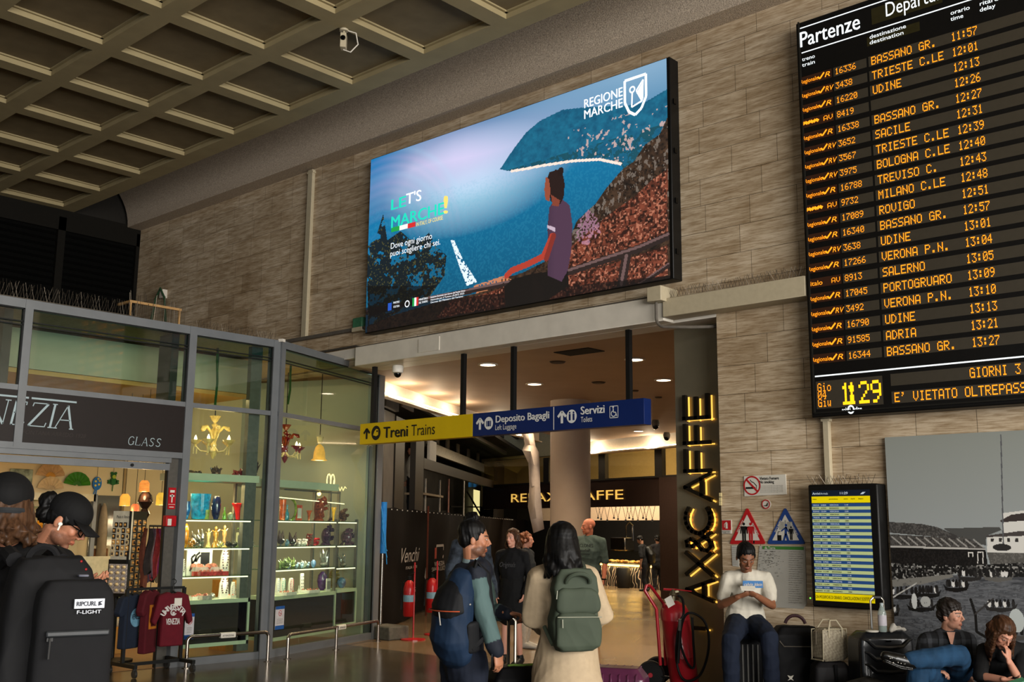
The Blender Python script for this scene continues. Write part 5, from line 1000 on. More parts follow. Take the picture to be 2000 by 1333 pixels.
p=PX(82,1015,XBK+.3);o=MB().lathe((p.x,p.y,1.51),vase_prof('tree',.4,.1),12).build('glass_tree',M_amb,smooth=True);tag(o,'glowing amber glass tree in the pale cabinet, behind the cap man','ornament')
my0,my1=onback(177,1000)[0],onback(228,1000)[0];t=thing('wall_mirror','tall grey mirror on the shop wall right of the cap man','mirror',(XBK,my0,.9));MB().box((XBK+.01,my0,.9),(XBK+.03,my1+.2,onback(190,968)[1])).build('glass',mat('mirror_grey','8a8478',.12,metal=.8,noise=.03),t)
p=BY(200,1040,XBK+.1);o=MB().lathe((p.x,p.y,p.z-.42),[(.12,0),(.11,.3),(.1,.6),(.06,.78),(.02,.84)],14,ell=.5).build('beige_coat',mat('linen_cloth','97866c',.9,noise=.12),smooth=True);tag(o,'beige coat hanging before the mirror','coat')
u,v=onback(192,1091);t=thing('framed_picture','small framed picture of a masked figure above the counter','picture',(XBK,u,v));MB().fbox(fb_,u-.16,u+.16,v-.22,v+.18,.02,.05).build('frame',M_cab,t);MB().rect(fb_,u-.12,u+.13,v-.17,v+.14,.052).build('print',mat('dark_print','5a3414',.5,noise=.8,scale=12),t)
# counter with little glass houses
cx=-13.5;c0,c1=PX(172,1150,cx),PX(246,1150,cx);zt_=PX(200,1168,cx).z
t=thing('glass_counter','low glass display counter with a wooden base inside the doorway','counter',(cx,c0.y,0));yl,yr=PX(150,1200,cx).y,PX(246,1200,cx).y;zb_=PX(200,1232,cx).z
MB().box((cx-.5,yl,0.01),(cx,yr,zb_-.0)).build('base',mat('counter_wood','9a7440',.5,noise=.15,scale=3),t);MB().box((cx-.5,yl,zt_-.012),(cx+.02,yr,zt_)).build('glass_shelf',glass('shelf_glass','d8f0e0'),t);MB().box((cx-.52,yl,zb_),(cx-.49,yr,1.25)).build('back_panel',mat('pale_panel','b8b498',.5),t);MB().box((cx-.02,yl,zb_),(cx,yr,zb_+.03)).build('trim',M_fanw,t)
M_hs=[mat('house_white','b0aca0',.4),mat('house_green','5a7a70',.4),mat('house_brown','6a4a30',.4)]
for i in range(5):
 y=lerp(c0.y+.04,c1.y-.04,i/4);t=thing('glass_house',['tiny white house ornament, leftmost on the glass counter','tiny greenish house ornament, second on the glass counter','tiny white house ornament in the middle of the glass counter','tiny brown house ornament, fourth on the glass counter','tiny white house ornament nearest the magnet rack'][i],'ornament',(cx-.1,y,zt_),'houses on the glass counter');h=rng.uniform(.07,.11)
 MB().box((cx-.14,y-.04,zt_),(cx-.06,y+.04,zt_+h)).build('walls',M_hs[(0,1,0,2,0)[i]],t);MB().prism([(-.05,0),(.05,0),(0,.05)],frame((cx-.05,y,zt_+h),(0,1,0)),-.1,0).build('roof',mat('roof_grey','55605c',.5),t)
for i,(x,h,k)in enumerate(((190,.1,'globe'),(206,.16,'tree'),(218,.3,'tree'),(229,.12,'globe'))):
 p=PX(x,1218,cx-.2);o=MB().lathe((p.x,p.y,zb_+.001),vase_prof(k,h,.055),12).build('glass_ornament',mat('orn%d'%i,['b0b0a0','4a3c34','8a5a2c','a8a49a'][i],.2,noise=.3),smooth=True);tag(o,['low clear glass ornament under the counter shelf, leftmost','dark small glass tree under the counter shelf','tall brown glass tree under the counter shelf','low pale glass ornament under the counter shelf, rightmost'][i],'ornament','ornaments under the counter shelf')
 # magnet rack: two boards meeting at an edge
rX=-12.75;ra,rb_,rc=PX(222,1000,rX),PX(258,1002,rX+.25),PX(288,1003,rX-.05)
ztop=PX(258,1002,rX+.25).z;zw=PX(250,1094,rX+.25).z;zb_=PX(235,1165,rX).z
t=thing('magnet_rack','tall two sided souvenir magnet rack in the shop doorway','rack',(rX,rb_.y,0))
fA=frame((ra.x,ra.y,0),(rb_-ra).xy.to_3d());lA=(rb_-ra).xy.length;fB=frame((rb_.x,rb_.y,0),(rc-rb_).xy.to_3d());lB=(rc-rb_).xy.length
MB().fbox(fA,0,lA,zw,ztop+.02,-.03,0).build('white_board',mat('rack_white','a8a594',.5),t);MB().fbox(fA,-.02,lA,zb_,zw,-.03,0).build('black_board',M_gas,t);MB().fbox(fB,0,lB,zb_,ztop+.02,-.03,0).build('black_board',M_gas,t);MB().lathe((rX,rb_.y,.01),[(.25,0),(.25,.03),(.03,.05),(.03,zb_+.1)],16).build('stand',M_gas,t)
b=MB();b.text('Made in Venice',fA,.05,ztop-.07,.04,.002,0,.2,width=lA*.7);b.build('heading',M_ink,t)
MG=[mat('magnet_%d'%i,c,.4,noise=.6,scale=60)for i,c in enumerate(('b88a48','241c18','c8b080','8a7a60','a8783c','98908a'))]
kinds={}
def card(fr,u,v,wd,hg,mi,lab,grp):
 c=fr[0]+fr[1]*u+fr[2]*v+fr[3]*.001;key=(id(fr),mi,wd)
 if key in kinds:dup(kinds[key],c)
 else:
  t=thing('souvenir_magnet',lab,'magnet',c,grp);MB().fbox((c,fr[1],fr[2],fr[3]),-wd,wd,-hg,hg,0,.008).build('card',MG[mi],t);MB().ball(c+fr[3]*.012,(wd*.55,wd*.55,hg*.6),6,8).build('figure',MG[(mi+2)%3 if mi<3 else mi-3],t,smooth=True);kinds[key]=t
for r in range(6):
 for c in range(3 if r==0 else 4):
  mi=1 if r==0 else(1,2,0,1,0,2,1)[(r*3+c*2)%7];card(fA,lA*((.22+.24*c)if r==0 else(.12+.25*c)),lerp(ztop-.15,zw+.07,r/5),(.021),.030,mi,{0:'amber magnet',1:'black magnet',2:'pale gold magnet'}[mi]+' on the white upper board of the souvenir rack','magnets on the white board')
for r in range(5):
 for c in range(3):card(fA,lA*(.16+.33*c),lerp(zw-.09,zb_+.08,r/4),.042,.036,5,'grey silver magnet on the lower black board of the souvenir rack','magnets on the lower black board')
for r in range(11):
 for c in range(3):card(fB,lB*(.2+.3*c),lerp(ztop-.12,zb_+.08,r/10),.034,.032,(3,4)[(r+c)%2],('sepia magnet' if(r+c)%2==0 else 'golden magnet')+' on the tall black side of the souvenir rack','magnets on the tall black side')
 # scarves on a rail beside the jamb
sX=-12.25;s0,s1=PX(292,1030,sX),PX(331,1030,sX);zr=PX(310,1028,sX).z
t=thing('scarf_rail','black wall rail carrying scarves beside the door jamb','rail',(sX,s0.y,zr));MB().tube([(sX,s0.y,zr),(sX,s1.y+.05,zr)],.012,8).build('bar',M_gas,t)
b=MB()
for i in range(6):y=lerp(s0.y,s1.y,i/5);b.tube([(sX,y,zr),(sX,y,zr-.07)],.006,5)
b.build('hooks',M_gas,t)
def drape(cx_,cy,zt,L,wd,m,name,label,cat,grp=None,X=None):
 b=MB();n,k=14,12;vs=[];ph=rng.uniform(0,6)
 for i in range(n+1):
  f=i/n;z=zt-L*f;ww=wd*(.35+.65*min(1,f*2.2))*(1+.08*math.sin(f*9+ph))
  for j in range(k):a=6.2832*j/k;vs.append((cx_+.03*math.cos(a)*(1+.3*math.sin(3*a+ph)),cy+ww/2*math.sin(a)+.02*math.sin(f*6+ph),z+.03*math.sin(a*2+ph)*f))
 fs=[(i*k+j,i*k+(j+1)%k,(i+1)*k+(j+1)%k,(i+1)*k+j)for i in range(n)for j in range(k)]+[tuple(range(k)),tuple(range(n*k,n*k+k))[::-1]]
 o=b.add(vs,fs).build(name,m,smooth=True);return tag(o,label,cat,grp)
for i,(x,yb,c,l)in enumerate(((285,1150,'4a2416','rust brown scarf hanging nearest the magnet rack'),(292,1120,'221c1a','black grey scarf on the rail, second from the rack'),(299,1135,'4a3a44','dusky purple grey scarf in the middle of the rail'),(306,1130,'6a1c20','red scarf on the rail with a checked end'),(313,1120,'5a1c4a','bright purple scarf on the rail'),(318,1135,'4a4236','olive grey scarf on the rail'),(327,1130,'8a6460','pale pink scarf hanging nearest the door jamb'))):
 p=PX(x,1033,sX);q=PX(x,yb,sX);drape(sX+rng.uniform(-.02,.03),p.y,zr-.03,p.z-q.z,.1,mat('scarf_%d'%i,c,.9,noise=.35,scale=20),'scarf',l,'scarf','scarves on the rail')
t=thing('fire_alarm','red manual fire alarm box at the door jamb','alarm',(SX+.0,Yb-.15,1.45));p=PX(333,1019,SX+.0)
MB().box((SX-.06,p.y-.07,p.z-.06),(SX+.02,p.y+.07,p.z+.07)).build('housing',mat('alarm_red','a01018',.35),t,bevel=.008);MB().box((SX+.02,p.y-.05,p.z-.05),(SX+.024,p.y-.0,p.z+.03)).build('label',M_sw,t)
p=PX(340,974,SX);t=thing('red_notice','upright red and white safety notice on the door jamb','notice',(SX,p.y,p.z));fn=frame((SX-.055,p.y,p.z),(0,1,0));MB().fbox(fn,-.05,.05,-.13,.13,0,.006).build('plate',mat('alarm_red','a01018',.35),t);b=MB();b.rect(fn,-.03,.03,.07,.1,.008).rect(fn,-.008,.008,-.05,.05,.008).rect(fn,-.03,.03,.02,.04,.008).rect(fn,-.045,.045,-.075,-.07,.008).rect(fn,-.03,.03,-.11,-.1,.008);b.build('white_print',M_sw,t)
# rolling rail with three shirts
gx=-11.55;g0,g1=PZ(233,1296,0.0),PZ(335,1306,.0)
t=thing('garment_rack','black rolling garment rack in front of the shop doorway','rack',(gx,g0.y,0));gy0,gy1=PX(240,1280,gx).y,PX(352,1280,gx).y;zra=PX(300,1150,gx).z
b=MB();b.box((gx-.018,gy0-.018,.1),(gx+.018,gy0+.018,zra)).box((gx-.018,gy1-.018,.1),(gx+.018,gy1+.018,zra)).box((gx-.014,gy0,zra-.014),(gx+.014,gy1,zra+.014)).box((gx-.02,gy0,.1),(gx+.02,gy1,.135));b.build('frame',M_gas,t)
for y in(gy0,gy1):MB().box((gx-.3,y-.02,.1),(gx+.3,y+.02,.14)).build('foot',M_gas,t)
for y in(gy0,gy1):
 for x in(-.28,.28):MB().lathe((gx+x-.0,y-.015,.045),[(.044,0),(.044,.03)],14,ax=(0,1,0)).box((gx+x-.012,y-.02,.05),(gx+x+.012,y+.02,.11)).build('caster',mat('caster_grey','3a3a38',.3,metal=.5),t)
def shirt(px,py_sh,py_hem,wpx,m,label,dx=0.,hoodie=False,rz=0.):
 p=PX(px,py_sh,gx+dx);q=PX(px,py_hem,gx+dx);k=MPP(p);w=wpx*k/2*1.25;L=p.z-q.z;t=thing('t_shirt' if not hoodie else 'sweatshirt',label,'shirt',(gx+dx,p.y,q.z));u=V((math.sin(rz),math.cos(rz),0));fr=frame((gx+dx,p.y,q.z),u)
 sl=.30*L if not hoodie else .55*L
 bz=MB();n=20;vs=[];P=[(-w*.8,0),(w*.8,0),(w*.78,L*.62),(w*1.15,L*(1-.42 if not hoodie else .38)),(w*1.42,L*(.66 if not hoodie else .46)),(w*1.02,L*.93),(w*.35,L),(w*.18,L*.965),(-w*.18,L*.965),(-w*.35,L),(-w*1.02,L*.93),(-w*1.42,L*(.66 if not hoodie else .46)),(-w*1.15,L*(1-.42 if not hoodie else .38)),(-w*.78,L*.62)]
 bz.prism(P,fr,-.05,.05);o=bz.build('cloth',m,t,smooth=False,bevel=.03)
 hb=MB();c=fr[0]+fr[2]*(L*.97);hb.tube([c-u*w*.8+V((0,0,-.06)),c+V((0,0,.02)),c+u*w*.8+V((0,0,-.06))],.012,6).tube([c,c+V((0,0,.1))]+arc(c+V((.0,0,.13)),(0,0,-1),u,.03,0,220,8),.005,5);hb.build('hanger',M_gas,t);return t,fr,w,L
M_sh1=mat('shirt_navy','1a2230',.85,noise=.1);M_sh2=mat('shirt_maroon','4a1018',.85,noise=.1);M_sh3=mat('shirt_wine','560e1a',.85,noise=.1)
t,fr,w,L=shirt(256,1160,1267,42,M_sh1,'navy t-shirt with a pale blue round print, left on the garment rack',-.06,rz=-.35);b=MB();b.disc(fr,w*.35,L*.56,w*.62,.052,26,1.1);b.build('round_print',mat('print_blue','5f8aa0',.7,noise=.25),t);b=MB();b.text('VENEZIA',fr,-w*.15,L*.53,.06,.054,.03,width=w*1.0);b.build('print_lettering',M_sh1,t)
t,fr,w,L=shirt(294,1152,1276,40,M_sh2,'maroon t-shirt with an orange block print, middle of the garment rack',.0,rz=-.5);b=MB();b.rect(fr,-w*.5,w*.6,L*.38,L*.76,.052);b.build('orange_print',mat('print_orange','a8641c',.7,noise=.3),t);b=MB();b.rect(fr,-w*.2,w*.5,L*.42,L*.72,.0535);b.build('dark_print',M_sh2,t)
b=MB();b.rect(fr,0,w*.45,L*.52,L*.68,.055);b.build('orange_print',MATS['print_orange'],t)
t,fr,w,L=shirt(338,1156,1262,47,M_sh3,'wine red sweatshirt with white arched lettering, right on the garment rack',.12,True,.12)
b=MB();k=w*.98;cz=L*.50
for i,ch in enumerate('UNIVERSITA'):
 a=R(150-i*13.3);fr2=(fr[0]+fr[1]*(math.cos(a)*k*.62)+fr[2]*(cz+math.sin(a)*k*.62),fr[1]*math.sin(a)-fr[2]*math.cos(a),fr[1]*math.cos(a)+fr[2]*math.sin(a),fr[3]);b.text(ch,fr2,0,0,.062,.052,.035,align='c')
b.text('VENEZIA',fr,0,L*.40,.068,.052,.035,align='c',width=w*.95);b.ring(fr,0,L*.62,w*.14,w*.22,.052,18,20,340).rect(fr,-w*.08,w*.08,L*.56,L*.63,.053);b.build('white_lettering',mat('print_white','b8b4b0',.7),t)
b=MB();b.rect(fr,.0,.09,L*.74,L*.88,.058);b.build('price_tag',M_sw,t)
# posters and rails before the glass
for fr,x,y,z,lab in((fs1,370,1225,.3,'white and blue notice low on the left shop window, behind the sweatshirt'),(fs2,546,1207,.3,'white and blue no entry notice low on the right shop window')):
 pts=[(363,1200),(379,1199),(378,1249),(362,1250)]if fr is fs1 else[(540,1186),(556,1184),(555,1229),(538,1231)]
 pr=(lambda a,c:PX(a,c,SX))if fr is fs1 else(lambda a,c:PV(a,c,A2,B2))
 P=[pr(*q)for q in pts];uv=[((p-fr[0]).dot(fr[1]),p.z)for p in P];u0=min(q[0]for q in uv);u1=max(q[0]for q in uv);v0=min(q[1]for q in uv);v1=max(q[1]for q in uv);h=v1-v0
 t=thing('window_notice',lab,'notice',fr[0]+fr[1]*u0+V((0,0,v0)));MB().fbox(fr,u0,u1,v0,v1,-.015,-.008).build('sheet',mat('notice_white','b0aeb0',.5),t);MB().fbox(fr,u0,u1,v0,v0+h*.17,-.014,-.006).fbox(fr,u0,u1,v1-h*.13,v1,-.014,-.006).build('blue_bands',mat('notice_blue','1e4a86',.5),t)
 MB().ring(fr,(u0+u1)/2,v0+h*.7,.03,.037,-.005,20).line2(fr,[((u0+u1)/2-.025,v0+h*.74),((u0+u1)/2+.025,v0+h*.66)],.007,-.005).build('red_symbol',M_red,t);b=MB()
 for k in range(4):b.rect(fr,u0+.03,u1-.03,v0+h*(.26+.06*k),v0+h*(.28+.06*k),-.006)
 b.build('print',M_gtx,t)
M_stl=mat('brushed_steel','8f867c',.22,metal=1,noise=.05)
def rail(pts_foot,zt,label):
 P=[PZ(x,y,0)for x,y in pts_foot];t=thing('floor_rail',label,'rail',P[0]);a,c=P[0],P[-1];d=(c-a).normalized();r=.06
 MB().tube([a,a+V((0,0,zt-r))]+arc(a+d*r+V((0,0,zt-r)),-d,(0,0,1),r,10,90,6)+arc(c-d*r+V((0,0,zt-r)),(0,0,1),d,r,0,80,6)+[c+V((0,0,zt-r)),c],.022,10).build('tube',M_stl,t,smooth=True)
 for p in P:MB().lathe(p,[(.05,0),(.05,.008),(.024,.012)],14).build('foot_plate',M_stl,t)
 if len(P)>2:MB().tube([P[1],P[1]+V((0,0,zt))],.02,10).build('post',M_stl,t,smooth=True)
 m=lerp(a,c,.55 if len(P)>2 else .48);fr=frame(m+V((0,0,zt)),d);MB().fbox(fr,-.1,.1,-.04,.025,-.028,.028).build('paper_label',M_sw,t,bevel=.01);MB().text('ATTENZIONE',fr,-.08,-.02,.02,.03,.01,width=.15).build('print',M_ink,t)
rail([(363,1306),(522,1293)],.36,'low steel floor rail in front of the left shop window');rail([(561,1288),(656,1270),(738,1254)],.30,'low steel floor rail with three feet before the right shop window')
# ================================================================ WINDOW DISPLAYS
M_sh=glass('display_shelf_glass','c8e0d0');M_ledw=mat('shelf_light','fff4dc',.5,emit='fff0cc',es=1.5,noise=0);M_cabt=mat('cabinet_cream','b9c0a2',.5,noise=.03);M_cabd=mat('cabinet_brown','2a241e',.4,noise=.1);M_ups=mat('upright_steel','8a867a',.3,metal=.7)
CX1=SX-.13;c1f=frame((CX1,0,0),(0,1,0));C2A,C2B=A2-n2*.13,B2-n2*.13;c2f=frame(C2A,u2)
def P1(x,y,d=0.):return PX(x,y,CX1-d)
def P2(x,y,d=0.):return PV(x,y,C2A-n2*d,C2B-n2*d)
def U1(x,y):return P1(x,y).y
def U2(x,y):return(P2(x,y)-C2A).dot(u2)
def cabinet(fr,u0,u1,zs,ztop,label,depth=.40):
 t=thing('window_cabinet',label,'cabinet',fr[0]+fr[1]*u0)
 zb,zt_=zs['base'];MB().fbox(fr,u0,u1,zb+.03,zt_-.05,-depth,-.01).build('base_panel',M_cabd,t);MB().fbox(fr,u0-.02,u1+.01,zt_-.05,zt_,-depth,.01).fbox(fr,u0-.02,u1+.01,zb,zb+.045,-depth,.01).fbox(fr,u1-.02,u1+.01,zb,zt_,-depth,.01).build('cream_edging',M_cabt,t)
 for z in zs['shelves']:MB().fbox(fr,u0,u1,z-.012,z,-depth,0).build('glass_shelf',M_sh,t);MB().fbox(fr,u0,u1-.03,z-.03,z-.014,-.03,-.008).build('shelf_light',M_ledw,t)
 if ztop:MB().fbox(fr,u0-.05,u1+.05,ztop-.09,ztop,-depth-.1,.02).build('top_board',M_cabt,t)
 hi=ztop or zs['shelves'][0]+.5
 for u in(u1-.03,u0+.25):MB().fbox(fr,u-.018,u+.018,zt_,hi,-depth-.02,-depth+.02).build('upright',M_ups,t)
 MB().fbox(fr,u1-.03,u1,zt_,zs['shelves'][0]+.03,-.04,0).build('front_upright',M_ups,t)
 return t
za={'base':(P1(430,1262).z,P1(430,1171).z),'shelves':[P1(425,1015).z,P1(422,1070).z,P1(418,1125).z]};TOP1=P1(430,927).z
cabinet(c1f,U1(350,1100),U1(490,1100),za,TOP1,'glass shelved display cabinet in the left shop window')
zb={'base':(P2(600,1243).z,P2(600,1160).z),'shelves':[P2(600,1017.5).z,P2(600,1066.5).z,P2(600,1110).z]};TOP2=P2(600,942).z
cabinet(c2f,U2(541,1100),U2(657,1100),zb,None,'glass shelved display cabinet in the right shop window');MB().fbox(c2f,-.1,U2(658,940),TOP2-.09,TOP2,-.5,.02)
z2={'base':(P2(680,1223).z,P2(680,1150).z),'shelves':[P2(680,1019).z,P2(680,1065).z,P2(680,1108).z]}
cabinet(c2f,U2(661,1100),U2(697,1100),z2,None,'narrow display cabinet at the far end of the right shop window',.34)
o=MB().fbox(c2f,.0,U2(660,942),TOP2-.10,TOP2,-.5,.02).build('top_board',M_cabt);o.name='pale_shelf';tag(o,'thick pale green board over the right window display','shelf')
MB_b=MB()
o=MB().box((-15.18,8.0,0),(-15.1,12.0,ZP1)).build('wall_shop_rear',M_sw1);structure(o)
GM={}
def gm(c,**k):
 key=c+str(sorted(k.items()))
 if key not in GM:c2='%02x%02x%02x'%tuple(min(255,int(int(c[i:i+2],16)*1.08+12))for i in(0,2,4));GM[key]=mat('art_glass_%d'%len(GM),c2,k.pop('rough',.12),noise=k.pop('noise',.55),scale=k.pop('scale',22),spec=.6,coat=.4,**k)  # pieces given emit glow a little so the glass looks lit
 return GM[key]
def item(cab,px,base,h,wd,kind,m,name,label,cat='ornament',grp=None,d=.16,m2=None):
 P=P1 if cab==1 else P2;zl_={1:[TOP1]+za['shelves']+[za['base'][1]],2:[TOP2]+zb['shelves']+[zb['base'][1]],3:[TOP2]+z2['shelves']+[z2['base'][1]]}[cab]
 z=zl_[base];yy={1:(927,1015,1070,1125,1171),2:(942,1017.5,1066.5,1110,1160),3:(942,1019,1065,1108,1150)}[cab][base]
 p=P(px,yy,d);p=V((p.x,p.y,z));k=MPP(p);H,W=h*k,wd*k/2*1.05;fr=c1f if cab==1 else c2f;u,n=fr[1],fr[3];b=MB();F=(p,fr[1],fr[2],fr[3])
 rg=random.Random(int(px*7+h));parts=[]
 if kind in('vase','flare','ovoid','globe','tub','bottle','tree'):
  b.lathe(p,vase_prof(kind,H,W),16,wob=(lambda a,i:.05*math.sin(3*a+i))if kind!='bottle' else None)
 elif kind=='blades':
  for i in range(9):
   a=lerp(-1,1,i/8)+rg.uniform(-.08,.08);d2=rg.uniform(-.5,.5);L=H*rg.uniform(.75,1.0)*(1-.25*abs(a))
   q=[p+u*(a*W*f*(1.1-.3*f)+math.sin(f*5+i)*W*.12)+n*d2*W*f+V((0,0,L*f))for f in[j/6 for j in range(7)]];b.tube(q,[W*.12,W*.16,W*.18,W*.16,W*.13,W*.09,W*.02],6)
  b.ball(p+V((0,0,H*.12)),(W*.55,W*.5,H*.13),6,10)
 elif kind=='mask':
  b.ball(p+V((0,0,H*.45)),(W*.75,W*.5,H*.42),10,14)
  for i in range(16):
   a=rg.uniform(0,6.28);r=rg.uniform(.55,1);c=p+u*math.cos(a)*W*r*.8+n*rg.uniform(0,.3)*W+V((0,0,H*(.48+.42*math.sin(a)*r)));e=c+u*rg.uniform(-.4,.4)*W+V((0,0,rg.uniform(-.1,.2)*H))+n*.05
   b.tube([c,lerp(c,e,.5)+n*.03,e],[W*.22,W*.2,W*.04],6)
  b.tube([p,p+V((0,0,H*.2))],[W*.7,W*.35],10)
 elif kind=='cluster':
  for i in range(14):c=p+u*rg.uniform(-.85,.85)*W+n*rg.uniform(-.4,.4)*W+V((0,0,rg.uniform(.0,.35)*H));e=c+u*rg.uniform(-.5,.5)*W+V((0,0,H*rg.uniform(.2,.62)));b.tube([c,lerp(c,e,.5)+n*.02,e],[W*.16,W*.2,W*.03],6)
  b.ball(p+V((0,0,H*.1)),(W*.8,W*.45,H*.1),5,10)
 elif kind=='figurine':
  b.lathe(p,[(W*.9,0),(W*.5,H*.2),(W*.35,H*.4),(W*.6,H*.6),(W*.5,H*.75),(W*.2,H*.8)],10);b.ball(p+V((0,0,H*.9)),(W*.32,W*.3,H*.11),6,8);b.tube([p+V((0,0,H*.7))-u*W*.9+V((0,0,H*.1)),p+V((0,0,H*.68)),p+u*W*.9+V((0,0,H*.85))],W*.16,6)
 elif kind=='bust':
  b.prism([(-W,0),(W,0),(W*.8,H*.7),(W*.45,H),(-W*.45,H),(-W*.8,H*.7)],F,-.03,.0)
  q=MB()
  for s in(-1,1):
   for j in range(7):q.ball(p+u*s*W*(.35+.25*math.sin(j/6*3.14))+n*.008+V((0,0,H*(.9-.75*j/7))),W*.16,4,6)
  parts.append((q,'beads',m2 or gm('3a2020')))
 elif kind=='board':
  b.prism([(-W,0),(W,0),(W*.7,H),(-W*1.2,H)],F,-.03,-.02);q=MB()
  for j in range(5):
   for s in(-.5,.3):q.ball(p+u*W*s-n*.015+V((0,0,H*(.14+.17*j))),W*.16,4,6)
  parts.append((q,'earrings',m2 or gm('3a4450')))
 elif kind=='card':
  b.prism([(-W,0),(W,0),(W,H),(-W,H)],F,-.03,-.015);q=MB();q.rect(F,-W*.75,W*.75,H*.15,H*.8,-.012);parts.append((q,'print',m2 or M_gtx))
 elif kind=='tray':
  b.fbox(F,-W,W,0,H,-.12,.08);q=MB()
  for j in range(6):q.ball(p+u*lerp(-W,W,(j+.5)/6)+V((0,0,H))+n*rg.uniform(-.06,.05),H*.45,4,6)
  parts.append((q,'trinkets',m2 or gm('8a5040')))
 elif kind=='boat':
  q=[p+u*W*(f*2-1)+V((0,0,H*(.3+.7*abs(f*2-1)**3)))for f in[j/8 for j in range(9)]];b.tube(q,[H*.04,H*.14,H*.2,H*.22,H*.22,H*.22,H*.2,H*.14,H*.03],6);b.tube([p,p+V((0,0,H*.3))],[W*.3,W*.12],8)
 elif kind=='animals':
  for j in range(7):c=p+u*lerp(-W,W,(j+.5)/7)+n*rg.uniform(-.08,.04)+V((0,0,H*.3));b.ball(c,(H*.4,H*.25,H*.28),5,8);b.ball(c+u*H*.3+V((0,0,H*.35)),H*.22,5,7);b.tube([c-V((0,0,H*.3)),c],H*.18,5)
 elif kind=='arcs':b.tube(arc(p+V((0,0,H*.5))-u*W*.4,u,V((0,0,1)),H*.5,-80,80,10),[H*.06]*11,8);b.ball(p+V((0,0,H*.02)),(W*.6,W*.5,H*.05),5,8)
 o=b.build(name,m,None if not parts else thing(name,label,cat,p,grp),smooth=kind not in('bust','board','card','tray'))
 if parts:
  par=o.parent;o.name='body'
  for q,nm,mm in parts:q.build(nm,mm,par)
  return par
 return tag(o,label,cat,grp)
sil=gm('8a8478',metal=.6);drk=gm('2a2420');gold=gm('b08030',metal=.5)
I=item
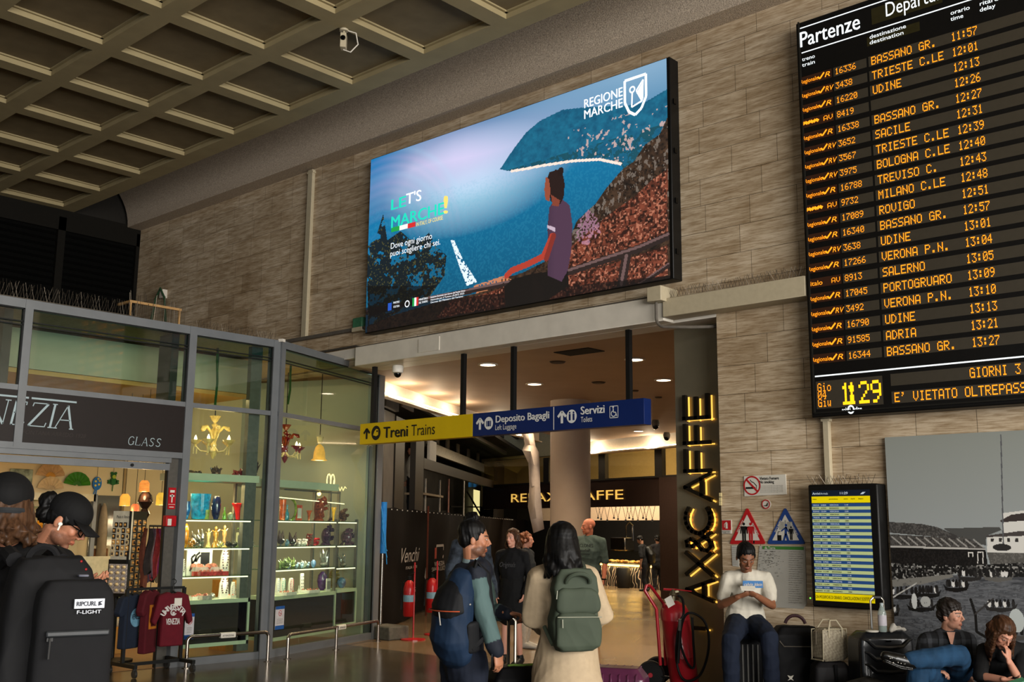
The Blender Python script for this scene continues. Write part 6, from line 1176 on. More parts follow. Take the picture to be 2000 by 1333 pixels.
for a in(
# upper left window: board, three shelves, base
(1,378,0,8,32,'cluster',drk,'glass_sculpture','low dark glass sculpture, leftmost on the pale board of the left window'),(1,422,0,19,34,'blades',gm('3a2a20'),'glass_sculpture','dark brown leaf sculpture on the pale board, left of the red crab'),(1,462,0,17,28,'cluster',gm('6a1c18'),'glass_sculpture','spiky reddish glass crab on the pale board'),(1,496,0,36,24,'blades',gm('2c201c'),'glass_sculpture','dark curling octopus sculpture at the right end of the pale board'),
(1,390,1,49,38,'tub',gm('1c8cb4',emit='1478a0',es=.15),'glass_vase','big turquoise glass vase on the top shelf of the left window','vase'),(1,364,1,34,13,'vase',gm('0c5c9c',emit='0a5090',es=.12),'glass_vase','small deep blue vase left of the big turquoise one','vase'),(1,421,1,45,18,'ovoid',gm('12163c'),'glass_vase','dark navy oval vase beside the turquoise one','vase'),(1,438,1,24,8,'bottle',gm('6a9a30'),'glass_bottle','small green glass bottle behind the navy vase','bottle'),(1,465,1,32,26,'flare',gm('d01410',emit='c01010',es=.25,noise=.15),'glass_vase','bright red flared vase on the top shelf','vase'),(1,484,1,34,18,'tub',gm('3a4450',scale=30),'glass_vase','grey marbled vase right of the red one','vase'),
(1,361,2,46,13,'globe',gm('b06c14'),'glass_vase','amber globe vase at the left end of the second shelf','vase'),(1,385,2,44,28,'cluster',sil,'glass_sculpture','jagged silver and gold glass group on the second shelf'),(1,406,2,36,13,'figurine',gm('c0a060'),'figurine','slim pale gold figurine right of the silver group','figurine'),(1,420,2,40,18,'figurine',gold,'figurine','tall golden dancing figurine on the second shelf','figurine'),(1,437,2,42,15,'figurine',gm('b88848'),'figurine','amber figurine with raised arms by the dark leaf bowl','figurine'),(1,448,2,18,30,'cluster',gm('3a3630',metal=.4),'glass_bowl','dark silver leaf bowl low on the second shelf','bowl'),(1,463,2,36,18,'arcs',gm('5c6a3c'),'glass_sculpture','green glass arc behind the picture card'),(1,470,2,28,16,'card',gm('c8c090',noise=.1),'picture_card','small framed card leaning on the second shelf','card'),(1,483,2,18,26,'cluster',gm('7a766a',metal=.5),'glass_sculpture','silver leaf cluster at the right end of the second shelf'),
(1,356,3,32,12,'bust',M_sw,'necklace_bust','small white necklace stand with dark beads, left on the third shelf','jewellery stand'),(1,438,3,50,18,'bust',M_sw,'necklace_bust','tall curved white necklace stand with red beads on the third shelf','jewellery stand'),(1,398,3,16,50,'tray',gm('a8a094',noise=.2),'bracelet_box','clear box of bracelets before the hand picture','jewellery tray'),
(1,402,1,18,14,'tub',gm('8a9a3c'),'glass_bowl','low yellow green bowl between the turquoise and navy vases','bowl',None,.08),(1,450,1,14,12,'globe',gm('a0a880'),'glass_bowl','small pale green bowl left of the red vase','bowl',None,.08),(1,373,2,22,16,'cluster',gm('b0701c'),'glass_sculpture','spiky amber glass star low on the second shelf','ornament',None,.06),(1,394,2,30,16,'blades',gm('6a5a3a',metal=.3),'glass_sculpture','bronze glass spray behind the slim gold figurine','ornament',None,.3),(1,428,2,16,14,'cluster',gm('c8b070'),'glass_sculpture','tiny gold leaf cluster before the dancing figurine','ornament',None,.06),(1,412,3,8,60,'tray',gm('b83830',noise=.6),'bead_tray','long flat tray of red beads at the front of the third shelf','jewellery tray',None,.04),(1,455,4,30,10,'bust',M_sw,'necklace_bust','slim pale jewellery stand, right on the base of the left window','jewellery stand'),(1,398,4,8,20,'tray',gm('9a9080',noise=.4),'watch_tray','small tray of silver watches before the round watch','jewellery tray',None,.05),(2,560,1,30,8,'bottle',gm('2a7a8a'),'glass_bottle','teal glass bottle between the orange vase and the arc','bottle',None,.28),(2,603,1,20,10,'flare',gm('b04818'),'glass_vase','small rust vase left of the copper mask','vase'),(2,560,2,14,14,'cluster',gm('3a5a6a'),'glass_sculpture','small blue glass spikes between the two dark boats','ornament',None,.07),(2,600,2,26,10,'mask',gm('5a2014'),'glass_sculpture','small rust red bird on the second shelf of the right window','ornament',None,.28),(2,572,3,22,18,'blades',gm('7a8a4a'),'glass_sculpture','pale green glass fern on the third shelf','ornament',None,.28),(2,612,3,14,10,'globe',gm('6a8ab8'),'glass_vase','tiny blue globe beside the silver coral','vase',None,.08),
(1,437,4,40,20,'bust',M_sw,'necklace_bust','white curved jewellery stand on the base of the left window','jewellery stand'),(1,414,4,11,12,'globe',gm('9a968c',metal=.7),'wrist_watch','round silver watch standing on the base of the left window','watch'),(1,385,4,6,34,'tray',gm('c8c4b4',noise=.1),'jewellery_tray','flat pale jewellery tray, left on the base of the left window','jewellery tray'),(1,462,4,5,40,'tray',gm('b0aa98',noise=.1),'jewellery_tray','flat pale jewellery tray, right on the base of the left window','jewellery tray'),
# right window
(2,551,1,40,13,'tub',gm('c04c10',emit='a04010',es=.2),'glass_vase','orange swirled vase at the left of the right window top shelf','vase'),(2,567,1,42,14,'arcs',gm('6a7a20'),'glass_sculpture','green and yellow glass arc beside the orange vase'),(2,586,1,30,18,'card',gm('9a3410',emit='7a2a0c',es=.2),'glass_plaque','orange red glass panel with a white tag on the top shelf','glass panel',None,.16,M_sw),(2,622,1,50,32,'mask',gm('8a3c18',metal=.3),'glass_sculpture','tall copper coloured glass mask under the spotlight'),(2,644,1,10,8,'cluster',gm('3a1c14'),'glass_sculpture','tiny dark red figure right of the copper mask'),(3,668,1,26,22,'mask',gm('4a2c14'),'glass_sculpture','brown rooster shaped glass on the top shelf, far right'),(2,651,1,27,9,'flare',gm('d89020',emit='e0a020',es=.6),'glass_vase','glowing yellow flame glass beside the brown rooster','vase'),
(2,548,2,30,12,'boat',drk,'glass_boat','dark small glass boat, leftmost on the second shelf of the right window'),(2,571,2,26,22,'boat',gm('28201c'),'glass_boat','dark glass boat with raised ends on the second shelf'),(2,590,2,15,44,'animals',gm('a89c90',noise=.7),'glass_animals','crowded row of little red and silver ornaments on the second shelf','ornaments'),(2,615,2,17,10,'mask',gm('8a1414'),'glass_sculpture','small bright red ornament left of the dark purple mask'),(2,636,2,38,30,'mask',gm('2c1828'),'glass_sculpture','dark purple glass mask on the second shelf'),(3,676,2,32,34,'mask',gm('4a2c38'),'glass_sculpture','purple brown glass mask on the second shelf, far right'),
(2,556,3,26,30,'cluster',gm('5c6a3c'),'glass_sculpture','green glass branches at the left of the third shelf'),(2,592,3,20,18,'cluster',gm('b8b4a4'),'glass_sculpture','white glass tree among the small animals'),(2,585,3,12,72,'animals',gm('8aa0b4',noise=.6),'glass_animals','row of tiny blue and white glass animals on the third shelf','ornaments'),(2,632,3,36,34,'blades',gm('9a948a',metal=.5),'glass_sculpture','silver coral glass sculpture on the third shelf'),(3,670,3,30,26,'blades',gm('8c8678',metal=.5),'glass_sculpture','smaller silver coral sculpture, far right on the third shelf'),
(2,543,4,32,9,'bust',M_sw,'necklace_bust','white stand with a blue bead necklace, leftmost in the right window','jewellery stand',None,.16,gm('1c6a9a')),(2,553,4,31,13,'bust',M_sw,'necklace_bust','white stand with a teal bead necklace, second in the right window','jewellery stand',None,.16,gm('2a7a6a')),(2,569,4,30,14,'bust',M_sw,'necklace_bust','white stand with a pink bead necklace, third in the right window','jewellery stand',None,.16,gm('9a4a5a')),(2,592,4,37,12,'board',M_sw,'earring_board','slanting white earring board in the right window','jewellery stand'),(2,583,4,15,4,'bottle',M_sw,'ring_stand','thin white ring stand left of the earring board','jewellery stand',None,.1),(2,629,4,36,20,'globe',gm('3a1c50'),'glass_vase','round deep purple vase in the right window','vase',None,.25),(2,648,4,42,26,'mask',gm('8a7430',metal=.3),'glass_sculpture','gold and green mask behind the white card','ornament',None,.32),(2,643,4,24,14,'card',M_sw,'earring_card','white card of earrings standing before the purple vase','jewellery card',None,.05),(3,667,4,20,17,'globe',gm('3c5a78'),'glass_vase','grey blue glass globe, far right in the right window','vase'),(2,560,4,6,34,'tray',gm('c8c4b4',noise=.1),'jewellery_tray','white jewellery tray, left on the base of the right window','jewellery tray',None,.04),(2,605,4,6,36,'tray',gm('c8c4b8',noise=.1),'jewellery_tray','white jewellery tray, right on the base of the right window','jewellery tray',None,.05)):
 if len(a)==8:a=a+()
 item(*a)
 # picture of a hand on the third shelf
p=P1(388,1125,.2);k=MPP(p);t=thing('display_picture','white display picture of a black hand on the third shelf of the left window','picture',(p.x,p.y,za['shelves'][2]));F=(V((p.x,p.y,za['shelves'][2])),c1f[1],c1f[2],c1f[3])
MB().fbox(F,-28*k,28*k,0,52*k,-.02,0).build('board',M_sw,t);b=MB();b.rect(F,2*k,22*k,6*k,44*k,.002)
for q in([(-20,8),(-16,22),(-8,32)],[(-16,22),(-18,34),(-10,40)],[(-10,26),(-8,38),(0,44)],[(-8,26),(-2,36),(8,40)]):b.line2(F,[(x*k,y*k)for x,y in q],4*k,.003)
b.build('hand_print',M_ink,t);b=MB();b.line2(F,[(2*k,8*k),(8*k,20*k),(14*k,12*k)],3*k,.004);b.text('VENEZIA CLASSICA',F,-14*k,46*k,3*k,.003,0,width=34*k);b.build('fine_print',gm('a8988c'),t)
p=P1(476,1125,.18);z=za['shelves'][2];t=thing('display_lamp','small black lamp with a bright bulb on the third shelf of the left window','lamp',(p.x,p.y,z));MB().box((p.x-.05,p.y-.05,z),(p.x+.05,p.y+.05,z+.13)).tube([(p.x,p.y,z+.13),(p.x+.01,p.y-.02,z+.2)],.014).build('body',M_blk,t,bevel=.01);MB().ball((p.x+.01,p.y-.025,z+.215),.018).build('bulb',M_bulb,t,smooth=True)
t=thing('drawer_unit','light wood drawer unit behind the left window display','drawers',(-12.9,8.6,0));q0,q1=PX(447,1135,-12.8),PX(474,1135,-12.8);MB().box((-13.2,q0.y,.0),(-12.8,q1.y,q0.z)).build('carcass',M_fanw,t)
for i in range(2):
 z=q0.z-.06-.22*i;dw=MB().box((-12.8,q0.y+.01,z-.16),(-12.785,q1.y-.01,z)).build('drawer',mat('drawer_wood','b08850',.5,noise=.1),t);MB().box((-12.785,q0.y+.08,z-.07),(-12.77,q1.y-.08,z-.055)).build('drawer_handle',M_blk,dw)
 # lights over the displays
light('AREA','window_light',V((CX1-.25,7.6,TOP1+1.0)),7,WARM,(.4,.9));light('AREA','window_light',V((CX1-.2,7.55,TOP1-.12)),14,WARM,(.25,.8));light('AREA','window_light',C2A+u2*1.2-n2*.25+V((0,0,2.75)),9,WARM,(.4,1.8),along=u2)
for z in za['shelves'][:3]:light('AREA','shelf_glow',V((CX1-.04,7.55,z-.02)),7.0,(1,.84,.6),(.03,.85),(-.7,0,-1),along=(0,1,0))
for z in zb['shelves'][:3]:light('AREA','shelf_glow',C2A+u2*.85-n2*.04+V((0,0,z-.02)),9.0,(1,.84,.6),(.03,1.4),-n2*.7-V((0,0,1)),along=u2)
p=P2(623,968,.2);t=thing('spotlight','tiny lit spotlight shining on the copper mask','light',(p.x,p.y,p.z));MB().ball(p+V((0,0,.02)),.03).build('bulb',M_bulb,t,smooth=True);MB().bar(p-u2*.9+V((0,0,.05)),p+u2*.6+V((0,0,.05)),.02,.02).build('track',M_ups,t)
o=MB().bar(P2(545,972,.1),P2(672,985,.1),.012,.012).build('light_tube',mat('tube_glow','fff0c8',.5,emit='ffe8b0',es=2,noise=0));tag(o,'thin glowing light tube across the right shop window','light')
# curling neon loop over the right display
b=MB();c=P2(646,940,.25);k=MPP(c)
for s in(-1,1):b.tube([c+u2*(s*7+7*math.cos(a*.5))*k+V((0,0,(13*math.sin(a*.5))*k))for a in range(13)],.010,6,closed=True)
b.tube([c+u2*(x*k)+V((0,0,y*k))for x,y in((-18,-12),(-8,-15),(2,-16),(10,-8),(12,2))],.009,6);b.tube([c+u2*(x*k)+V((0,0,y*k))for x,y in((26,-18),(30,-10),(36,-18),(42,-10),(48,-17),(54,-9),(60,-12))],.006,6)
o=b.build('glowing_loops',mat('loop_glow','ffe8b0',.5,emit='ffdf9c',es=1.6,noise=0),smooth=True);tag(o,'looping glass light with bright lines over the right window display','light')
# chandeliers
M_gold=mat('chandelier_gold','d8bc70',.15,emit='b08c40',es=.06,noise=.3,coat=.5);M_clear=mat('chandelier_clear','c8b880',.1,emit='806030',es=.05,noise=.3,coat=.6);M_rub=mat('chandelier_red','6a1014',.15,noise=.3,coat=.6);M_flame=mat('candle_bulb','fff0c8',.5,emit='ffdf9a',es=14,noise=0)
def chandelier(c,k,label,cup,leaf,stem,n=5,a0=0.):
 c=V(c);t=thing('chandelier',label,'chandelier',c-V((0,0,60*k)))
 MB().lathe(c,[(z_,y_)for z_,y_ in[(1*k,-62*k),(5*k,-55*k),(8*k,-46*k),(4*k,-40*k),(6*k,-34*k),(3*k,-26*k),(3*k,-12*k),(9*k,-4*k),(3*k,2*k),(6*k,8*k),(2*k,12*k),(6*k,17*k),(11*k,26*k),(9*k,24*k),(1*k,16*k)]],16,wob=lambda a,i:.08*math.cos(8*a)).build('stem',stem,t,smooth=True)
 MB().tube([c+V((0,0,24*k)),(c.x,c.y,bk1)],.008,5).build('chain',M_wire,t)
 for i in range(n):
  a=a0+6.2832*i/n;d=V((math.cos(a),math.sin(a),0));e=c+d*36*k+V((0,0,-30*k))
  MB().tube([c+V((0,0,-38*k))+d*3*k,c+d*12*k+V((0,0,-48*k)),c+d*26*k+V((0,0,-46*k)),e-V((0,0,6*k))],[2.2*k,2*k,1.8*k,1.6*k],8).build('arm',M_clear,t,smooth=True)
  cp=MB().lathe(e,[(2*k,-8*k),(3*k,-3*k),(8*k,0),(12*k,6*k),(10.5*k,5*k),(2*k,0)],16,wob=lambda a_,i_:.12*math.cos(8*a_)*(i_ in(3,4))).build('cup',cup,t,smooth=True)
  MB().lathe(e+V((0,0,2*k)),[(1*k,0),(3.2*k,4*k),(2.6*k,9*k),(.4*k,14*k)],10).build('candle_bulb',M_flame,cp,smooth=True)
  f=c+V((0,0,-30*k));d2=V((math.cos(a+.6),math.sin(a+.6),0));MB().tube([f+d2*2*k,f+d2*8*k+V((0,0,22*k)),f+d2*18*k+V((0,0,34*k)),f+d2*28*k+V((0,0,30*k)),f+d2*32*k+V((0,0,26*k))],[2*k,2.4*k,3*k,5*k,1*k],8).build('leaf_spray',leaf,t,smooth=True)
  b=MB()
  for q in range(2):b.tube([e+d*(q*6-3)*k-V((0,0,6*k)),e+d*(q*6-3)*k-V((0,0,22*k))],[.6*k,1.6*k],6)
  b.build('crystal_drop',M_clear,cp)
 light('POINT','chandelier_glow',c-V((0,0,10*k)),10,WARM,rad=.25)
p=PX(419,838,-12.75);chandelier(p,MPP(p)*.95,'golden glass chandelier with lit candle bulbs in the left shop window',M_gold,M_gold,M_gold,5,.4)
p=PV(558,852,C2A-n2*1.0,C2B-n2*1.0);chandelier(p,MPP(p)*.85,'dark red glass chandelier behind the corner post of the shop',M_rub,M_rub,M_rub,5,.15)
p=PV(624,884,C2A-n2*.6,C2B-n2*.6);k=MPP(p);t=thing('pendant_lamp','amber bell shaped glass lamp on a chain in the right shop window','lamp',p-V((0,0,15*k)))
MB().lathe(p,[(15*k,-16*k),(12*k,-12*k),(11*k,0),(8*k,10*k),(3*k,15*k),(2*k,15*k)],18,wob=lambda a,i:.1*math.cos(6*a)*(i==0)).build('shade',M_shB,t,smooth=True);MB().lathe(p,[(2*k,15*k),(5*k,20*k),(7*k,30*k),(3*k,24*k),(1*k,34*k)],12).build('crown',M_clear,t,smooth=True);MB().ball(p,5*k).build('bulb',M_bulb,t,smooth=True);MB().tube([p+V((0,0,30*k)),(p.x,p.y,ZP1)],.008,5).build('chain',M_wire,t)
light('POINT','pendant_glow',p-V((0,0,18*k)),5,WARM,rad=.08)
for i,(x,ya,yb)in enumerate(((424,703,792),(567,735,790))):
 P_=PX(x,ya,-12.6)if i==0 else PV(x,ya,C2A-n2*.7,C2B-n2*.7);q=PX(x-4,yb,-12.6)if i==0 else PV(x-5,yb,C2A-n2*.7,C2B-n2*.7)
 o=MB().tube([(P_.x,P_.y,ZP1+.02),P_,lerp(P_,q,.5)+V((0,.02,0)),q],.018,6).build('green_cord',mat('cord_green','1c4a20',.7,noise=.3),smooth=True);tag(o,['dark green cord hanging behind the upper left window pane','dark green cord hanging behind the upper right window pane'][i],'cord')  # plain green cord hanging from the shop ceiling
 # ================================================================ PEOPLE
CR=V((math.cos(YAW),math.sin(YAW),0));CF=V((-math.sin(YAW),math.cos(YAW),0));UP=V((0,0,1))
def limb(b,pts,rad,side=None,n=14,cap=True):
 pts=[V(p)for p in pts];k=len(pts);rings=[];prev=V(side)if side is not None else None
 P2_,R2=[],[]
 rad=[(r,r)if not isinstance(r,(tuple,list))else r for r in rad]
 for i,p in enumerate(pts):
  t=((pts[min(i+1,k-1)]-p).normalized()+(p-pts[max(i-1,0)]).normalized()).normalized()
  if prev is None:prev=t.cross(UP);prev=prev if prev.length>.05 else t.cross(V((1,0,0)))
  s=(prev-t*prev.dot(t)).normalized();q=t.cross(s);a,c=rad[i]
  ext=[(p,a,c)]
  if cap and i==0:m=min(a,c);ext=[(p-t*m*.85,a*.5,c*.5),(p-t*m*.5,a*.85,c*.85)]+ext
  if cap and i==k-1:m=min(a,c);ext+=[(p+t*m*.5,a*.85,c*.85),(p+t*m*.85,a*.5,c*.5)]
  for pp,aa,cc in ext:rings.append([pp+s*math.cos(6.2832*j/n)*aa+q*math.sin(6.2832*j/n)*cc for j in range(n)])
  if side is None:prev=s
 vs=[x for g in rings for x in g];K=len(rings)
 b.add(vs,[(i*n+j,i*n+(j+1)%n,(i+1)*n+(j+1)%n,(i+1)*n+j)for i in range(K-1)for j in range(n)]+[tuple(range(n))[::-1],tuple(range((K-1)*n,K*n))])
def solid(b,name,m,parent=None,vox=.008,sm=5,disp=0.,freq=30.,paint=None,loc=None,seed=1,kz=.7):
 """grow one continuous surface round overlapping volumes"""
 me=bpy.data.meshes.new('tmp');me.from_pydata([tuple(p)for p in b.v],[],b.f);me.update()
 bm=bmesh.new();bm.from_mesh(me);bmesh.ops.recalc_face_normals(bm,faces=bm.faces);bm.to_mesh(me);bm.free()
 o=bpy.data.objects.new('tmp',me);COL.objects.link(o)
 r=o.modifiers.new('r','REMESH');r.mode='VOXEL';r.voxel_size=vox;s=o.modifiers.new('s','SMOOTH');s.factor=.5;s.iterations=sm
 nm=bpy.data.meshes.new_from_object(o.evaluated_get(bpy.context.evaluated_depsgraph_get()));bpy.data.objects.remove(o);bpy.data.meshes.remove(me)
 n=len(nm.vertices);co=np.empty(n*3,np.float32);nm.vertices.foreach_get('co',co);co=co.reshape(-1,3).astype(float)
 no=np.empty(n*3,np.float32);nm.vertices.foreach_get('normal',no);no=no.reshape(-1,3)
 if disp:
  rs=np.random.RandomState(seed);d=np.zeros(n);wp_=co+.03*np.sin(co[:,[1,2,0]]*14+rs.rand(3)*6)
  for i in range(7):
   k=rs.randn(3)*np.array([1,1,kz]);k=k/np.linalg.norm(k)*freq*rs.uniform(.5,1.6);w_=np.sin(wp_@k+rs.rand()*6.28);d+=(1-2*np.abs(w_))*.35 if i%2 else w_*.3
  co=co+no*(d*disp)[:,None]
 base=BASE[parent.name]if parent is not None else V(loc)
 if paint is not None:
  c=np.ones((n,4),np.float32);c[:,:3]=paint(co);at=nm.color_attributes.new('Col','FLOAT_COLOR','POINT');at.data.foreach_set('color',c.ravel())
 co=co-np.array(base)[None];nm.vertices.foreach_set('co',co.astype(np.float32).ravel());nm.materials.clear();nm.materials.append(m);nm.polygons.foreach_set('use_smooth',[True]*len(nm.polygons));nm.name=name;nm.update()
 ob=bpy.data.objects.new(name,nm);COL.objects.link(ob);BASE[ob.name]=base
 if parent is not None:ob.parent=parent
 else:ob.location=base
 return ob
def headrot(fwd,pitch=0.,roll=0.):
 f=V(fwd).normalized();r=f.cross(UP).normalized();f2=(f*math.cos(R(pitch))-UP*math.sin(R(pitch))).normalized();u=r.cross(f2);r2=r*math.cos(R(roll))+u*math.sin(R(roll));u2_=r2.cross(f2)
 return Matrix((r2,f2,u2_)).transposed()
def head_shape(b,c,M,s=1.,fem=False):
 T=lambda x,y,z:c+M@V((x,y,z))*s
 B=lambda x,y,z,r:b.ball(T(x,y,z),tuple(q*s for q in(r if isinstance(r,tuple)else(r,r,r))),12,18,M)
 jw=.9 if fem else 1.
 B(0,-.014,.042,(.075,.094,.080));B(0,.030,.008,(.063,.060,.082));B(0,.034,-.045,(.054*jw,.050,.058));B(0,.016,-.068,(.056*jw,.060,.044));B(0,.062,-.098,(.022*jw,.019,.017))
 for x in(-1,1):B(x*.038,.056,-.024,.021);B(x*.077,-.014,-.010,(.009,.019,.031));B(x*.010,.094,-.036,.0085);B(x*.030,.0765,.001,.0125)
 b.tube([T(0,.086,.014),T(0,.103,-.016),T(0,.109,-.032)],[.0075*s,.0095*s,.0115*s],8)
 b.tube([T(-.046,.066,.020),T(-.02,.086,.026),T(0,.088,.020),T(.02,.086,.026),T(.046,.066,.020)],[.006*s,.009*s,.009*s,.009*s,.006*s],8)
 b.tube([T(-.022,.080,-.064),T(0,.0875,-.063),T(.022,.080,-.064)],[.003*s,.0052*s,.003*s],8);b.tube([T(-.019,.080,-.073),T(0,.0860,-.0745),T(.019,.080,-.073)],[.003*s,.0060*s,.003*s],8)
def head_paint(c,M,s,skin,hair,beard=0.,lips='9a5a50',fem=False,scalp=True):
 Mi=np.array(M.inverted());cc=np.array(c);sk,ha=(np.array(lin(q)[:3])for q in(skin,hair));lp=sk*np.array([.88,.60,.58])
 def f(co):
  p=(co-cc)@Mi.T/s;x,y,z=p.T;ax=np.abs(x);out=np.tile(sk,(len(co),1));rs=np.random.RandomState(3)
  near=(np.abs(p)<.14).all(1)&(y<np.where(ax<.02,.118,.098))
  def blend(m,col,a):k=(m*a)[:,None];out[:]=out*(1-k)+col*k
  soft=lambda v,w:np.clip(v/w,0,1)
  blend(near&(y>.04)&(z<.0)&(z>-.06),sk*np.array([1.12,.86,.82]),.2*soft(.03-np.abs(ax-.04),.02)) # cheeks
  if beard:g=rs.rand(len(co));blend(near&(z<-.038)&(z>-.125)&(y>-.02),ha,beard*(.75+.25*g)*np.clip(soft(-.034-z-.25*np.maximum(0,.05-y),.014),0,1)*np.where((ax<.02)&(z>-.056),.55,1)*np.where((ax<.024)&(z<-.058)&(z>-.08)&(y>.076),.15,1))
  blend(near&(ax<.024)&(y>.072)&(z<-.056)&(z>-.083),lp,.85*soft(.0255-ax,.006));blend(near&(ax<.022)&(y>.07)&(np.abs(z+.069)<.0022),lp*.35,.9)
  e=((ax-.030)/.0135)**2+((z-.001)/.0050)**2;blend(near&(y>.06)&(e<2.1)&(e>.9),sk*.35,.7);blend(near&(y>.06)&(e<1),np.array([.36,.31,.28]),.9);blend(near&(y>.06)&(((ax-.030)/.0060)**2+((z-.001)/.0055)**2<1),np.array([.03,.018,.012]),.95)
  blend(near&(y>.045)&(ax>.010)&(ax<.052)&(np.abs(z-.0245+.12*np.maximum(0,ax-.035))<.0055),ha,.62 if fem else .85)
  if scalp:blend(near&((z>.062)&(y<.06)|(y<-.03)&(z>-.03)),ha,.9)
  return out
 return f
def hand(b,w,d,pn,curl=35,s=1.,thumb=1,spread=0.,fist=0.):
 """palm, four bent fingers of different length and a thumb from the palm's side"""
 w,d,pn=V(w),V(d).normalized(),V(pn);pn=(pn-d*pn.dot(d)).normalized();sd=d.cross(pn)*thumb
 limb(b,[w-d*.02*s,w+d*.03*s,w+d*.075*s,w+d*.088*s],[(.026*s,.019*s),(.034*s,.016*s),(.041*s,.014*s),(.040*s,.012*s)],sd)
 for i,(o,L)in enumerate(((.031,.068),(.0105,.080),(-.0105,.075),(-.031,.058))):
  p=w+d*(.085-.004*abs(i-1))*s+sd*o*s;a=0;q=[p];dd=(d+sd*o*spread).normalized()
  for j,f in enumerate((.45,.32,.23)):a+=R(curl)*(.8,1.1,.8)[j];q.append(q[-1]+(dd*math.cos(a)+pn*math.sin(a))*L*f*s)
  b.tube([p-dd*.02*s]+q,[.0085*s,.0088*s,.0082*s,.0076*s,.0060*s],8)
 p=w+d*.022*s+sd*.030*s;t1=p+(d*.72+sd*.62+pn*.35).normalized()*.038*s;t2=t1+(d*.9+sd*.12+pn*.5).normalized()*.030*s;b.tube([p-sd*.01*s,p,t1,t2],[.012*s,.0125*s,.0105*s,.0075*s],8)
class Fig:
 """joints are given as (pixel x, pixel y, distance)"""
 def __init__(s,J,k=1.,w_=1.,fem=False):
  s.j={n:(PD(*p)if not isinstance(p,V)else p)for n,p in J.items()};s.k=k;s.w=w_;s.fem=fem
  s.side=(s.j['sh_r']-s.j['sh_l']).normalized();s.hs=(s.j['hip_r']-s.j['hip_l']).normalized()
 def torso(s,b,g=0.,top=True,bot=True,hips=1.):
  J,k,w_=s.j,s.k,s.w;sh=(J['sh_l']+J['sh_r'])/2;hw=(J['sh_r']-J['sh_l']).length/2
  pts=[J['pel'],lerp(J['pel'],J['waist'],.5),J['waist'],lerp(J['waist'],J['chest'],.6),J['chest'],lerp(J['chest'],sh,.7)]
  wa=.118 if s.fem else .135
  rad=[(.150*w_*hips+g,.112*w_+g),(.155*w_*hips+g,.115*w_+g),(wa*w_+g,.100*w_+g),(.148*w_+g,.110*w_+g),(.158*w_+g,.112*w_+g),(hw*.86+g*.6,.088*w_+g)]
  limb(b,pts,rad,s.side,20)
  limb(b,[J['sh_l'],sh+UP*.012*k,J['sh_r']],[.050*k+g,(.078*k+g),.050*k+g])
  for q in(-1,1):sj=J['sh_l']if q<0 else J['sh_r'];limb(b,[lerp(sh,sj,.75),lerp(sh,J['neck'],.55)+s.side*q*.035],[.045*k+g*.8,.045*k+g*.4])
 def neck(s,b,c,M,g=0.):limb(b,[lerp((s.j['sh_l']+s.j['sh_r'])/2,s.j['neck'],.3),s.j['neck'],c+M@V((0,-.022,-.055))*s.k,c+M@V((0,-.02,-.01))],[.062*s.k+g,.054*s.k+g,.052*s.k+g,.05*s.k])
 def arm(s,b,q,g=0.,to=1.,fr=0.):
  J,k=s.j,s.k;a,e,w_=J['sh_'+q],J['el_'+q],J['wr_'+q];R_=[.050,.046,.042,.040,.040,.034,.027]
  pts=[a,lerp(a,e,.33),lerp(a,e,.7),e,lerp(e,w_,.25),lerp(e,w_,.65),w_];n=max(2,round(to*6)+1);f0=round(fr*6)
  limb(b,pts[f0:n],[r*k*(.9 if s.fem else 1)+g for r in R_[f0:n]])
 def leg(s,b,q,g=0.,to=1.,flare=0.):
  J,k=s.j,s.k*(1. if not s.fem else .97);a,e,w_=J['hip_'+q],J['kn_'+q],J['an_'+q];R_=[.088,.080,.066,.054,.054,.050,.038]
  pts=[a,lerp(a,e,.35),lerp(a,e,.75),e,lerp(e,w_,.25),lerp(e,w_,.55),w_];n=max(2,round(to*6)+1);limb(b,pts[:n],[r*k*s.w**.5+g+(flare*i/6)for i,r in enumerate(R_[:n])])
 def shoe(s,b,q,toe,L=.26,g=0.):
  a=s.j['an_'+q];t=V(toe);t.z=0;t.normalize();f=V((a.x,a.y,max(a.z-.075,.0)));sd=t.cross(UP)
  limb(b,[f-t*.05+UP*.045,f+t*.05+UP*.042,f+t*(L-.12)+UP*.030,f+t*(L-.075)+UP*.026],[(.037+g,.044),(.042+g,.042),(.046+g,.029),(.038+g,.025)],sd)
  limb(b,[a+UP*.02,f+UP*.05],[.044+g,.045+g])
SK=attr_mat('skin',.5,spec=.35,bump=.06,sss=.12)
def cloth(name,c,rough=.85,**k):return mat(name,c,rough,noise=k.pop('noise',.10),scale=k.pop('scale',30),bump=k.pop('bump',.08),spec=.2,**k)
def person(F,label,hc,fwd,pitch=0,roll=0,skin='b07a5c',hair='1a130f',beard=0.,vox=.006,grp=None,hands=(),headk=1.,arms='lr',legs='lr',scalp=True,nofoot=''):
 """the whole continuous body"""
 hc=PD(*hc)if not isinstance(hc,V)else hc;M=headrot(fwd,pitch,roll);b=MB();F.torso(b,-.012);F.neck(b,hc,M);F.hc,F.M=hc,M;head_shape(b,hc,M,headk,F.fem)
 for q in arms:F.arm(b,q)
 for q in legs:
  F.leg(b,q,-.006);t=F.j.get('toe_'+q)
  if q not in nofoot:F.shoe(b,q,t if t is not None else fwd,g=-.008)
 for a in hands:hand(b,*a[:3],**(a[3]if len(a)>3 else{}))
 foot=V((F.j['pel'].x,F.j['pel'].y,min(v[2]for v in b.v)))
 o=solid(b,'person',SK,None,vox,3,paint=head_paint(hc,M,headk,skin,hair,beard,fem=F.fem,scalp=scalp),loc=foot);return tag(o,label,'person',grp)
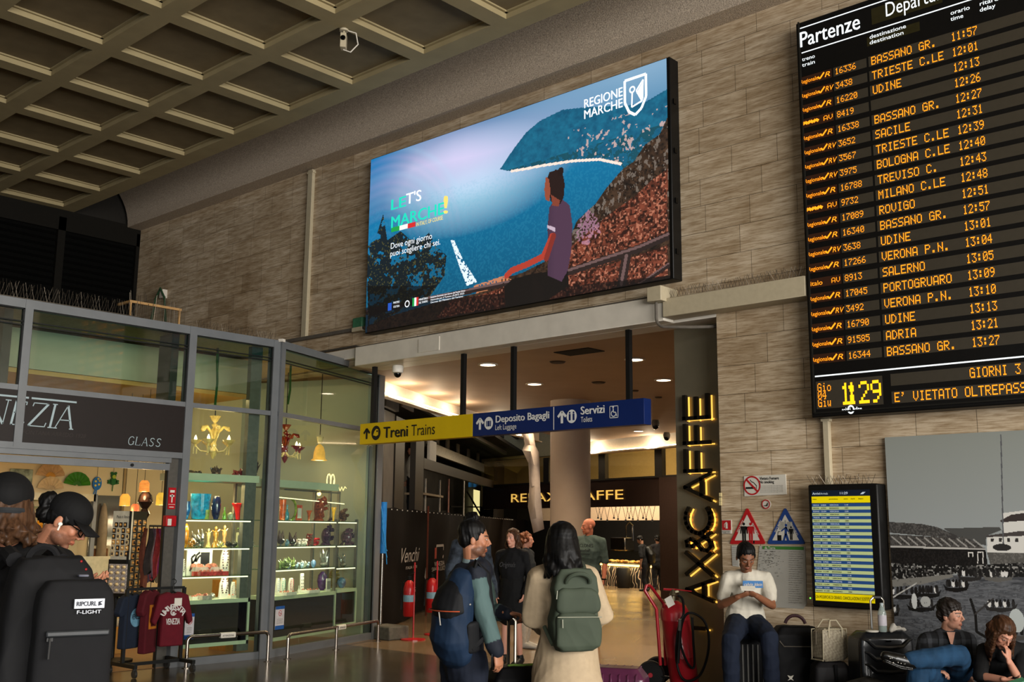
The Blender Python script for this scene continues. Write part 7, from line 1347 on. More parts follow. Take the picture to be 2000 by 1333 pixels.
def hairdo(F,o,kind,col,k=1.,strands=0,seed=4,length=.3):
 c,M=F.hc,F.M;b=MB();T=lambda x,y,z:c+M@V((x,y,z))*k;B=lambda x,y,z,r:b.ball(T(x,y,z),tuple(q*k for q in r),10,16,M)
 if kind=='short':B(0,-.018,.052,(.081,.096,.080));B(0,-.050,.004,(.073,.056,.066));[B(x*.070,-.004,.018,(.012,.034,.034))for x in(-1,1)]
 if kind=='thick':B(0,-.012,.066,(.088,.100,.078));B(0,-.052,.008,(.080,.058,.072));B(0,.050,.090,(.060,.034,.024));[B(x*.070,.0,.022,(.014,.036,.04))for x in(-1,1)]
 if kind in('long','curly','straight'):B(0,-.020,.052,(.086,.100,.082));B(0,-.058,-.01,(.084,.060,.09));[B(x*.066,.004,.02,(.022,.05,.06))for x in(-1,1)]
 rg=random.Random(seed)
 if strands:
  for i in range(strands):
   a=lerp(78,282,(i+.5)/strands)
   x,y=.080*math.sin(R(a)),.088*math.cos(R(a))-.012
   p0,p1=T(x*.9,y*.9,.045),T(x*1.06,y*1.06,-.05);L=length*rg.uniform(.8,1.05);out=(M@V((x,y,0))).normalized();wv=.012 if kind=='straight' else .028
   q=[p0,p1]+[p1+V((0,0,-L*f))+out*wv*math.sin(f*7+i)+M@V((x,y,0))*.18*f for f in(.3,.55,.8,1)];b.tube(q,[.022,.026,.025,.023,.018,.008],8)
 h=solid(b,'hair',col,o,.006,2,disp={'curly':.012,'thick':.008,'straight':.0025,'short':.003}.get(kind,.004),freq=80,seed=seed,kz=.7 if kind in('curly','thick')else .12);return h
def cap(F,o,col,k=1.,brim=True,back=False):
 c,M=F.hc,F.M;b=MB();T=lambda x,y,z:c+M@V((x,y,z))*k
 b.ball(T(0,-.012,.048),(.088*k,.106*k,.088*k),14,22,M);h=solid(b,'cap',col,o,.006,3)
 co=np.array([v.co for v in h.data.vertices]);
 if brim:
  q=MB();vs=[]
  for i in range(13):
   a=R(lerp(-62,62,i/12));e=T(.083*math.sin(a),-.012+.1*math.cos(a),.03);r=T(.082*math.sin(a)*1.02,.088+.075*math.cos(a)**.8,.018-.022*math.sin(a)**2);vs+=[e,r]
  q.add(vs,[(i*2,i*2+1,i*2+3,i*2+2)for i in range(12)]);br=q.build('cap_brim',col,o,smooth=True);br.modifiers.new('thick','SOLIDIFY').thickness=.006
 return h
def flat_print(o,F,fr,draw,m,name='print'):
 b=MB();draw(b,fr);return b.build(name,m,o)
M_black=cloth('cloth_black','0b0b0c');M_navyc=cloth('cloth_navy','171c28');M_hairb=mat('hair_black','0a0909',.5,noise=.3,scale=60,spec=.15,stretch=(1,1,.15));M_hairbr=mat('hair_brown','3a2416',.45,noise=.5,scale=60,stretch=(1,1,.15),spec=.15);M_hairl=mat('hair_light_brown','3c281a',.45,noise=.6,scale=70,stretch=(1,1,.12),spec=.15);M_shoe=mat('shoe_black','111110',.5,noise=.1);M_sole=mat('sole_white','a8a49c',.6)
def shoes(F,o,toes,m=M_shoe,qs='lr',sole=None):
 for q in qs:
  b=MB();F.shoe(b,q,toes[q]if isinstance(toes,dict)else toes);s=solid(b,'shoe',m,o,.008,2)
def xyd(x,y,d):return PD(x,y,d)
def ground(p,z=.085):return V((p.x,p.y,z))
# ---------------------------------------------------------------- man with the cap, reading his phone (left foreground)
d0=5.0;pel=PD(58,1310,5.05);fA_=(CR*.95+CF*.30).normalized();rA=fA_.cross(UP)
J=dict(pel=pel,waist=PD(58,1235,5.05),chest=PD(66,1145,5.05),neck=PD(80,1072,5.02),sh_r=PD(74,1098,4.86),sh_l=PD(78,1094,5.22),el_r=PD(96,1196,4.80),wr_r=PD(152,1144,4.86),el_l=PD(104,1186,5.25),wr_l=PD(154,1144,5.06),hip_r=pel+rA*.09,hip_l=pel-rA*.09)
for q,s in(('r',1),('l',-1)):J['kn_'+q]=pel+rA*.1*s+fA_*.03-UP*.47;J['an_'+q]=ground(pel+rA*.1*s);J['toe_'+q]=fA_
F=Fig(J);hp=(CR*.99+CF*.12).normalized()
o=person(F,'person in a black cap and glasses looking down at a phone',(131,1019,5.0),hp,33,0,'a56f54','17110e',.62,.0045,hands=((J['wr_r'],CR+UP*.12,UP*.9-CF*.3,dict(curl=28,thumb=-1)),(J['wr_l'],CR*1+UP*.1-CF*.1,UP*.6+CF*.5,dict(curl=30,thumb=1))))
hairdo(F,o,'short',M_hairb);cap(F,o,mat('cap_black','09090a',.8,noise=.1,spec=.2))
T=lambda x,y,z:F.hc+F.M@V((x,y,z))
b=MB();b.ball(T(0,-.125,.03),(.05,.045,.05),8,12,F.M).ball(T(0,-.10,-.02),(.06,.05,.05),8,12,F.M);solid(b,'hair_bun',M_hairb,o,.006,2,disp=.005,freq=90)
b=MB()
for s in(-1,1):b.tube([T(s*.079,-.015,.006),T(s*.074,.05,.008),T(s*.060,.088,.006)],.003,6);b.tube([T(s*.032+.025*math.cos(R(a)),.104-.008*abs(math.cos(R(a)))-(.010 if abs(math.cos(R(a)))>.8 and(math.cos(R(a))*s>0)else 0),-.001+.019*math.sin(R(a)))for a in range(0,360,24)],.0032,6,closed=True)
b.tube([T(-.008,.108,.004),T(.008,.108,.004)],.003,6);b.build('glasses',M_blkg,o,smooth=True)
b=MB();b.ball(T(.084,.002,-.014),(.008,.011,.009)).tube([T(.086,.004,-.016),T(.086,.010,-.042)],.0042,8);b.build('earbud',mat('white_plastic','d8d4ca',.35),o,smooth=True)
b=MB();F.torso(b,.016);F.arm(b,'r',.014,.9);F.arm(b,'l',.014,.9);limb(b,[F.j['neck']-UP*.06,F.j['neck']+UP*.015+CR*.012],[.075,.062]);solid(b,'shirt',M_black,o,.008,3,.005,30)
b=MB();F.torso(b,.012);b2=MB();limb(b2,[J['pel']+UP*.06,J['pel']-UP*.06],[(.18,.14),(.17,.13)],F.side);F.leg(b2,'r',.02);F.leg(b2,'l',.02);solid(b2,'trousers',M_black,o,.009,3,.005,26);shoes(F,o,fA_)
pz_=PD(187,1137,4.88);t=thing('mobile_phone','dark phone held by the person in the cap before the doorway','phone',pz_);MB().obox(pz_,(CR*.97+UP*.25)*.050,(CF*.95+UP*.1)*.026,(UP*.97-CR*.25)*.0048).build('body',M_blkg,t,bevel=.003)
pz_=PD(155,1132,4.75);d_=(CR*.62-UP*.78).normalized();t=thing('mobile_phone','gold edged phone tilted above the black backpack','phone',pz_);MB().obox(pz_,d_*.075,(CF*.8+CR*.3).normalized()*.036,d_.cross((CF*.8+CR*.3).normalized())*.005).build('body',mat('gold_case','8a6a34',.3,metal=.7),t,bevel=.003)
# ---------------------------------------------------------------- long haired person with the big black backpack (left edge)
dB=4.15;pel=PD(8,1340,dB);fB_=(CF*.84-CR*.55).normalized();rB=fB_.cross(UP)
J=dict(pel=pel,waist=pel+UP*.19,chest=pel+UP*.40,neck=PD(12,1072,dB),sh_r=PD(13,1102,dB)+rB*.19,sh_l=PD(13,1102,dB)-rB*.19,hip_r=pel+rB*.09,hip_l=pel-rB*.09)
for q,s in(('r',1),('l',-1)):J['el_'+q]=J['sh_'+q]-UP*.28+rB*.04*s+fB_*.03;J['wr_'+q]=J['el_'+q]-UP*.10+fB_*.22-rB*.04*s;J['kn_'+q]=pel+rB*.1*s-UP*.48;J['an_'+q]=ground(pel+rB*.1*s);J['toe_'+q]=fB_
F=Fig(J);o=person(F,'person with long brown hair under a black cap, seen from behind',(14,996,dB),(CF*.93-CR*.3),4,0,'a56f54','3a2416',0,.007,hands=((J['wr_r'],fB_,UP,dict(curl=30)),(J['wr_l'],fB_,UP,dict(curl=30))))
hairdo(F,o,'long',M_hairl,1,16,9,.10);cap(F,o,mat('cap_black','0f0f10',.7),1.08);T=lambda x,y,z:F.hc+F.M@V((x,y,z))
MB().tube([T(.086*math.sin(R(a)),-.012+.112*math.cos(R(a)),-.012)for a in range(130,231,10)],.012,6).build('cap_strap',mat('strap_grey','26282a',.6),o,smooth=True)
b=MB();F.torso(b,.018);F.arm(b,'r',.016,.9);F.arm(b,'l',.016,.9);solid(b,'shirt',M_black,o,.009,3,.005,26);b=MB();limb(b,[pel+UP*.06,pel-UP*.06],[(.18,.14),(.17,.13)],F.side);F.leg(b,'r',.02);F.leg(b,'l',.02);solid(b,'trousers',M_black,o,.01,3,.005,26);shoes(F,o,fB_)
# ---------------------------------------------------------------- man in the teal jacket with the blue backpack
dC=7.0;fC=(CR*.80+CF*.60).normalized();rC=fC.cross(UP);pel=PD(905,1288,dC)
J=dict(pel=pel,waist=PD(908,1235,dC),chest=PD(914,1165,dC),neck=PD(921,1098,dC),sh_r=PD(930,1122,6.84),sh_l=PD(938,1118,7.2),el_r=PD(946,1203,6.78),wr_r=PD(969,1272,6.74),el_l=PD(958,1196,7.30),wr_l=PD(990,1198,7.12),hip_r=pel+rC*.09,hip_l=pel-rC*.09)
for q,s in(('r',1),('l',-1)):J['kn_'+q]=pel+rC*.1*s-UP*.45+fC*.02;J['an_'+q]=ground(pel+rC*.1*s);J['toe_'+q]=fC
F=Fig(J);o=person(F,'bearded person in a teal and navy jacket facing right, with a blue backpack',(926,1054,dC),(CR*.98+CF*.12),2,0,'a06c50','100c0a',.75,.0048,hands=((J['wr_r'],CR*.25-UP,-fC*.2-rC,dict(curl=32,thumb=1)),(J['wr_l'],CR*.85+CF*.1-UP*.12,-UP-CR*.1,dict(curl=62,thumb=1))))
hairdo(F,o,'short',M_hairb,1.03)
nv,tl=np.array(lin('161a24')[:3]),np.array(lin('4a5f5e')[:3]);shz=J['sh_r'].z
def jk(co):
 out=np.tile(nv,(len(co),1))
 for q in 'rl':
  a,e,w_=(np.array(J[n+q])for n in('sh_','el_','wr_'));d1=np.full(len(co),9.);tt=np.zeros(len(co))
  for i,(p0,p1)in enumerate(((a,e),(e,w_))):
   v=p1-p0;t_=np.clip(((co-p0)@v)/(v@v),0,1);dd=np.linalg.norm(co-p0-t_[:,None]*v,axis=1);tt=np.where(dd<d1,i+t_,tt);d1=np.minimum(d1,dd)
  m=(d1<.09)&(tt>.12)&(tt<1.72);out[m]=tl
 return out
b=MB();F.torso(b,.02);F.arm(b,'r',.022,1.);F.arm(b,'l',.020,1.);limb(b,[J['wr_r']+(J['el_r']-J['wr_r']).normalized()*.07,J['wr_r']],[.05,.046]);limb(b,[J['neck']-UP*.07,J['neck']+UP*.0],[.085,.07]);limb(b,[J['neck']-UP*.05-fC*.06,J['neck']-UP*.10-fC*.1],[(.09,.05),(.1,.06)],rC)
solid(b,'jacket',attr_mat('jacket_cloth',.75,spec=.25,bump=.05),o,.0075,3,.006,26,paint=jk);b=MB();limb(b,[J['neck']-UP*.03,J['neck']+UP*.012],[.074,.062]);solid(b,'collar',cloth('collar_grey','6a7a7c'),o,.008,2)
b=MB();limb(b,[pel+UP*.07,pel-UP*.06],[(.175,.135),(.165,.13)],F.side);F.leg(b,'r',.024);F.leg(b,'l',.024);solid(b,'trousers',M_navyc,o,.009,3,.007,22);shoes(F,o,fC)
pz_=PD(966,1290,6.72);t=thing('mobile_phone','small dark phone in the hanging hand of the person in the teal jacket','phone',pz_);MB().obox(pz_,CR*.02+CF*.02,UP*.06,(CR-CF).normalized()*.004).build('body',M_blkg,t,bevel=.002)
# ---------------------------------------------------------------- woman in the beige coat with the green backpack
dD=6.8;fD=(CF*.97-CR*.2).normalized();rD=fD.cross(UP);pel=PD(1108,1275,dD)
J=dict(pel=pel,waist=PD(1108,1225,dD),chest=PD(1105,1165,dD),neck=PD(1099,1102,dD),sh_r=PD(1150,1126,dD+.02),sh_l=PD(1052,1130,dD),el_r=PD(1174,1196,dD+.0),wr_r=PD(1158,1222,dD+.30),el_l=PD(1048,1206,dD+.05),wr_l=PD(1060,1225,dD+.3),hip_r=pel+rD*.085,hip_l=pel-rD*.085)
for q,s in(('r',1),('l',-1)):J['kn_'+q]=pel+rD*.09*s-UP*.44;J['an_'+q]=ground(pel+rD*.09*s);J['toe_'+q]=fD
F=Fig(J,.96,.92,True);o=person(F,'person with long black hair in a beige coat, seen from behind',(1096,1064,dD),(CF*.96-CR*.28),6,0,'b88a6c','0e0c0c',0,.007,hands=((J['wr_r'],CF-CR*.3,UP,dict(curl=30)),(J['wr_l'],CF+CR*.3,UP,dict(curl=30))))
hairdo(F,o,'straight',M_hairb,1.10,20,3,.16)
M_coat=cloth('coat_beige','a8957a',.8,noise=.06,bump=.12);b=MB();F.torso(b,.03)
for q,s in(('r',1),('l',-1)):F.arm(b,q,.030,.95);limb(b,[J['sh_'+q],lerp(J['sh_'+q],J['el_'+q],.6),J['el_'+q]-UP*.01,lerp(J['el_'+q],J['wr_'+q],.6)],[.075,.085,.085,.06])
limb(b,[J['waist'],J['pel'],pel-UP*.25,pel-UP*.6],[(.17,.14),(.20,.17),(.24,.21),(.29,.25)],F.side,24);limb(b,[J['neck']-UP*.07,J['neck']+UP*.01],[.085,.066]);co_=solid(b,'coat',M_coat,o,.009,3,.013,15,seed=6,kz=.35)
shoes(F,o,fD)
# ---------------------------------------------------------------- people further into the passage
def stand(label,x,ytop,dep,fwd,hfwd,hair,haircol,hairm,skin,top_m,low_m,h=None,fem=False,arm_pose=None,sleeve=1.,legs_to=1.,w_=1.,pitch=0,beard=0.,vox=.01,shoe_m=None,strands=0,hl=.25,bare=False,lean=0.):
 tp=PD(x,ytop,dep);H=h or tp.z;k=H/1.76;f=V(fwd).normalized();r=f.cross(UP);B0=V((tp.x,tp.y,tp.z-H))-f*lean*.6;P=lambda a,c,z:B0+r*a*k+f*(c+lean*max(0,z-.95))*k+UP*z*k
 J=dict(pel=P(0,0,.93),waist=P(0,0,1.09),chest=P(0,.01,1.28),neck=P(0,0,1.49),sh_r=P(.17*w_,0,1.42),sh_l=P(-.17*w_,0,1.42),hip_r=P(.085,0,.92),hip_l=P(-.085,0,.92))
 for q,s in(('r',1),('l',-1)):
  ap=(arm_pose or{}).get(q,((.25,-.02,1.13),(.26,.06,.88)));J['el_'+q]=P(s*ap[0][0],*ap[0][1:]);J['wr_'+q]=P(s*ap[1][0],*ap[1][1:]);J['kn_'+q]=P(s*.095,.02,.5);J['an_'+q]=P(s*.10,-.01+.03*s,.085);J['toe_'+q]=f
 F=Fig(J,k,w_,fem);hd=lambda q:((J['wr_'+q]-J['el_'+q]).normalized(),-r*(1 if q=='r' else-1)+f*.2)
 o=person(F,label,P(0,.02,1.635),hfwd,pitch,0,skin,haircol,beard,vox,hands=tuple((J['wr_'+q],*hd(q),dict(curl=25,s=k))for q in 'rl'),headk=k,scalp=hair is not None)
 if hair:hairdo(F,o,hair,hairm,k,strands,5,hl)
 b=MB();F.torso(b,.018)
 for q in 'rl':F.arm(b,q,.02,sleeve)
 limb(b,[J['neck']-UP*.07,J['neck']-UP*.01],[.08,.062]);solid(b,'top',top_m,o,.011,3,.006,24)
 b=MB()
 if low_m is not None:
  limb(b,[P(0,0,.99),P(0,0,.86)],[(.17*w_,.135*w_),(.165*w_,.13*w_)],F.side)
  for q in 'rl':F.leg(b,q,.018,legs_to)
  solid(b,'trousers',low_m,o,.011,3,.005,22)
 shoes(F,o,f,shoe_m or M_shoe);return o,F,P
o,F,P=stand('person in a black hoodie and short black skirt, facing us',1002,1033,13.5,-CF*.85-CR*.4,-CF*.8-CR*.55,'long','2a1a12',M_hairbr,'c08a74',cloth('hoodie_black','0e0e10'),None,fem=True,w_=1.06,vox=.008,strands=10,hl=.18,arm_pose={'l':((.25,.0,1.13),(.22,.09,.93)),'r':((.25,-.02,1.13),(.2,.08,.95))},sleeve=1.)
b=MB();limb(b,[P(0,0,1.08),P(0,0,.95),P(0,0,.76),P(0,0,.66)],[(.165,.13),(.19,.15),(.215,.165),(.225,.17)],F.side,22);solid(b,'skirt',cloth('skirt_black','0c0c0d'),o,.01,2,.006,16)
b=MB();limb(b,[P(0,-.08,1.45),P(0,-.12,1.36)],[(.11,.05),(.13,.05)],F.side);solid(b,'hood',MATS['hoodie_black'],o,.012,2)
fr=frame(P(0,.145,1.26),-F.side*-1 if False else F.side*-1*-1,UP);fr=frame(P(0,.15,1.26),-(F.side),UP);MB().text('Originals',fr,0,0,.06,.01,.02,.4,'c',.22).build('print',mat('faded_print','3a3a3c',.7),o)
o,F,P=stand('tall person in a dark patterned jacket half hidden behind the bearded man',921,1003,12.2,-CF*.8+CR*.5,-CF*.7+CR*.6,'thick','17110e',M_hairb,'a8745c',cloth('jacket_pattern','2a3038',noise=.9,scale=12),cloth('jeans_dark','1a1c22'),h=1.86)
o,F,P=stand('person with curly reddish hair and pale trousers behind the black hoodie',1027,1040,15.4,-CF*.4+CR*.8,-CF*.2+CR*.9,'curly','5a3218',mat('hair_ginger','5a3018',.5,noise=.5,scale=50),'b88068',cloth('top_dark','1c2024'),cloth('trousers_pale','b0a594'),fem=True,shoe_m=M_sole)
o,F,P=stand('bald person in a grey green t-shirt looking left beside the column',1150,1013,16.6,-CF*.88-CR*.45,-CR*.95-CF*.2,None,'4a3024',None,'a8664e',cloth('tee_teal','3c4a48',noise=.08),cloth('shorts_dark','22242a'),w_=1.2,sleeve=.42,legs_to=.5,vox=.008,beard=.12,shoe_m=mat('sandal_black','141210',.6))
fr=frame(P(0,.185,1.28),-F.side,UP);b=MB();b.text('CYCLONES',fr,0,.06,.05,.0,.03,0,'c',.30).text('baseball',fr,0,-.01,.045,.0,.02,.4,'c',.2).rect(fr,-.1,.1,-.05,-.035,.0);b.build('print',mat('tee_print','20282a',.7),o)
b=MB();b.tube(arc(F.j['wr_l'],F.side,CF,.034,0,330,12),.012,6);b.build('wrist_watch',M_blkg,o)
o,F,P=stand('person in black bending over the cafe counter display',1252,1047,30,CF*.5-CR*.85,CF*.3-CR*.9,'short','0e0c0c',M_hairb,'8a6450',cloth('cloth_black2','101012'),cloth('trousers_black2','101014'),h=1.66,sleeve=.45,pitch=30,vox=.014,lean=.22)
b=MB();limb(b,[P(0,-.2,1.38),P(0,-.24,1.2),P(0,-.2,1.02)],[(.13,.09),(.15,.12),(.13,.1)],F.side);bp=solid(b,'backpack',M_blk,None,.014,3,.006,20,loc=P(0,-.2,1.0));tag(bp,'dark backpack worn by the person bending at the cafe counter','backpack')
o,F,P=stand('person in black beside the cafe pier, right of the bending one',1284,1046,30.4,CF*.9+CR*.1,CF,'thick','0e0c0c',M_hairb,'8a6450',cloth('cloth_black3','141214'),cloth('trousers_black3','121214'),h=1.68,vox=.014)
wk=FA+tu*FU(805,930)-tn*.9;wk=PV(805,930,FA-tn*.9,FB-tn*.9);o,F,P=stand('worker in a white t-shirt standing on the scaffold behind the fence',806,870,DEP(wk),-CR*.8-CF*.3,-CR*.9,'short','17110e',M_hairb,'8a5f48',cloth('tee_white_dim','a8a49c'),cloth('work_trousers','16181c'),h=1.74,sleeve=.42,vox=.012)
pf=P(0,0,0);q=MB().obox(pf-UP*.03,tu*.6,tn*.24,UP*.025);t=thing('scaffold','low work scaffold carrying the worker in white','scaffold',(pf.x,pf.y,0));q.build('deck',mat('deck_wood','8a7a64',.7),t)
for a in(-1,1):
 for c in(-1,1):c0_=pf+tu*.55*a+tn*.2*c;MB().tube([(c0_.x,c0_.y,0),(c0_.x,c0_.y,pf.z-.05)],.025,8).build('leg',M_dark,t)
 # ---------------------------------------------------------------- man in the white t-shirt sitting on a suitcase
dK=10.2;pel=PD(1456,1218,10.3)
J=dict(pel=pel,waist=PD(1456,1194,10.32),chest=PD(1457,1154,10.3),neck=PD(1458,1117,10.25),sh_r=PD(1421,1131,10.28),sh_l=PD(1496,1131,10.28),el_r=PD(1408,1183,10.12),wr_r=PD(1442,1166,9.94),el_l=PD(1508,1184,10.12),wr_l=PD(1477,1164,9.94),hip_r=PD(1440,1222,10.22),hip_l=PD(1474,1222,10.22),kn_r=PD(1427,1248,9.82),kn_l=PD(1502,1244,9.82))
J['an_r']=ground(PD(1428,1330,9.85));J['an_l']=ground(PD(1508,1330,9.85));J['toe_r']=-CF-CR*.2;J['toe_l']=-CF+CR*.2
F=Fig(J,1.,1.02);o=person(F,'person in a white t-shirt sitting on a suitcase with a phone',(1457,1089,10.16),-CF+CR*.05,27,0,'7a4e36','0e0b0a',.18,.0055,headk=1.08,hands=((J['wr_r'],CR*.8-CF*.35+UP*.3,UP*.8-CF*-.5,dict(curl=42,thumb=-1)),(J['wr_l'],-CR*.8-CF*.35+UP*.3,UP*.8+CF*.5,dict(curl=42,thumb=1))))
hairdo(F,o,'short',M_hairb,1.11)
b=MB();F.torso(b,.022,hips=1.08);limb(b,[J['waist'],J['pel']+UP*.02],[(.18,.14),(.185,.15)],F.side)
for q in 'rl':F.arm(b,q,.026,.34)
limb(b,[J['neck']-UP*.06,J['neck']-UP*.012],[.085,.066]);solid(b,'t_shirt',cloth('tee_white','b8b2a4',noise=.04),o,.0085,3,.007,22)
b=MB();limb(b,[pel+UP*.05,pel-UP*.04],[(.18,.14),(.185,.15)],F.hs)
for q in 'rl':F.leg(b,q,.03)
solid(b,'jeans',cloth('jeans_navy','141b2a'),o,.009,3,.006,22);shoes(F,o,{'r':J['toe_r'],'l':J['toe_l']})
c=PD(1463,1141,10.2);f_=-CF;fr=frame(c+f_*.165-UP*.0,CR,UP);MB().rect(fr,-.095,.095,-.03,.035,.0).build('chest_print',mat('print_blue2','3a6ca0',.7),o);MB().text('calvin klein',fr,0,-.012,.03,.004,.015,.25,'c',.17).build('print_lettering',mat('print_white','b8b4b0',.7),o)
pz_=PD(1461,1150,9.83);t=thing('mobile_phone','white phone held in both hands by the seated person in white','phone',pz_);MB().obox(pz_,CR*.07,(UP*.6+CF*.8).normalized()*.032,(UP*.8-CF*.6).normalized()*.004).build('body',M_sw,t,bevel=.003)
# ---------------------------------------------------------------- young man in the dark checked shirt, legs crossed
dL=9.0;pel=PD(1852,1316,9.0)
J=dict(pel=pel,waist=PD(1851,1300,9.06),chest=PD(1851,1272,9.05),neck=PD(1850,1237,9.0),sh_r=PD(1810,1252,9.0),sh_l=PD(1890,1252,9.0),el_r=PD(1798,1296,8.95),wr_r=PD(1822,1312,8.75),el_l=PD(1899,1298,8.95),wr_l=PD(1893,1328,8.8),hip_r=PD(1832,1318,8.95),hip_l=PD(1872,1318,8.95),kn_r=PD(1792,1312,8.52),an_r=ground(PD(1790,1400,8.5)),kn_l=PD(1874,1281,8.55),an_l=PD(1778,1290,8.42))
J['toe_r']=-CF;J['toe_l']=-CR
F=Fig(J,1.,1.);o=person(F,'person with curly dark hair, dark checked shirt and blue jeans, sitting with legs crossed',(1857,1203,8.97),-CF*.72+CR*.69,0,0,'b0806a','20160f',.12,.005,nofoot='l',hands=((J['wr_r'],CR*.7-CF*.4,-UP,dict(curl=40)),(J['wr_l'],-CF-UP*.5,-CR,dict(curl=40))))
hairdo(F,o,'thick',mat('hair_curly','1a1410',.5,noise=.4,scale=40),1.05)
sa,sbv,sc_=np.array(lin('17181a')[:3]),np.array(lin('34363a')[:3]),np.array(lin('0c0c0d')[:3])
def plaid(co):
 u=(co@np.array(CR));v=co[:,2];out=np.tile(sa,(len(co),1));m1=np.sin(u*68)>.35;m2=np.sin(v*68)>.35;out[m1^m2]=(sa+sbv)/2;out[m1&m2]=sbv;out[np.abs(np.sin(u*34))<.12]=sc_;return out
b=MB();F.torso(b,.022);F.arm(b,'r',.026,.9);F.arm(b,'l',.026,.9);limb(b,[J['neck']-UP*.07,J['neck']-UP*.005],[.09,.07]);solid(b,'shirt',attr_mat('plaid_cloth',.85,spec=.15,bump=.05),o,.007,3,.006,24,paint=plaid)
b=MB();b.flat([(-.035,.03),(0,-.10),(.035,.03)],frame(PD(1847,1240,9.0)-CF*.115,CR,UP),.0);b.build('open_collar',mat('neck_skin','b0806a',.5),o)
b=MB();limb(b,[pel+UP*.06,pel-UP*.03],[(.18,.14),(.18,.14)],F.hs);F.leg(b,'r',.030);F.leg(b,'l',.030);solid(b,'jeans',cloth('denim','17344e',noise=.25,scale=8),o,.008,3,.007,22)
b=MB();limb(b,[J['an_l']+CR*.06,J['an_l']-CR*.02],[.05,.046]);solid(b,'sock',M_sole,o,.008,2)
b=MB();a=J['an_l'];limb(b,[a+CR*.01-UP*.02,a-CR*.05-UP*.015,a-CR*.13+UP*.005,a-CR*.20+UP*.03],[(.058,.055),(.062,.052),(.058,.048),(.042,.036)],UP*.8-CF*.5);limb(b,[a-UP*.07,a-CR*.09-UP*.06,a-CR*.21-UP*.01],[(.012,.05),(.012,.052),(.012,.04)],UP);sh_=solid(b,'shoe',mat('patent_shoe','0c0c0c',.25,noise=.1,coat=.3),o,.006,2);rg=random.Random(4);b=MB()
for i in range(10):b.ball(a-CR*rg.uniform(.03,.19)-CF*.046+UP*rg.uniform(-.03,.03),.006,5,6)
b.build('studs',mat('stud_silver','c8c8c4',.25,metal=1),o);b=MB();F.shoe(b,'r',-CF);solid(b,'shoe',MATS['patent_shoe'],o,.008,2)
# ---------------------------------------------------------------- woman resting her head on her hand, right edge
pel=PD(1962,1345,8.75)
J=dict(pel=pel,waist=PD(1962,1322,8.82),chest=PD(1960,1294,8.72),neck=PD(1958,1262,8.62),sh_r=PD(1921,1272,8.66),sh_l=PD(1998,1272,8.66),el_r=PD(1915,1322,8.5),wr_r=PD(1962,1328,8.32),el_l=PD(1988,1326,8.42),wr_l=PD(1970,1291,8.40),hip_r=PD(1942,1348,8.7),hip_l=PD(1984,1348,8.7),kn_r=PD(1930,1352,8.25),kn_l=PD(2000,1350,8.25));J['an_r']=ground(PD(1940,1420,8.3));J['an_l']=ground(PD(1992,1420,8.3));J['toe_r']=J['toe_l']=-CF
F=Fig(J,.95,.95,True);o=person(F,'person with long brown hair and black top, chin resting on one hand',(1957,1237,8.52),-CF+CR*.18,38,6,'b07c66','20140e',0,.005,hands=((J['wr_r'],CR*.9-UP*.1-CF*.2,UP,dict(curl=35,s=.9,thumb=-1)),(J['wr_l'],UP*.9+CR*.12+CF*.2,CF*.8-CR*.5,dict(curl=30,s=.9,thumb=1))))
hairdo(F,o,'long',M_hairbr,1.03,0);T=lambda x,y,z:F.hc+F.M@V((x,y,z));b=MB()
for s in(-1,1):
 for i in range(5):p0=T(s*(.03+.012*i),.03-.022*i,.10-.01*i);p1=T(s*.086,.03-.025*i,.01);e=PD(1957+s*(-1)*-1*0+(-s)*(22+1.5*i)*(1 if s>0 else .85),1288+6*i-(14 if s<0 else 0),8.50+.03*i);b.tube([p0,p1,lerp(p1,e,.55)+CF*.01,e],[.016,.022,.022,.008],8)
solid(b,'hair_lengths',M_hairbr,o,.006,2,.006,90)
b=MB();F.torso(b,.018);F.arm(b,'r',.022,.48);F.arm(b,'l',.022,.48);limb(b,[J['neck']-UP*.06,J['neck']-UP*.015],[.08,.062]);solid(b,'top',M_black,o,.008,3,.005,26);b=MB();limb(b,[pel+UP*.05,pel-UP*.03],[(.165,.13),(.17,.14)],F.hs);F.leg(b,'r',.02);F.leg(b,'l',.02);solid(b,'trousers',M_black,o,.01,3,.005,22);shoes(F,o,-CF)
pz_=PD(1985,1333,8.2);t=thing('mobile_phone','green cased phone in the hand of the person at the far right','phone',pz_);MB().obox(pz_,(CR*.9+UP*.3)*.07,CF*.03+UP*.01,(UP-CR*.3)*.005).build('body',mat('green_case','3c7a5a',.4),t,bevel=.003)
# ================================================================ LUGGAGE
def rbox(b,c,u,n,w_,d,h,k=3):
 """rounded upright volume: c is the bottom centre, u across, n to the front"""
 limb(b,[c+UP*(h*f)for f in(.04,.2,.5,.8,.96)],[(w_/2*a,d/2*q)for a,q in((.95,.9),(1,1),(1,1),(1,1),(.93,.88))],u,4*k)
def superbox(b,c,u,n,w_,d,h,e=.25,nz=9,na=28,taper=0.,lean=0.):
 vs=[]
 for i in range(nz+1):
  t_=i/nz;zz=-1+2*t_;r=(1-abs(zz)**(2/e))**(e/2)if abs(zz)<1 else 0;r=max(r,.72)
  for j in range(na):
   a=6.2832*j/na;ca,sa_=math.cos(a),math.sin(a);x=math.copysign(abs(ca)**e,ca);y=math.copysign(abs(sa_)**e,sa_)
   s=1-taper*t_;vs.append(c+u*x*w_/2*r*s+n*(y*d/2*r*s+lean*t_)+UP*h*t_)
 b.add(vs,[(i*na+j,i*na+(j+1)%na,(i+1)*na+(j+1)%na,(i+1)*na+j)for i in range(nz)for j in range(na)]+[tuple(range(na))[::-1],tuple(range(nz*na,nz*na+na))])
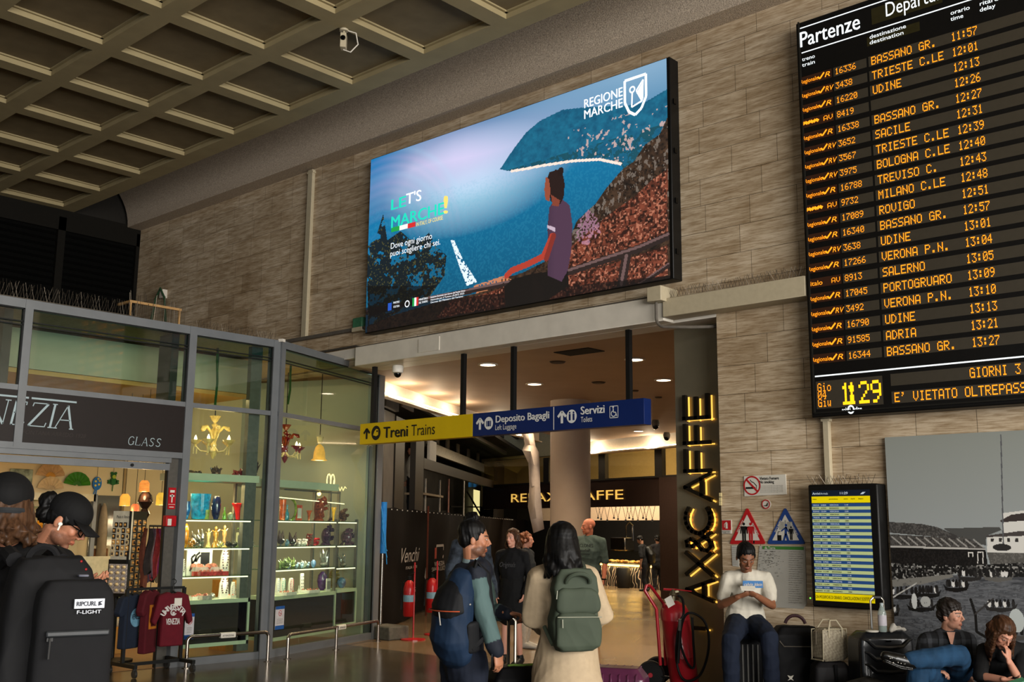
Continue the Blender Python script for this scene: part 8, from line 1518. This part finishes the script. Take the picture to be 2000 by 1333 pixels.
 # --- blue backpack
fr_n=-fC;c=PD(893,1284,6.82);u=rC;L=(J0:=None)
t=thing('backpack','navy blue backpack with an orange zip worn by the bearded person','backpack',c)
M_bb=mat('pack_blue','12243a',.7,noise=.12,scale=8,bump=.1);M_bk=mat('pack_black','0b0c0f',.7,noise=.12,bump=.1)
top=PD(902,1124,6.84);ax=(top-c);b=MB();side=(u+CR*.2).normalized()
limb(b,[c+ax*f+fr_n*o for f,o in((.06,.03),(.25,.06),(.55,.05),(.80,.03),(.97,.0))],[(.15,.10),(.165,.13),(.160,.125),(.145,.10),(.10,.07)],u,20);solid(b,'main_body',M_bb,t,.008,3,.006,20)
b=MB();limb(b,[c+ax*f+fr_n*o for f,o in((.60,.075),(.78,.06),(.92,.02))],[(.155,.115),(.135,.095),(.09,.06)],u,20);solid(b,'top_lid',M_bk,t,.008,3,.005,20)
b=MB();b.tube([c+ax*.58+u*(.17*math.cos(R(a)))+fr_n*(.065+.13*math.sin(R(a)))for a in range(20,165,12)],.004,6);b.build('orange_zip',mat('zip_orange','a84a2c',.6),t,smooth=True)
b=MB()
for s in(-1,1):
 sj=PD(930,1112,6.80)if s>0 else PD(925,1108,7.1);b.tube([c+ax*.93+u*.07*s-fr_n*.03,sj+UP*.045,sj+fC*.09-UP*.03,c+ax*.35+u*.16*s-fr_n*.16,c+ax*.12+u*.15*s],.020,8)
b.build('shoulder_straps',M_bk,t,smooth=True);b=MB();limb(b,[c+ax*.1+u*.148-fr_n*.02,c+ax*.42+u*.152],[(.018,.05),(.02,.05)],u);solid(b,'side_pocket',M_bk,t,.008,2)
b=MB();p=c+ax*.45+fr_n*.19;b.tube([p+u*.05+UP*.06,p+u*.07-UP*.02],.004,5).tube([c+ax*.66+u*.15+fr_n*.02,c+ax*.64+u*.10+fr_n*.09],.006,5);b.build('zip_pulls',mat('pull_grey','9a968e',.5),t)
# --- green backpack
c=PD(1112,1268,6.72);nn=-fD;u=rD;t=thing('backpack','olive green backpack with a top handle worn over the beige coat','backpack',c);M_gp=mat('pack_green','3a4236',.75,noise=.08,scale=6,bump=.12);c=c+nn*.13
H=158*MPP(c);b=MB();superbox(b,c,u,nn,.315,.17,H,.32,10,28,.10);solid(b,'main_body',M_gp,t,.007,4,.010,16,seed=3)
b=MB();superbox(b,c+nn*.06+UP*.01,u,nn,.30,.12,H*.46,.35,8,28,.04);solid(b,'lower_pocket',M_gp,t,.007,4,.006,24,seed=5);b=MB();superbox(b,c+nn*.055+UP*H*.45,u,nn,.295,.11,H*.32,.4,8,28,.12);solid(b,'upper_pocket',M_gp,t,.007,4,.006,24,seed=8)
b=MB();b.tube(arc(c+nn*.085+UP*H*.84,u,UP*.7+nn*.5,.075,-5,185,12),.013,8);b.build('top_handle',M_gp,t,smooth=True)
b=MB()
for s in(-1,1):sj=PD(1150,1126,6.8)if s>0 else PD(1052,1130,6.8);b.tube([c+UP*H*.97+u*.06*s,lerp(c+UP*H*.99,sj,.62)+UP*.055-nn*.05,lerp(c+UP*H,sj,.75)-nn*.16+UP*.02],[.022,.026,.022],8);b.tube([c+UP*.04+u*.14*s,c+UP*.14+u*.17*s-nn*.10],.014,6)
b.build('shoulder_straps',M_gp,t,smooth=True);b=MB();b.tube([c+nn*.125+UP*H*.40-u*.11,c+nn*.13+UP*H*.30-u*.11],.004,5).tube([c+nn*.115+UP*H*.74-u*.14,c+nn*.115+UP*H*.64-u*.145],.004,5).tube([c+nn*.122+UP*H*.425+u*x for x in(-.14,-.07,0,.07,.14)],.003,5);b.build('zips',mat('zip_pale','8a8c7c',.5),t)
# --- big black backpack with pale lettering
nB=-fB_;uB=fB_.cross(UP);cB=PD(112,1402,3.72);HB=(PD(112,1402,3.72)-PD(112,1096,3.72)).length;t=thing('backpack','big black travel backpack with a white brand patch at the left edge','backpack',cB);M_kp=mat('pack_charcoal','0c0c0e',.8,noise=.12,scale=8,bump=.1)
b=MB();superbox(b,cB-nB*.10-uB*.045,uB,nB,.36,.24,HB,.35,12,32,.22);solid(b,'main_body',M_kp,t,.008,3,.006,18);b=MB();superbox(b,cB+nB*.04+uB*.018,uB,nB,.27,.14,HB*.86,.34,12,32,.04);solid(b,'front_pocket',mat('pack_charcoal2','0f0f11',.85,noise=.08,bump=.06),t,.007,3,.0025,18)
frp=frame(cB+nB*.117+uB*.018,uB,UP);ph=HB*.86
MB().fbox(frp,-.015,.085,ph*.80,ph*.80+.032,-.006,.004).build('brand_patch',mat('patch_white','b8bcc4',.5,noise=0),t);b=MB();b.text('RIPCURL',frp,-.008,ph*.80+.009,.015,.006,.03,width=.066).flat([(.064,ph*.80+.008),(.078,ph*.80+.012),(.07,ph*.80+.018),(.08,ph*.80+.025),(.064,ph*.80+.022)],frp,.006);b.build('brand_print',mat('print_dark','1a1c28',.6,noise=0),t);MB().text('F-LIGHT',frp,-.005,ph*.80-.018,.012,.004,.01,width=.08).build('lettering',mat('patch_white','b8bcc4',.5),t)
b=MB();b.fbox(frp,-.10,.11,ph*.60,ph*.60+.022,-.008,.008);b.build('zip_cover',mat('zip_rubber','26282a',.35),t,bevel=.006);b=MB();b.tube([cB+nB*.128+uB*-.07+UP*(ph*.60),cB+nB*.13+uB*-.072+UP*(ph*.60-.07)],.006,6);b.fbox(frp,-.098,-.078,ph*.575,ph*.60,.0,.014);b.build('zip_pull',M_blk,t)
b=MB();b.tube([cB+UP*HB*.97-nB*.15+uB*.0,cB+UP*(HB*1.02)-nB*.22-uB*.01,cB+UP*HB*.95-nB*.36-uB*.02],.030,8).tube([cB+UP*HB*.98-nB*.15-uB*.16,cB+UP*HB*1.02-nB*.22-uB*.17,cB+UP*HB*.95-nB*.36-uB*.18],.030,8).tube(arc(cB+UP*HB*.98-nB*.12-uB*.07,uB,UP,.05,0,180,8),.012,6);b.build('shoulder_straps',M_kp,t,smooth=True)
b=MB();b.tube([cB+nB*.02+uB*.16+UP*HB*.16,cB+nB*.04+uB*.20+UP*HB*.14,cB+uB*.20+UP*.0],.016,6);b.build('side_strap',M_kp,t,smooth=True);p=cB+UP*HB*.885+nB*.02+uB*.045;b=MB();b.obox(p,uB*.018,nB*.015,UP*.004);b.build('silver_wrapper',mat('foil','6a6c78',.5,metal=.3),t,bevel=.004);b=MB();b.ball(p+UP*.05+uB*-.01,.0045,5,6).ball(p+UP*.022+uB*.008,.0045,5,6);b.build('red_buttons',mat('button_red','8a1418',.4),t)
# --- suitcases
M_case=mat('case_black','08080a',.6,spec=.1,noise=.1,scale=30,bump=.06);M_caseg=mat('case_black_gloss','17181a',.28,noise=.06,coat=.3)
def trolley(b,c,u,h0,h1,w_,n=V((0,0,0))):
 b.tube([c-u*w_/2+UP*h0,c-u*w_/2+UP*(h1-.03)]+[c-u*(w_/2-.03)+UP*h1,c+u*(w_/2-.03)+UP*h1]+[c+u*w_/2+UP*(h1-.03),c+u*w_/2+UP*h0],.011,8)
def wheels(c,u,n,w_,d,t):
 for a in(-1,1):
  for q in(-1,1):wo=MB().lathe(c+u*a*w_*.38+n*q*d*.32-u*.012+UP*.032,[(.03,0),(.03,.024)],12,ax=u).build('wheel',M_blk,t);MB().lathe(c+u*a*w_*.38+n*q*d*.32-u*.014+UP*.032,[(.012,0),(.012,.028)],10,ax=u).build('wheel_hub',M_grey,wo)
  # black case of the couple with raised silver handle
p=PD(1008,1310,7.12);c=V((p.x,p.y,0));u=(CR*.9+CF*.4).normalized();n=u.cross(UP);hz_=PD(1000,1300,7.12).z;hh=PD(1000,1206,7.12).z
t=thing('suitcase','black suitcase with a raised silver handle held by the bearded person','suitcase',c);b=MB();superbox(b,c+UP*.06,u,n,.40,.24,hz_-.06,.22);solid(b,'shell',M_case,t,.01,3,.002,20);b=MB();trolley(b,c-CR*.03,(CR*.95+CF*.3).normalized(),hz_-.1,hh,.048*1.0);b.build('trolley_handle',M_chr,t,smooth=True);MB().obox(c-CR*.03+UP*(hh+.0),(CR*.95+CF*.3).normalized()*.03,n*.014,UP*.012).build('grip',M_blk,t,bevel=.006);wheels(c,u,n,.4,.24,t);b=MB();b.tube([c+UP*(hz_+.005)+u*x+n*(.05+.02*math.sin(x*40))for x in(-.08,-.03,.02,.08,.14)],.008,6);b.build('green_ribbon',mat('ribbon_green','6a8a3c',.6),t)
# purple case
p=PD(1208,1318,7.6);c=V((p.x,p.y,0));hz_=PD(1210,1303,7.6).z;t=thing('suitcase','shiny purple ribbed suitcase beside the beige coat','suitcase',c);M_pu=mat('case_purple','4a2038',.3,noise=.08,coat=.3);u=(CR*.95-CF*.3).normalized();n=u.cross(UP);b=MB();superbox(b,c+UP*.06,u,n,.42,.26,hz_-.06,.25);solid(b,'shell',M_pu,t,.008,3);b=MB()
for i in range(6):b.tube([c+u*(-.15+.06*i)+n*.131+UP*z for z in(.12,hz_*.5,hz_-.09)]+[c+u*(-.15+.06*i)+n*(.12-.05*k)+UP*(hz_-(.05,.02,.008,.004)[k])for k in range(4)]+[c+u*(-.15+.06*i)-n*.07+UP*(hz_-.002)],.008,6)
b.build('ribs',M_pu,t,smooth=True);wheels(c,u,n,.42,.26,t)
# striped case under the man in white
p=PD(1470,1300,10.25);c=V((p.x,p.y,0));hz_=J_K=PD(1456,1236,10.3).z-.03;u,n=CR,-CF;t=thing('suitcase','dark suitcase with pale ridges that the person in white sits on','suitcase',c);b=MB();superbox(b,c+UP*.05,u,n,.44,.27,hz_-.05,.2);solid(b,'shell',M_case,t,.01,3);b=MB()
for i in range(8):b.tube([c+u*(-.17+.048*i)+n*.138+UP*z for z in(.12,hz_*.5,hz_-.07)],.010,6)
b.build('ridges',mat('ridge_grey','5c5a56',.35,metal=.3),t,smooth=True);wheels(c,u,n,.44,.27,t)
# black soft case
p=PD(1556,1300,10.15);c=V((p.x,p.y,0));hz_=PD(1556,1224,10.15).z;t=thing('suitcase','large black soft suitcase standing behind the pale handbag','suitcase',c);b=MB();superbox(b,c+UP*.05,CR,-CF,.46,.28,hz_-.05,.2);solid(b,'body',M_case,t,.01,3,.003,20);b=MB();b.tube(arc(c+UP*(hz_-.005),CR,UP,.10,15,165,10),.016,8);b.build('top_handle',mat('handle_plum','2a1418',.5),t,smooth=True);b=MB();b.tube([c-CF*.145+CR*x+UP*(hz_-.13-.05*(1 if abs(x)<.16 else .0))for x in(-.19,-.15,-.05,.05,.15,.19)],.005,6);b.build('zip',M_grey,t);wheels(c,CR,-CF,.4,.28,t)
p=PD(1532,1327,9.95);fr=frame(p,CR,UP);o=MB().flat([(-.03,-.02),(-.01,0),(-.03,.03),(0,.02),(.03,.03),(.012,0),(.03,-.02),(0,-.008)],frame(c-CF*.147+V((0,0,p.z))-CR*.10,CR,UP),.003).build('white_emblem',M_sw,t)
# grey bag below the handbag
p=PD(1622,1320,9.75);c=V((p.x,p.y,0));hz_=PD(1622,1292,9.75).z;t=thing('suitcase','low dark grey case carrying the pale handbag','suitcase',c);b=MB();superbox(b,c+UP*.04,CR,-CF,.37,.26,hz_-.04,.25,taper=.12);solid(b,'body',mat('case_grey','1c1b1e',.6,noise=.1,bump=.08),t,.009,3,.003,20);b=MB();b.fbox(frame(c-CF*.125,CR,UP),.0,.03,.06,hz_-.02,.0,.012);b.build('strap',M_case,t);wheels(c,CR,-CF,.37,.26,t);chz=hz_
# handbag
M_hb=bpy.data.materials.new('handbag_cloth');M_hb.use_nodes=True;nt=M_hb.node_tree;bs=nt.nodes['Principled BSDF'];tc=nt.nodes.new('ShaderNodeTexCoord');mp=nt.nodes.new('ShaderNodeMapping');mp.inputs['Rotation'].default_value=(R(45),R(45),R(30));ck=nt.nodes.new('ShaderNodeTexChecker');ck.inputs['Scale'].default_value=42;ck.inputs[1].default_value=lin('8f8672');ck.inputs[2].default_value=lin('7a705e');nt.links.new(tc.outputs['Object'],mp.inputs[0]);nt.links.new(mp.outputs[0],ck.inputs[0]);nt.links.new(ck.outputs[0],bs.inputs['Base Color']);bs.inputs['Roughness'].default_value=.6
M_tr=mat('handbag_trim','a0967e',.55,noise=.05);c=V((p.x,p.y,chz+.005))-CF*.02;u=(CR*.92+CF*.4).normalized();n=u.cross(UP);hb=62*MPP(c);t=thing('handbag','pale beige patterned handbag with two handles on the grey case','handbag',c)
b=MB();superbox(b,c,u,n,.30,.16,hb,.12,8,32,.10);b.build('body',M_hb,t,smooth=True);b=MB()
for s in(-1,1):b.tube([c+u*x+n*.078*s+UP*z for x,z in((-.145,.02),(-.14,hb*.95),(.13,hb*.98))]+[c+u*.145+n*.078*s+UP*.02],.006,6)
b.tube([c+u*-.15+n*y+UP*.012 for y in(-.08,0,.08)],.007,6);b.build('piping',M_tr,t,smooth=True);b=MB()
for s in(-1,1):b.tube([c+n*.075*s+u*-.07+UP*hb*.72,c+n*.078*s+u*-.07+UP*hb*1.0,c+n*.05*s+u*-.03+UP*(hb+.07),c+n*.05*s+u*.04+UP*(hb+.07),c+n*.078*s+u*.08+UP*hb,c+n*.076*s+u*.08+UP*hb*.72],.008,8)
b.build('handles',M_tr,t,smooth=True);b=MB();b.tube([c+u*-.152+UP*hb*.92,c+u*-.158+UP*hb*.5],.006,6);b.build('strap_end',mat('strap_brown','5a5040',.5),t)
# black hard shell case with wavy ribs
p=PD(1722,1320,9.55);c=V((p.x,p.y,0));hz_=PD(1722,1236,9.45).z;wv_=116*MPP(p);u=(CR*.97+CF*.2).normalized();n=u.cross(UP);t=thing('suitcase','glossy black hard suitcase with wavy ribs, below the water bottle','suitcase',c);b=MB();superbox(b,c+UP*.05,u,n,wv_,.28,hz_-.05,.25,12,36);solid(b,'shell',M_caseg,t,.008,3);b=MB()
for i in range(5):z=hz_-.10-.105*i;b.tube([c+n*(.145+(.006 if abs(x)<.3 else 0))+u*x*wv_*.5+UP*(z+.035*min(1,max(-1,(abs(x)-.62)*6)))for x in(-.88,-.75,-.68,-.6,-.5,0,.5,.6,.68,.75,.88)],[.006,.014,.016,.018,.02,.022,.02,.018,.016,.014,.006],8)
b.build('ribs',M_caseg,t,smooth=True);MB().fbox(frame(c+n*.145,u,UP),-.025,.02,hz_-.085,hz_-.07,0,.01).build('badge',M_blkg,t);b=MB();q0,q1=PD(1711,1172,9.6),PD(1747,1175,9.6);zt_=PD(1740,1170,9.6).z;cc_=c-n*.12+u*.06;trolley(b,cc_,u,hz_-.1,zt_,.13);b.build('trolley_handle',M_chr,t,smooth=True);MB().obox(cc_+UP*zt_,u*.04,n*.014,UP*.014).build('grip',M_blk,t,bevel=.006);wheels(c,u,n,wv_,.28,t)
p=PD(1722,1236,9.5);p=V((p.x,p.y,hz_+.002))+n*.02;k=MPP(p);t=thing('water_bottle','clear plastic water bottle with a pale label on the hard suitcase','bottle',p);r=8.2*k
MB().lathe(p,[(r*.9,0),(r,.01),(r,24*k),(r,36*k),(r*.45,47*k),(r*.4,51*k)],18).build('body',mat('bottle_plastic','a8b8b4',.08,alpha=.45,noise=0,spec=.8),t,smooth=True);MB().lathe(p+UP*12*k,[(r*1.02,0),(r*1.02,20*k)],18).build('label',mat('bottle_label','b4b0b8',.5,noise=.15,scale=20),t,smooth=True);MB().lathe(p+UP*51*k,[(r*.42,0),(r*.42,4*k)],14).build('cap',mat('bottle_cap','9aa4a8',.4),t);MB().lathe(p+UP*.004,[(r*.85,0),(r*.92,.01),(r*.92,11*k)],16).build('water',mat('water_grey','6a7672',.1,alpha=.6,noise=0),t,smooth=True)
q=p+u*.10;b=MB();limb(b,[q+UP*.02,q+u*.05+UP*.03,q+u*.12+UP*.018],[(.03,.02),(.035,.022),(.022,.014)],n);limb(b,[q+u*-.02+UP*.01,q+u*.01+UP*.055],[.02,.024]);o=solid(b,'tissue_packet',mat('tissue_white','a8a49a',.7),None,.006,2,.006,40,loc=V((q.x,q.y,hz_)));tag(o,'crumpled white tissue packet beside the water bottle','tissue')
o=MB().lathe(p-u*.10-n*.01,[(.055,0),(.06,.01),(.05,.016)],20).build('white_lid',M_sw,smooth=True);tag(o,'round white lid lying left of the water bottle','lid')  # loose round lid
p=PD(1690,1332,9.2);c=V((p.x,p.y,0));zt_=PD(1690,1322,9.2).z;t=thing('travel_bag','dark patterned travel bag low in front of the hard suitcase','bag',c);b=MB();limb(b,[c-CR*.16+UP*zt_*.5,c+UP*zt_*.5,c+CR*.16+UP*zt_*.5],[(zt_*.42,.12),(zt_*.5,.14),(zt_*.42,.12)],UP);solid(b,'body',mat('bag_pattern','242220',.6,noise=.9,scale=14),t,.01,3,.006,20)
# low seats under the sitting pair
for(x,y,d_,h_,lab)in((1854,1325,9.05,.36,'dark low case under the person in the checked shirt'),(1963,1350,8.85,.26,'dark low bag under the person at the far right')):
 p=PD(x,y,d_);c=V((p.x,p.y,0));t=thing('suitcase',lab,'suitcase',c);b=MB();superbox(b,c,CR,-CF,.5,.36,h_,.2);solid(b,'body',M_case,t,.012,3)
 # ================================================================ WHEELED EXTINGUISHER
M_wr=mat('trolley_red','9c1a24',.35,noise=.10,scale=5,coat=.4);M_rub=mat('rubber_black','0d0d0d',.6,noise=.1)
wb=PZ(1272,1347,0);c=PZ(1334,1352,0);dpt=DEP(c);k=MPP(c);r=28*k;zt_=PD(1320,1186,dpt).z;t=thing('wheeled_extinguisher','large red wheeled fire extinguisher in front of the bronze cafe panel','fire extinguisher',(c.x,c.y,0));lean=-CR*.07;A_=lambda z:V((c.x,c.y,z))+lean*(z/zt_)*1.6-CR*-.03
MB().lathe(A_(.05),[(r*.85,0),(r,.04),(r,.30),(r*1.012,.305),(r*1.012,.32),(r,.325),(r,zt_*.78),(r*1.012,zt_*.785),(r*1.012,zt_*.80),(r,zt_*.805),(r,zt_*.88),(r*.85,zt_*.95),(r*.4,zt_),(r*.2,zt_+.01)],28,ax=(A_(1)-A_(0))).build('cylinder',M_wr,t,smooth=True)
top=A_(zt_+.05);MB().lathe(top,[(.03,0),(.03,.05),(.04,.06),(.025,.10),(.015,.12)],12).bar(top+UP*.09,top+UP*.10+CR*.06,.02,.02).build('valve',mat('brass_grey','6a6450',.35,metal=.7),t,smooth=True);MB().tube([top+UP*.12-CR*.10,top+UP*.115+CR*.02],.012,8).tube([top+UP*.12+CR*.02,top+UP*.10+CR*.20],.007,8).build('lever',M_wr,t,smooth=True)
h0,h1,h2,h3=PD(1290,1300,dpt-.15),PD(1282,1190,dpt-.12),PD(1259,1148,dpt-.1),PD(1296,1180,dpt+.12)
b=MB();b.tube([h0,h1,h2+UP*-.03,h2+CR*.02+UP*.015,h2+CR*.06+CF*.10+UP*.02,h2+CR*.085+CF*.14,h3,PD(1300,1300,dpt+.14)],.017,10);b.build('push_handle',M_wr,t,smooth=True)
wr_=27*MPP(wb);wx=(CR*.75+CF*.66).normalized();wx=(CF*.95+CR*.3).normalized()
for s,lab in((0,1),(1,1)):
 wc=V((wb.x,wb.y,wr_))+wx*.42*s;w_=MB();w_.lathe(wc-wx*.035,[(wr_*.55,0),(wr_*.9,.004),(wr_,.02),(wr_,.05),(wr_*.9,.066),(wr_*.55,.07)],28,ax=wx);o=w_.build('wheel',M_rub,t,smooth=True);MB().lathe(wc-wx*.045,[(.024,0),(.026,.01),(.026,.09)],14,ax=wx).build('red_hub',M_wr,o,smooth=True)
MB().tube([V((wb.x,wb.y,wr_)),V((wb.x,wb.y,wr_))+wx*.42],.014,8).tube([V((wb.x,wb.y,wr_)),A_(.12)],.016,8).build('axle',M_rub,t)
b=MB();hp_=[(1323,1163),(1333,1172),(1335,1200),(1328,1215),(1322,1250),(1321,1290),(1330,1322),(1346,1331),(1368,1318),(1382,1280),(1384,1240),(1374,1212),(1352,1198),(1338,1204),(1330,1230),(1330,1262),(1344,1298),(1356,1302),(1354,1250),(1352,1206)];P_=[PD(x,y,dpt-.18+.015*(i%3))for i,(x,y)in enumerate(hp_)]
def spline(P_,m=6):
 out=[]
 for i in range(len(P_)-1):
  a,p,q,d_=P_[max(0,i-1)],P_[i],P_[i+1],P_[min(len(P_)-1,i+2)]
  for j in range(m):s=j/m;out.append(.5*((2*p)+(q-a)*s+(2*a-5*p+4*q-d_)*s*s+(3*p-a-3*q+d_)*s**3))
 return out+[P_[-1]]
b.tube(spline(P_),.013,8);b.build('hose',M_rub,t,smooth=True);b=MB();b.tube([PD(1328,1210,dpt-.2),PD(1327,1232,dpt-.2)],.017,8);b.build('nozzle',mat('nozzle_grey','5a5a56',.35,metal=.5),t,smooth=True);b=MB();b.tube([PD(1328,1232,dpt-.2),PD(1324,1296,dpt-.2)],[.014,.018],8);b.build('nozzle_grip',M_rub,t,smooth=True)
MB().obox(PD(1308,1176,dpt-.12),CR*.035+UP*.02,UP*.045-CR*.02,CF*.002).build('paper_tag',M_sw,t)
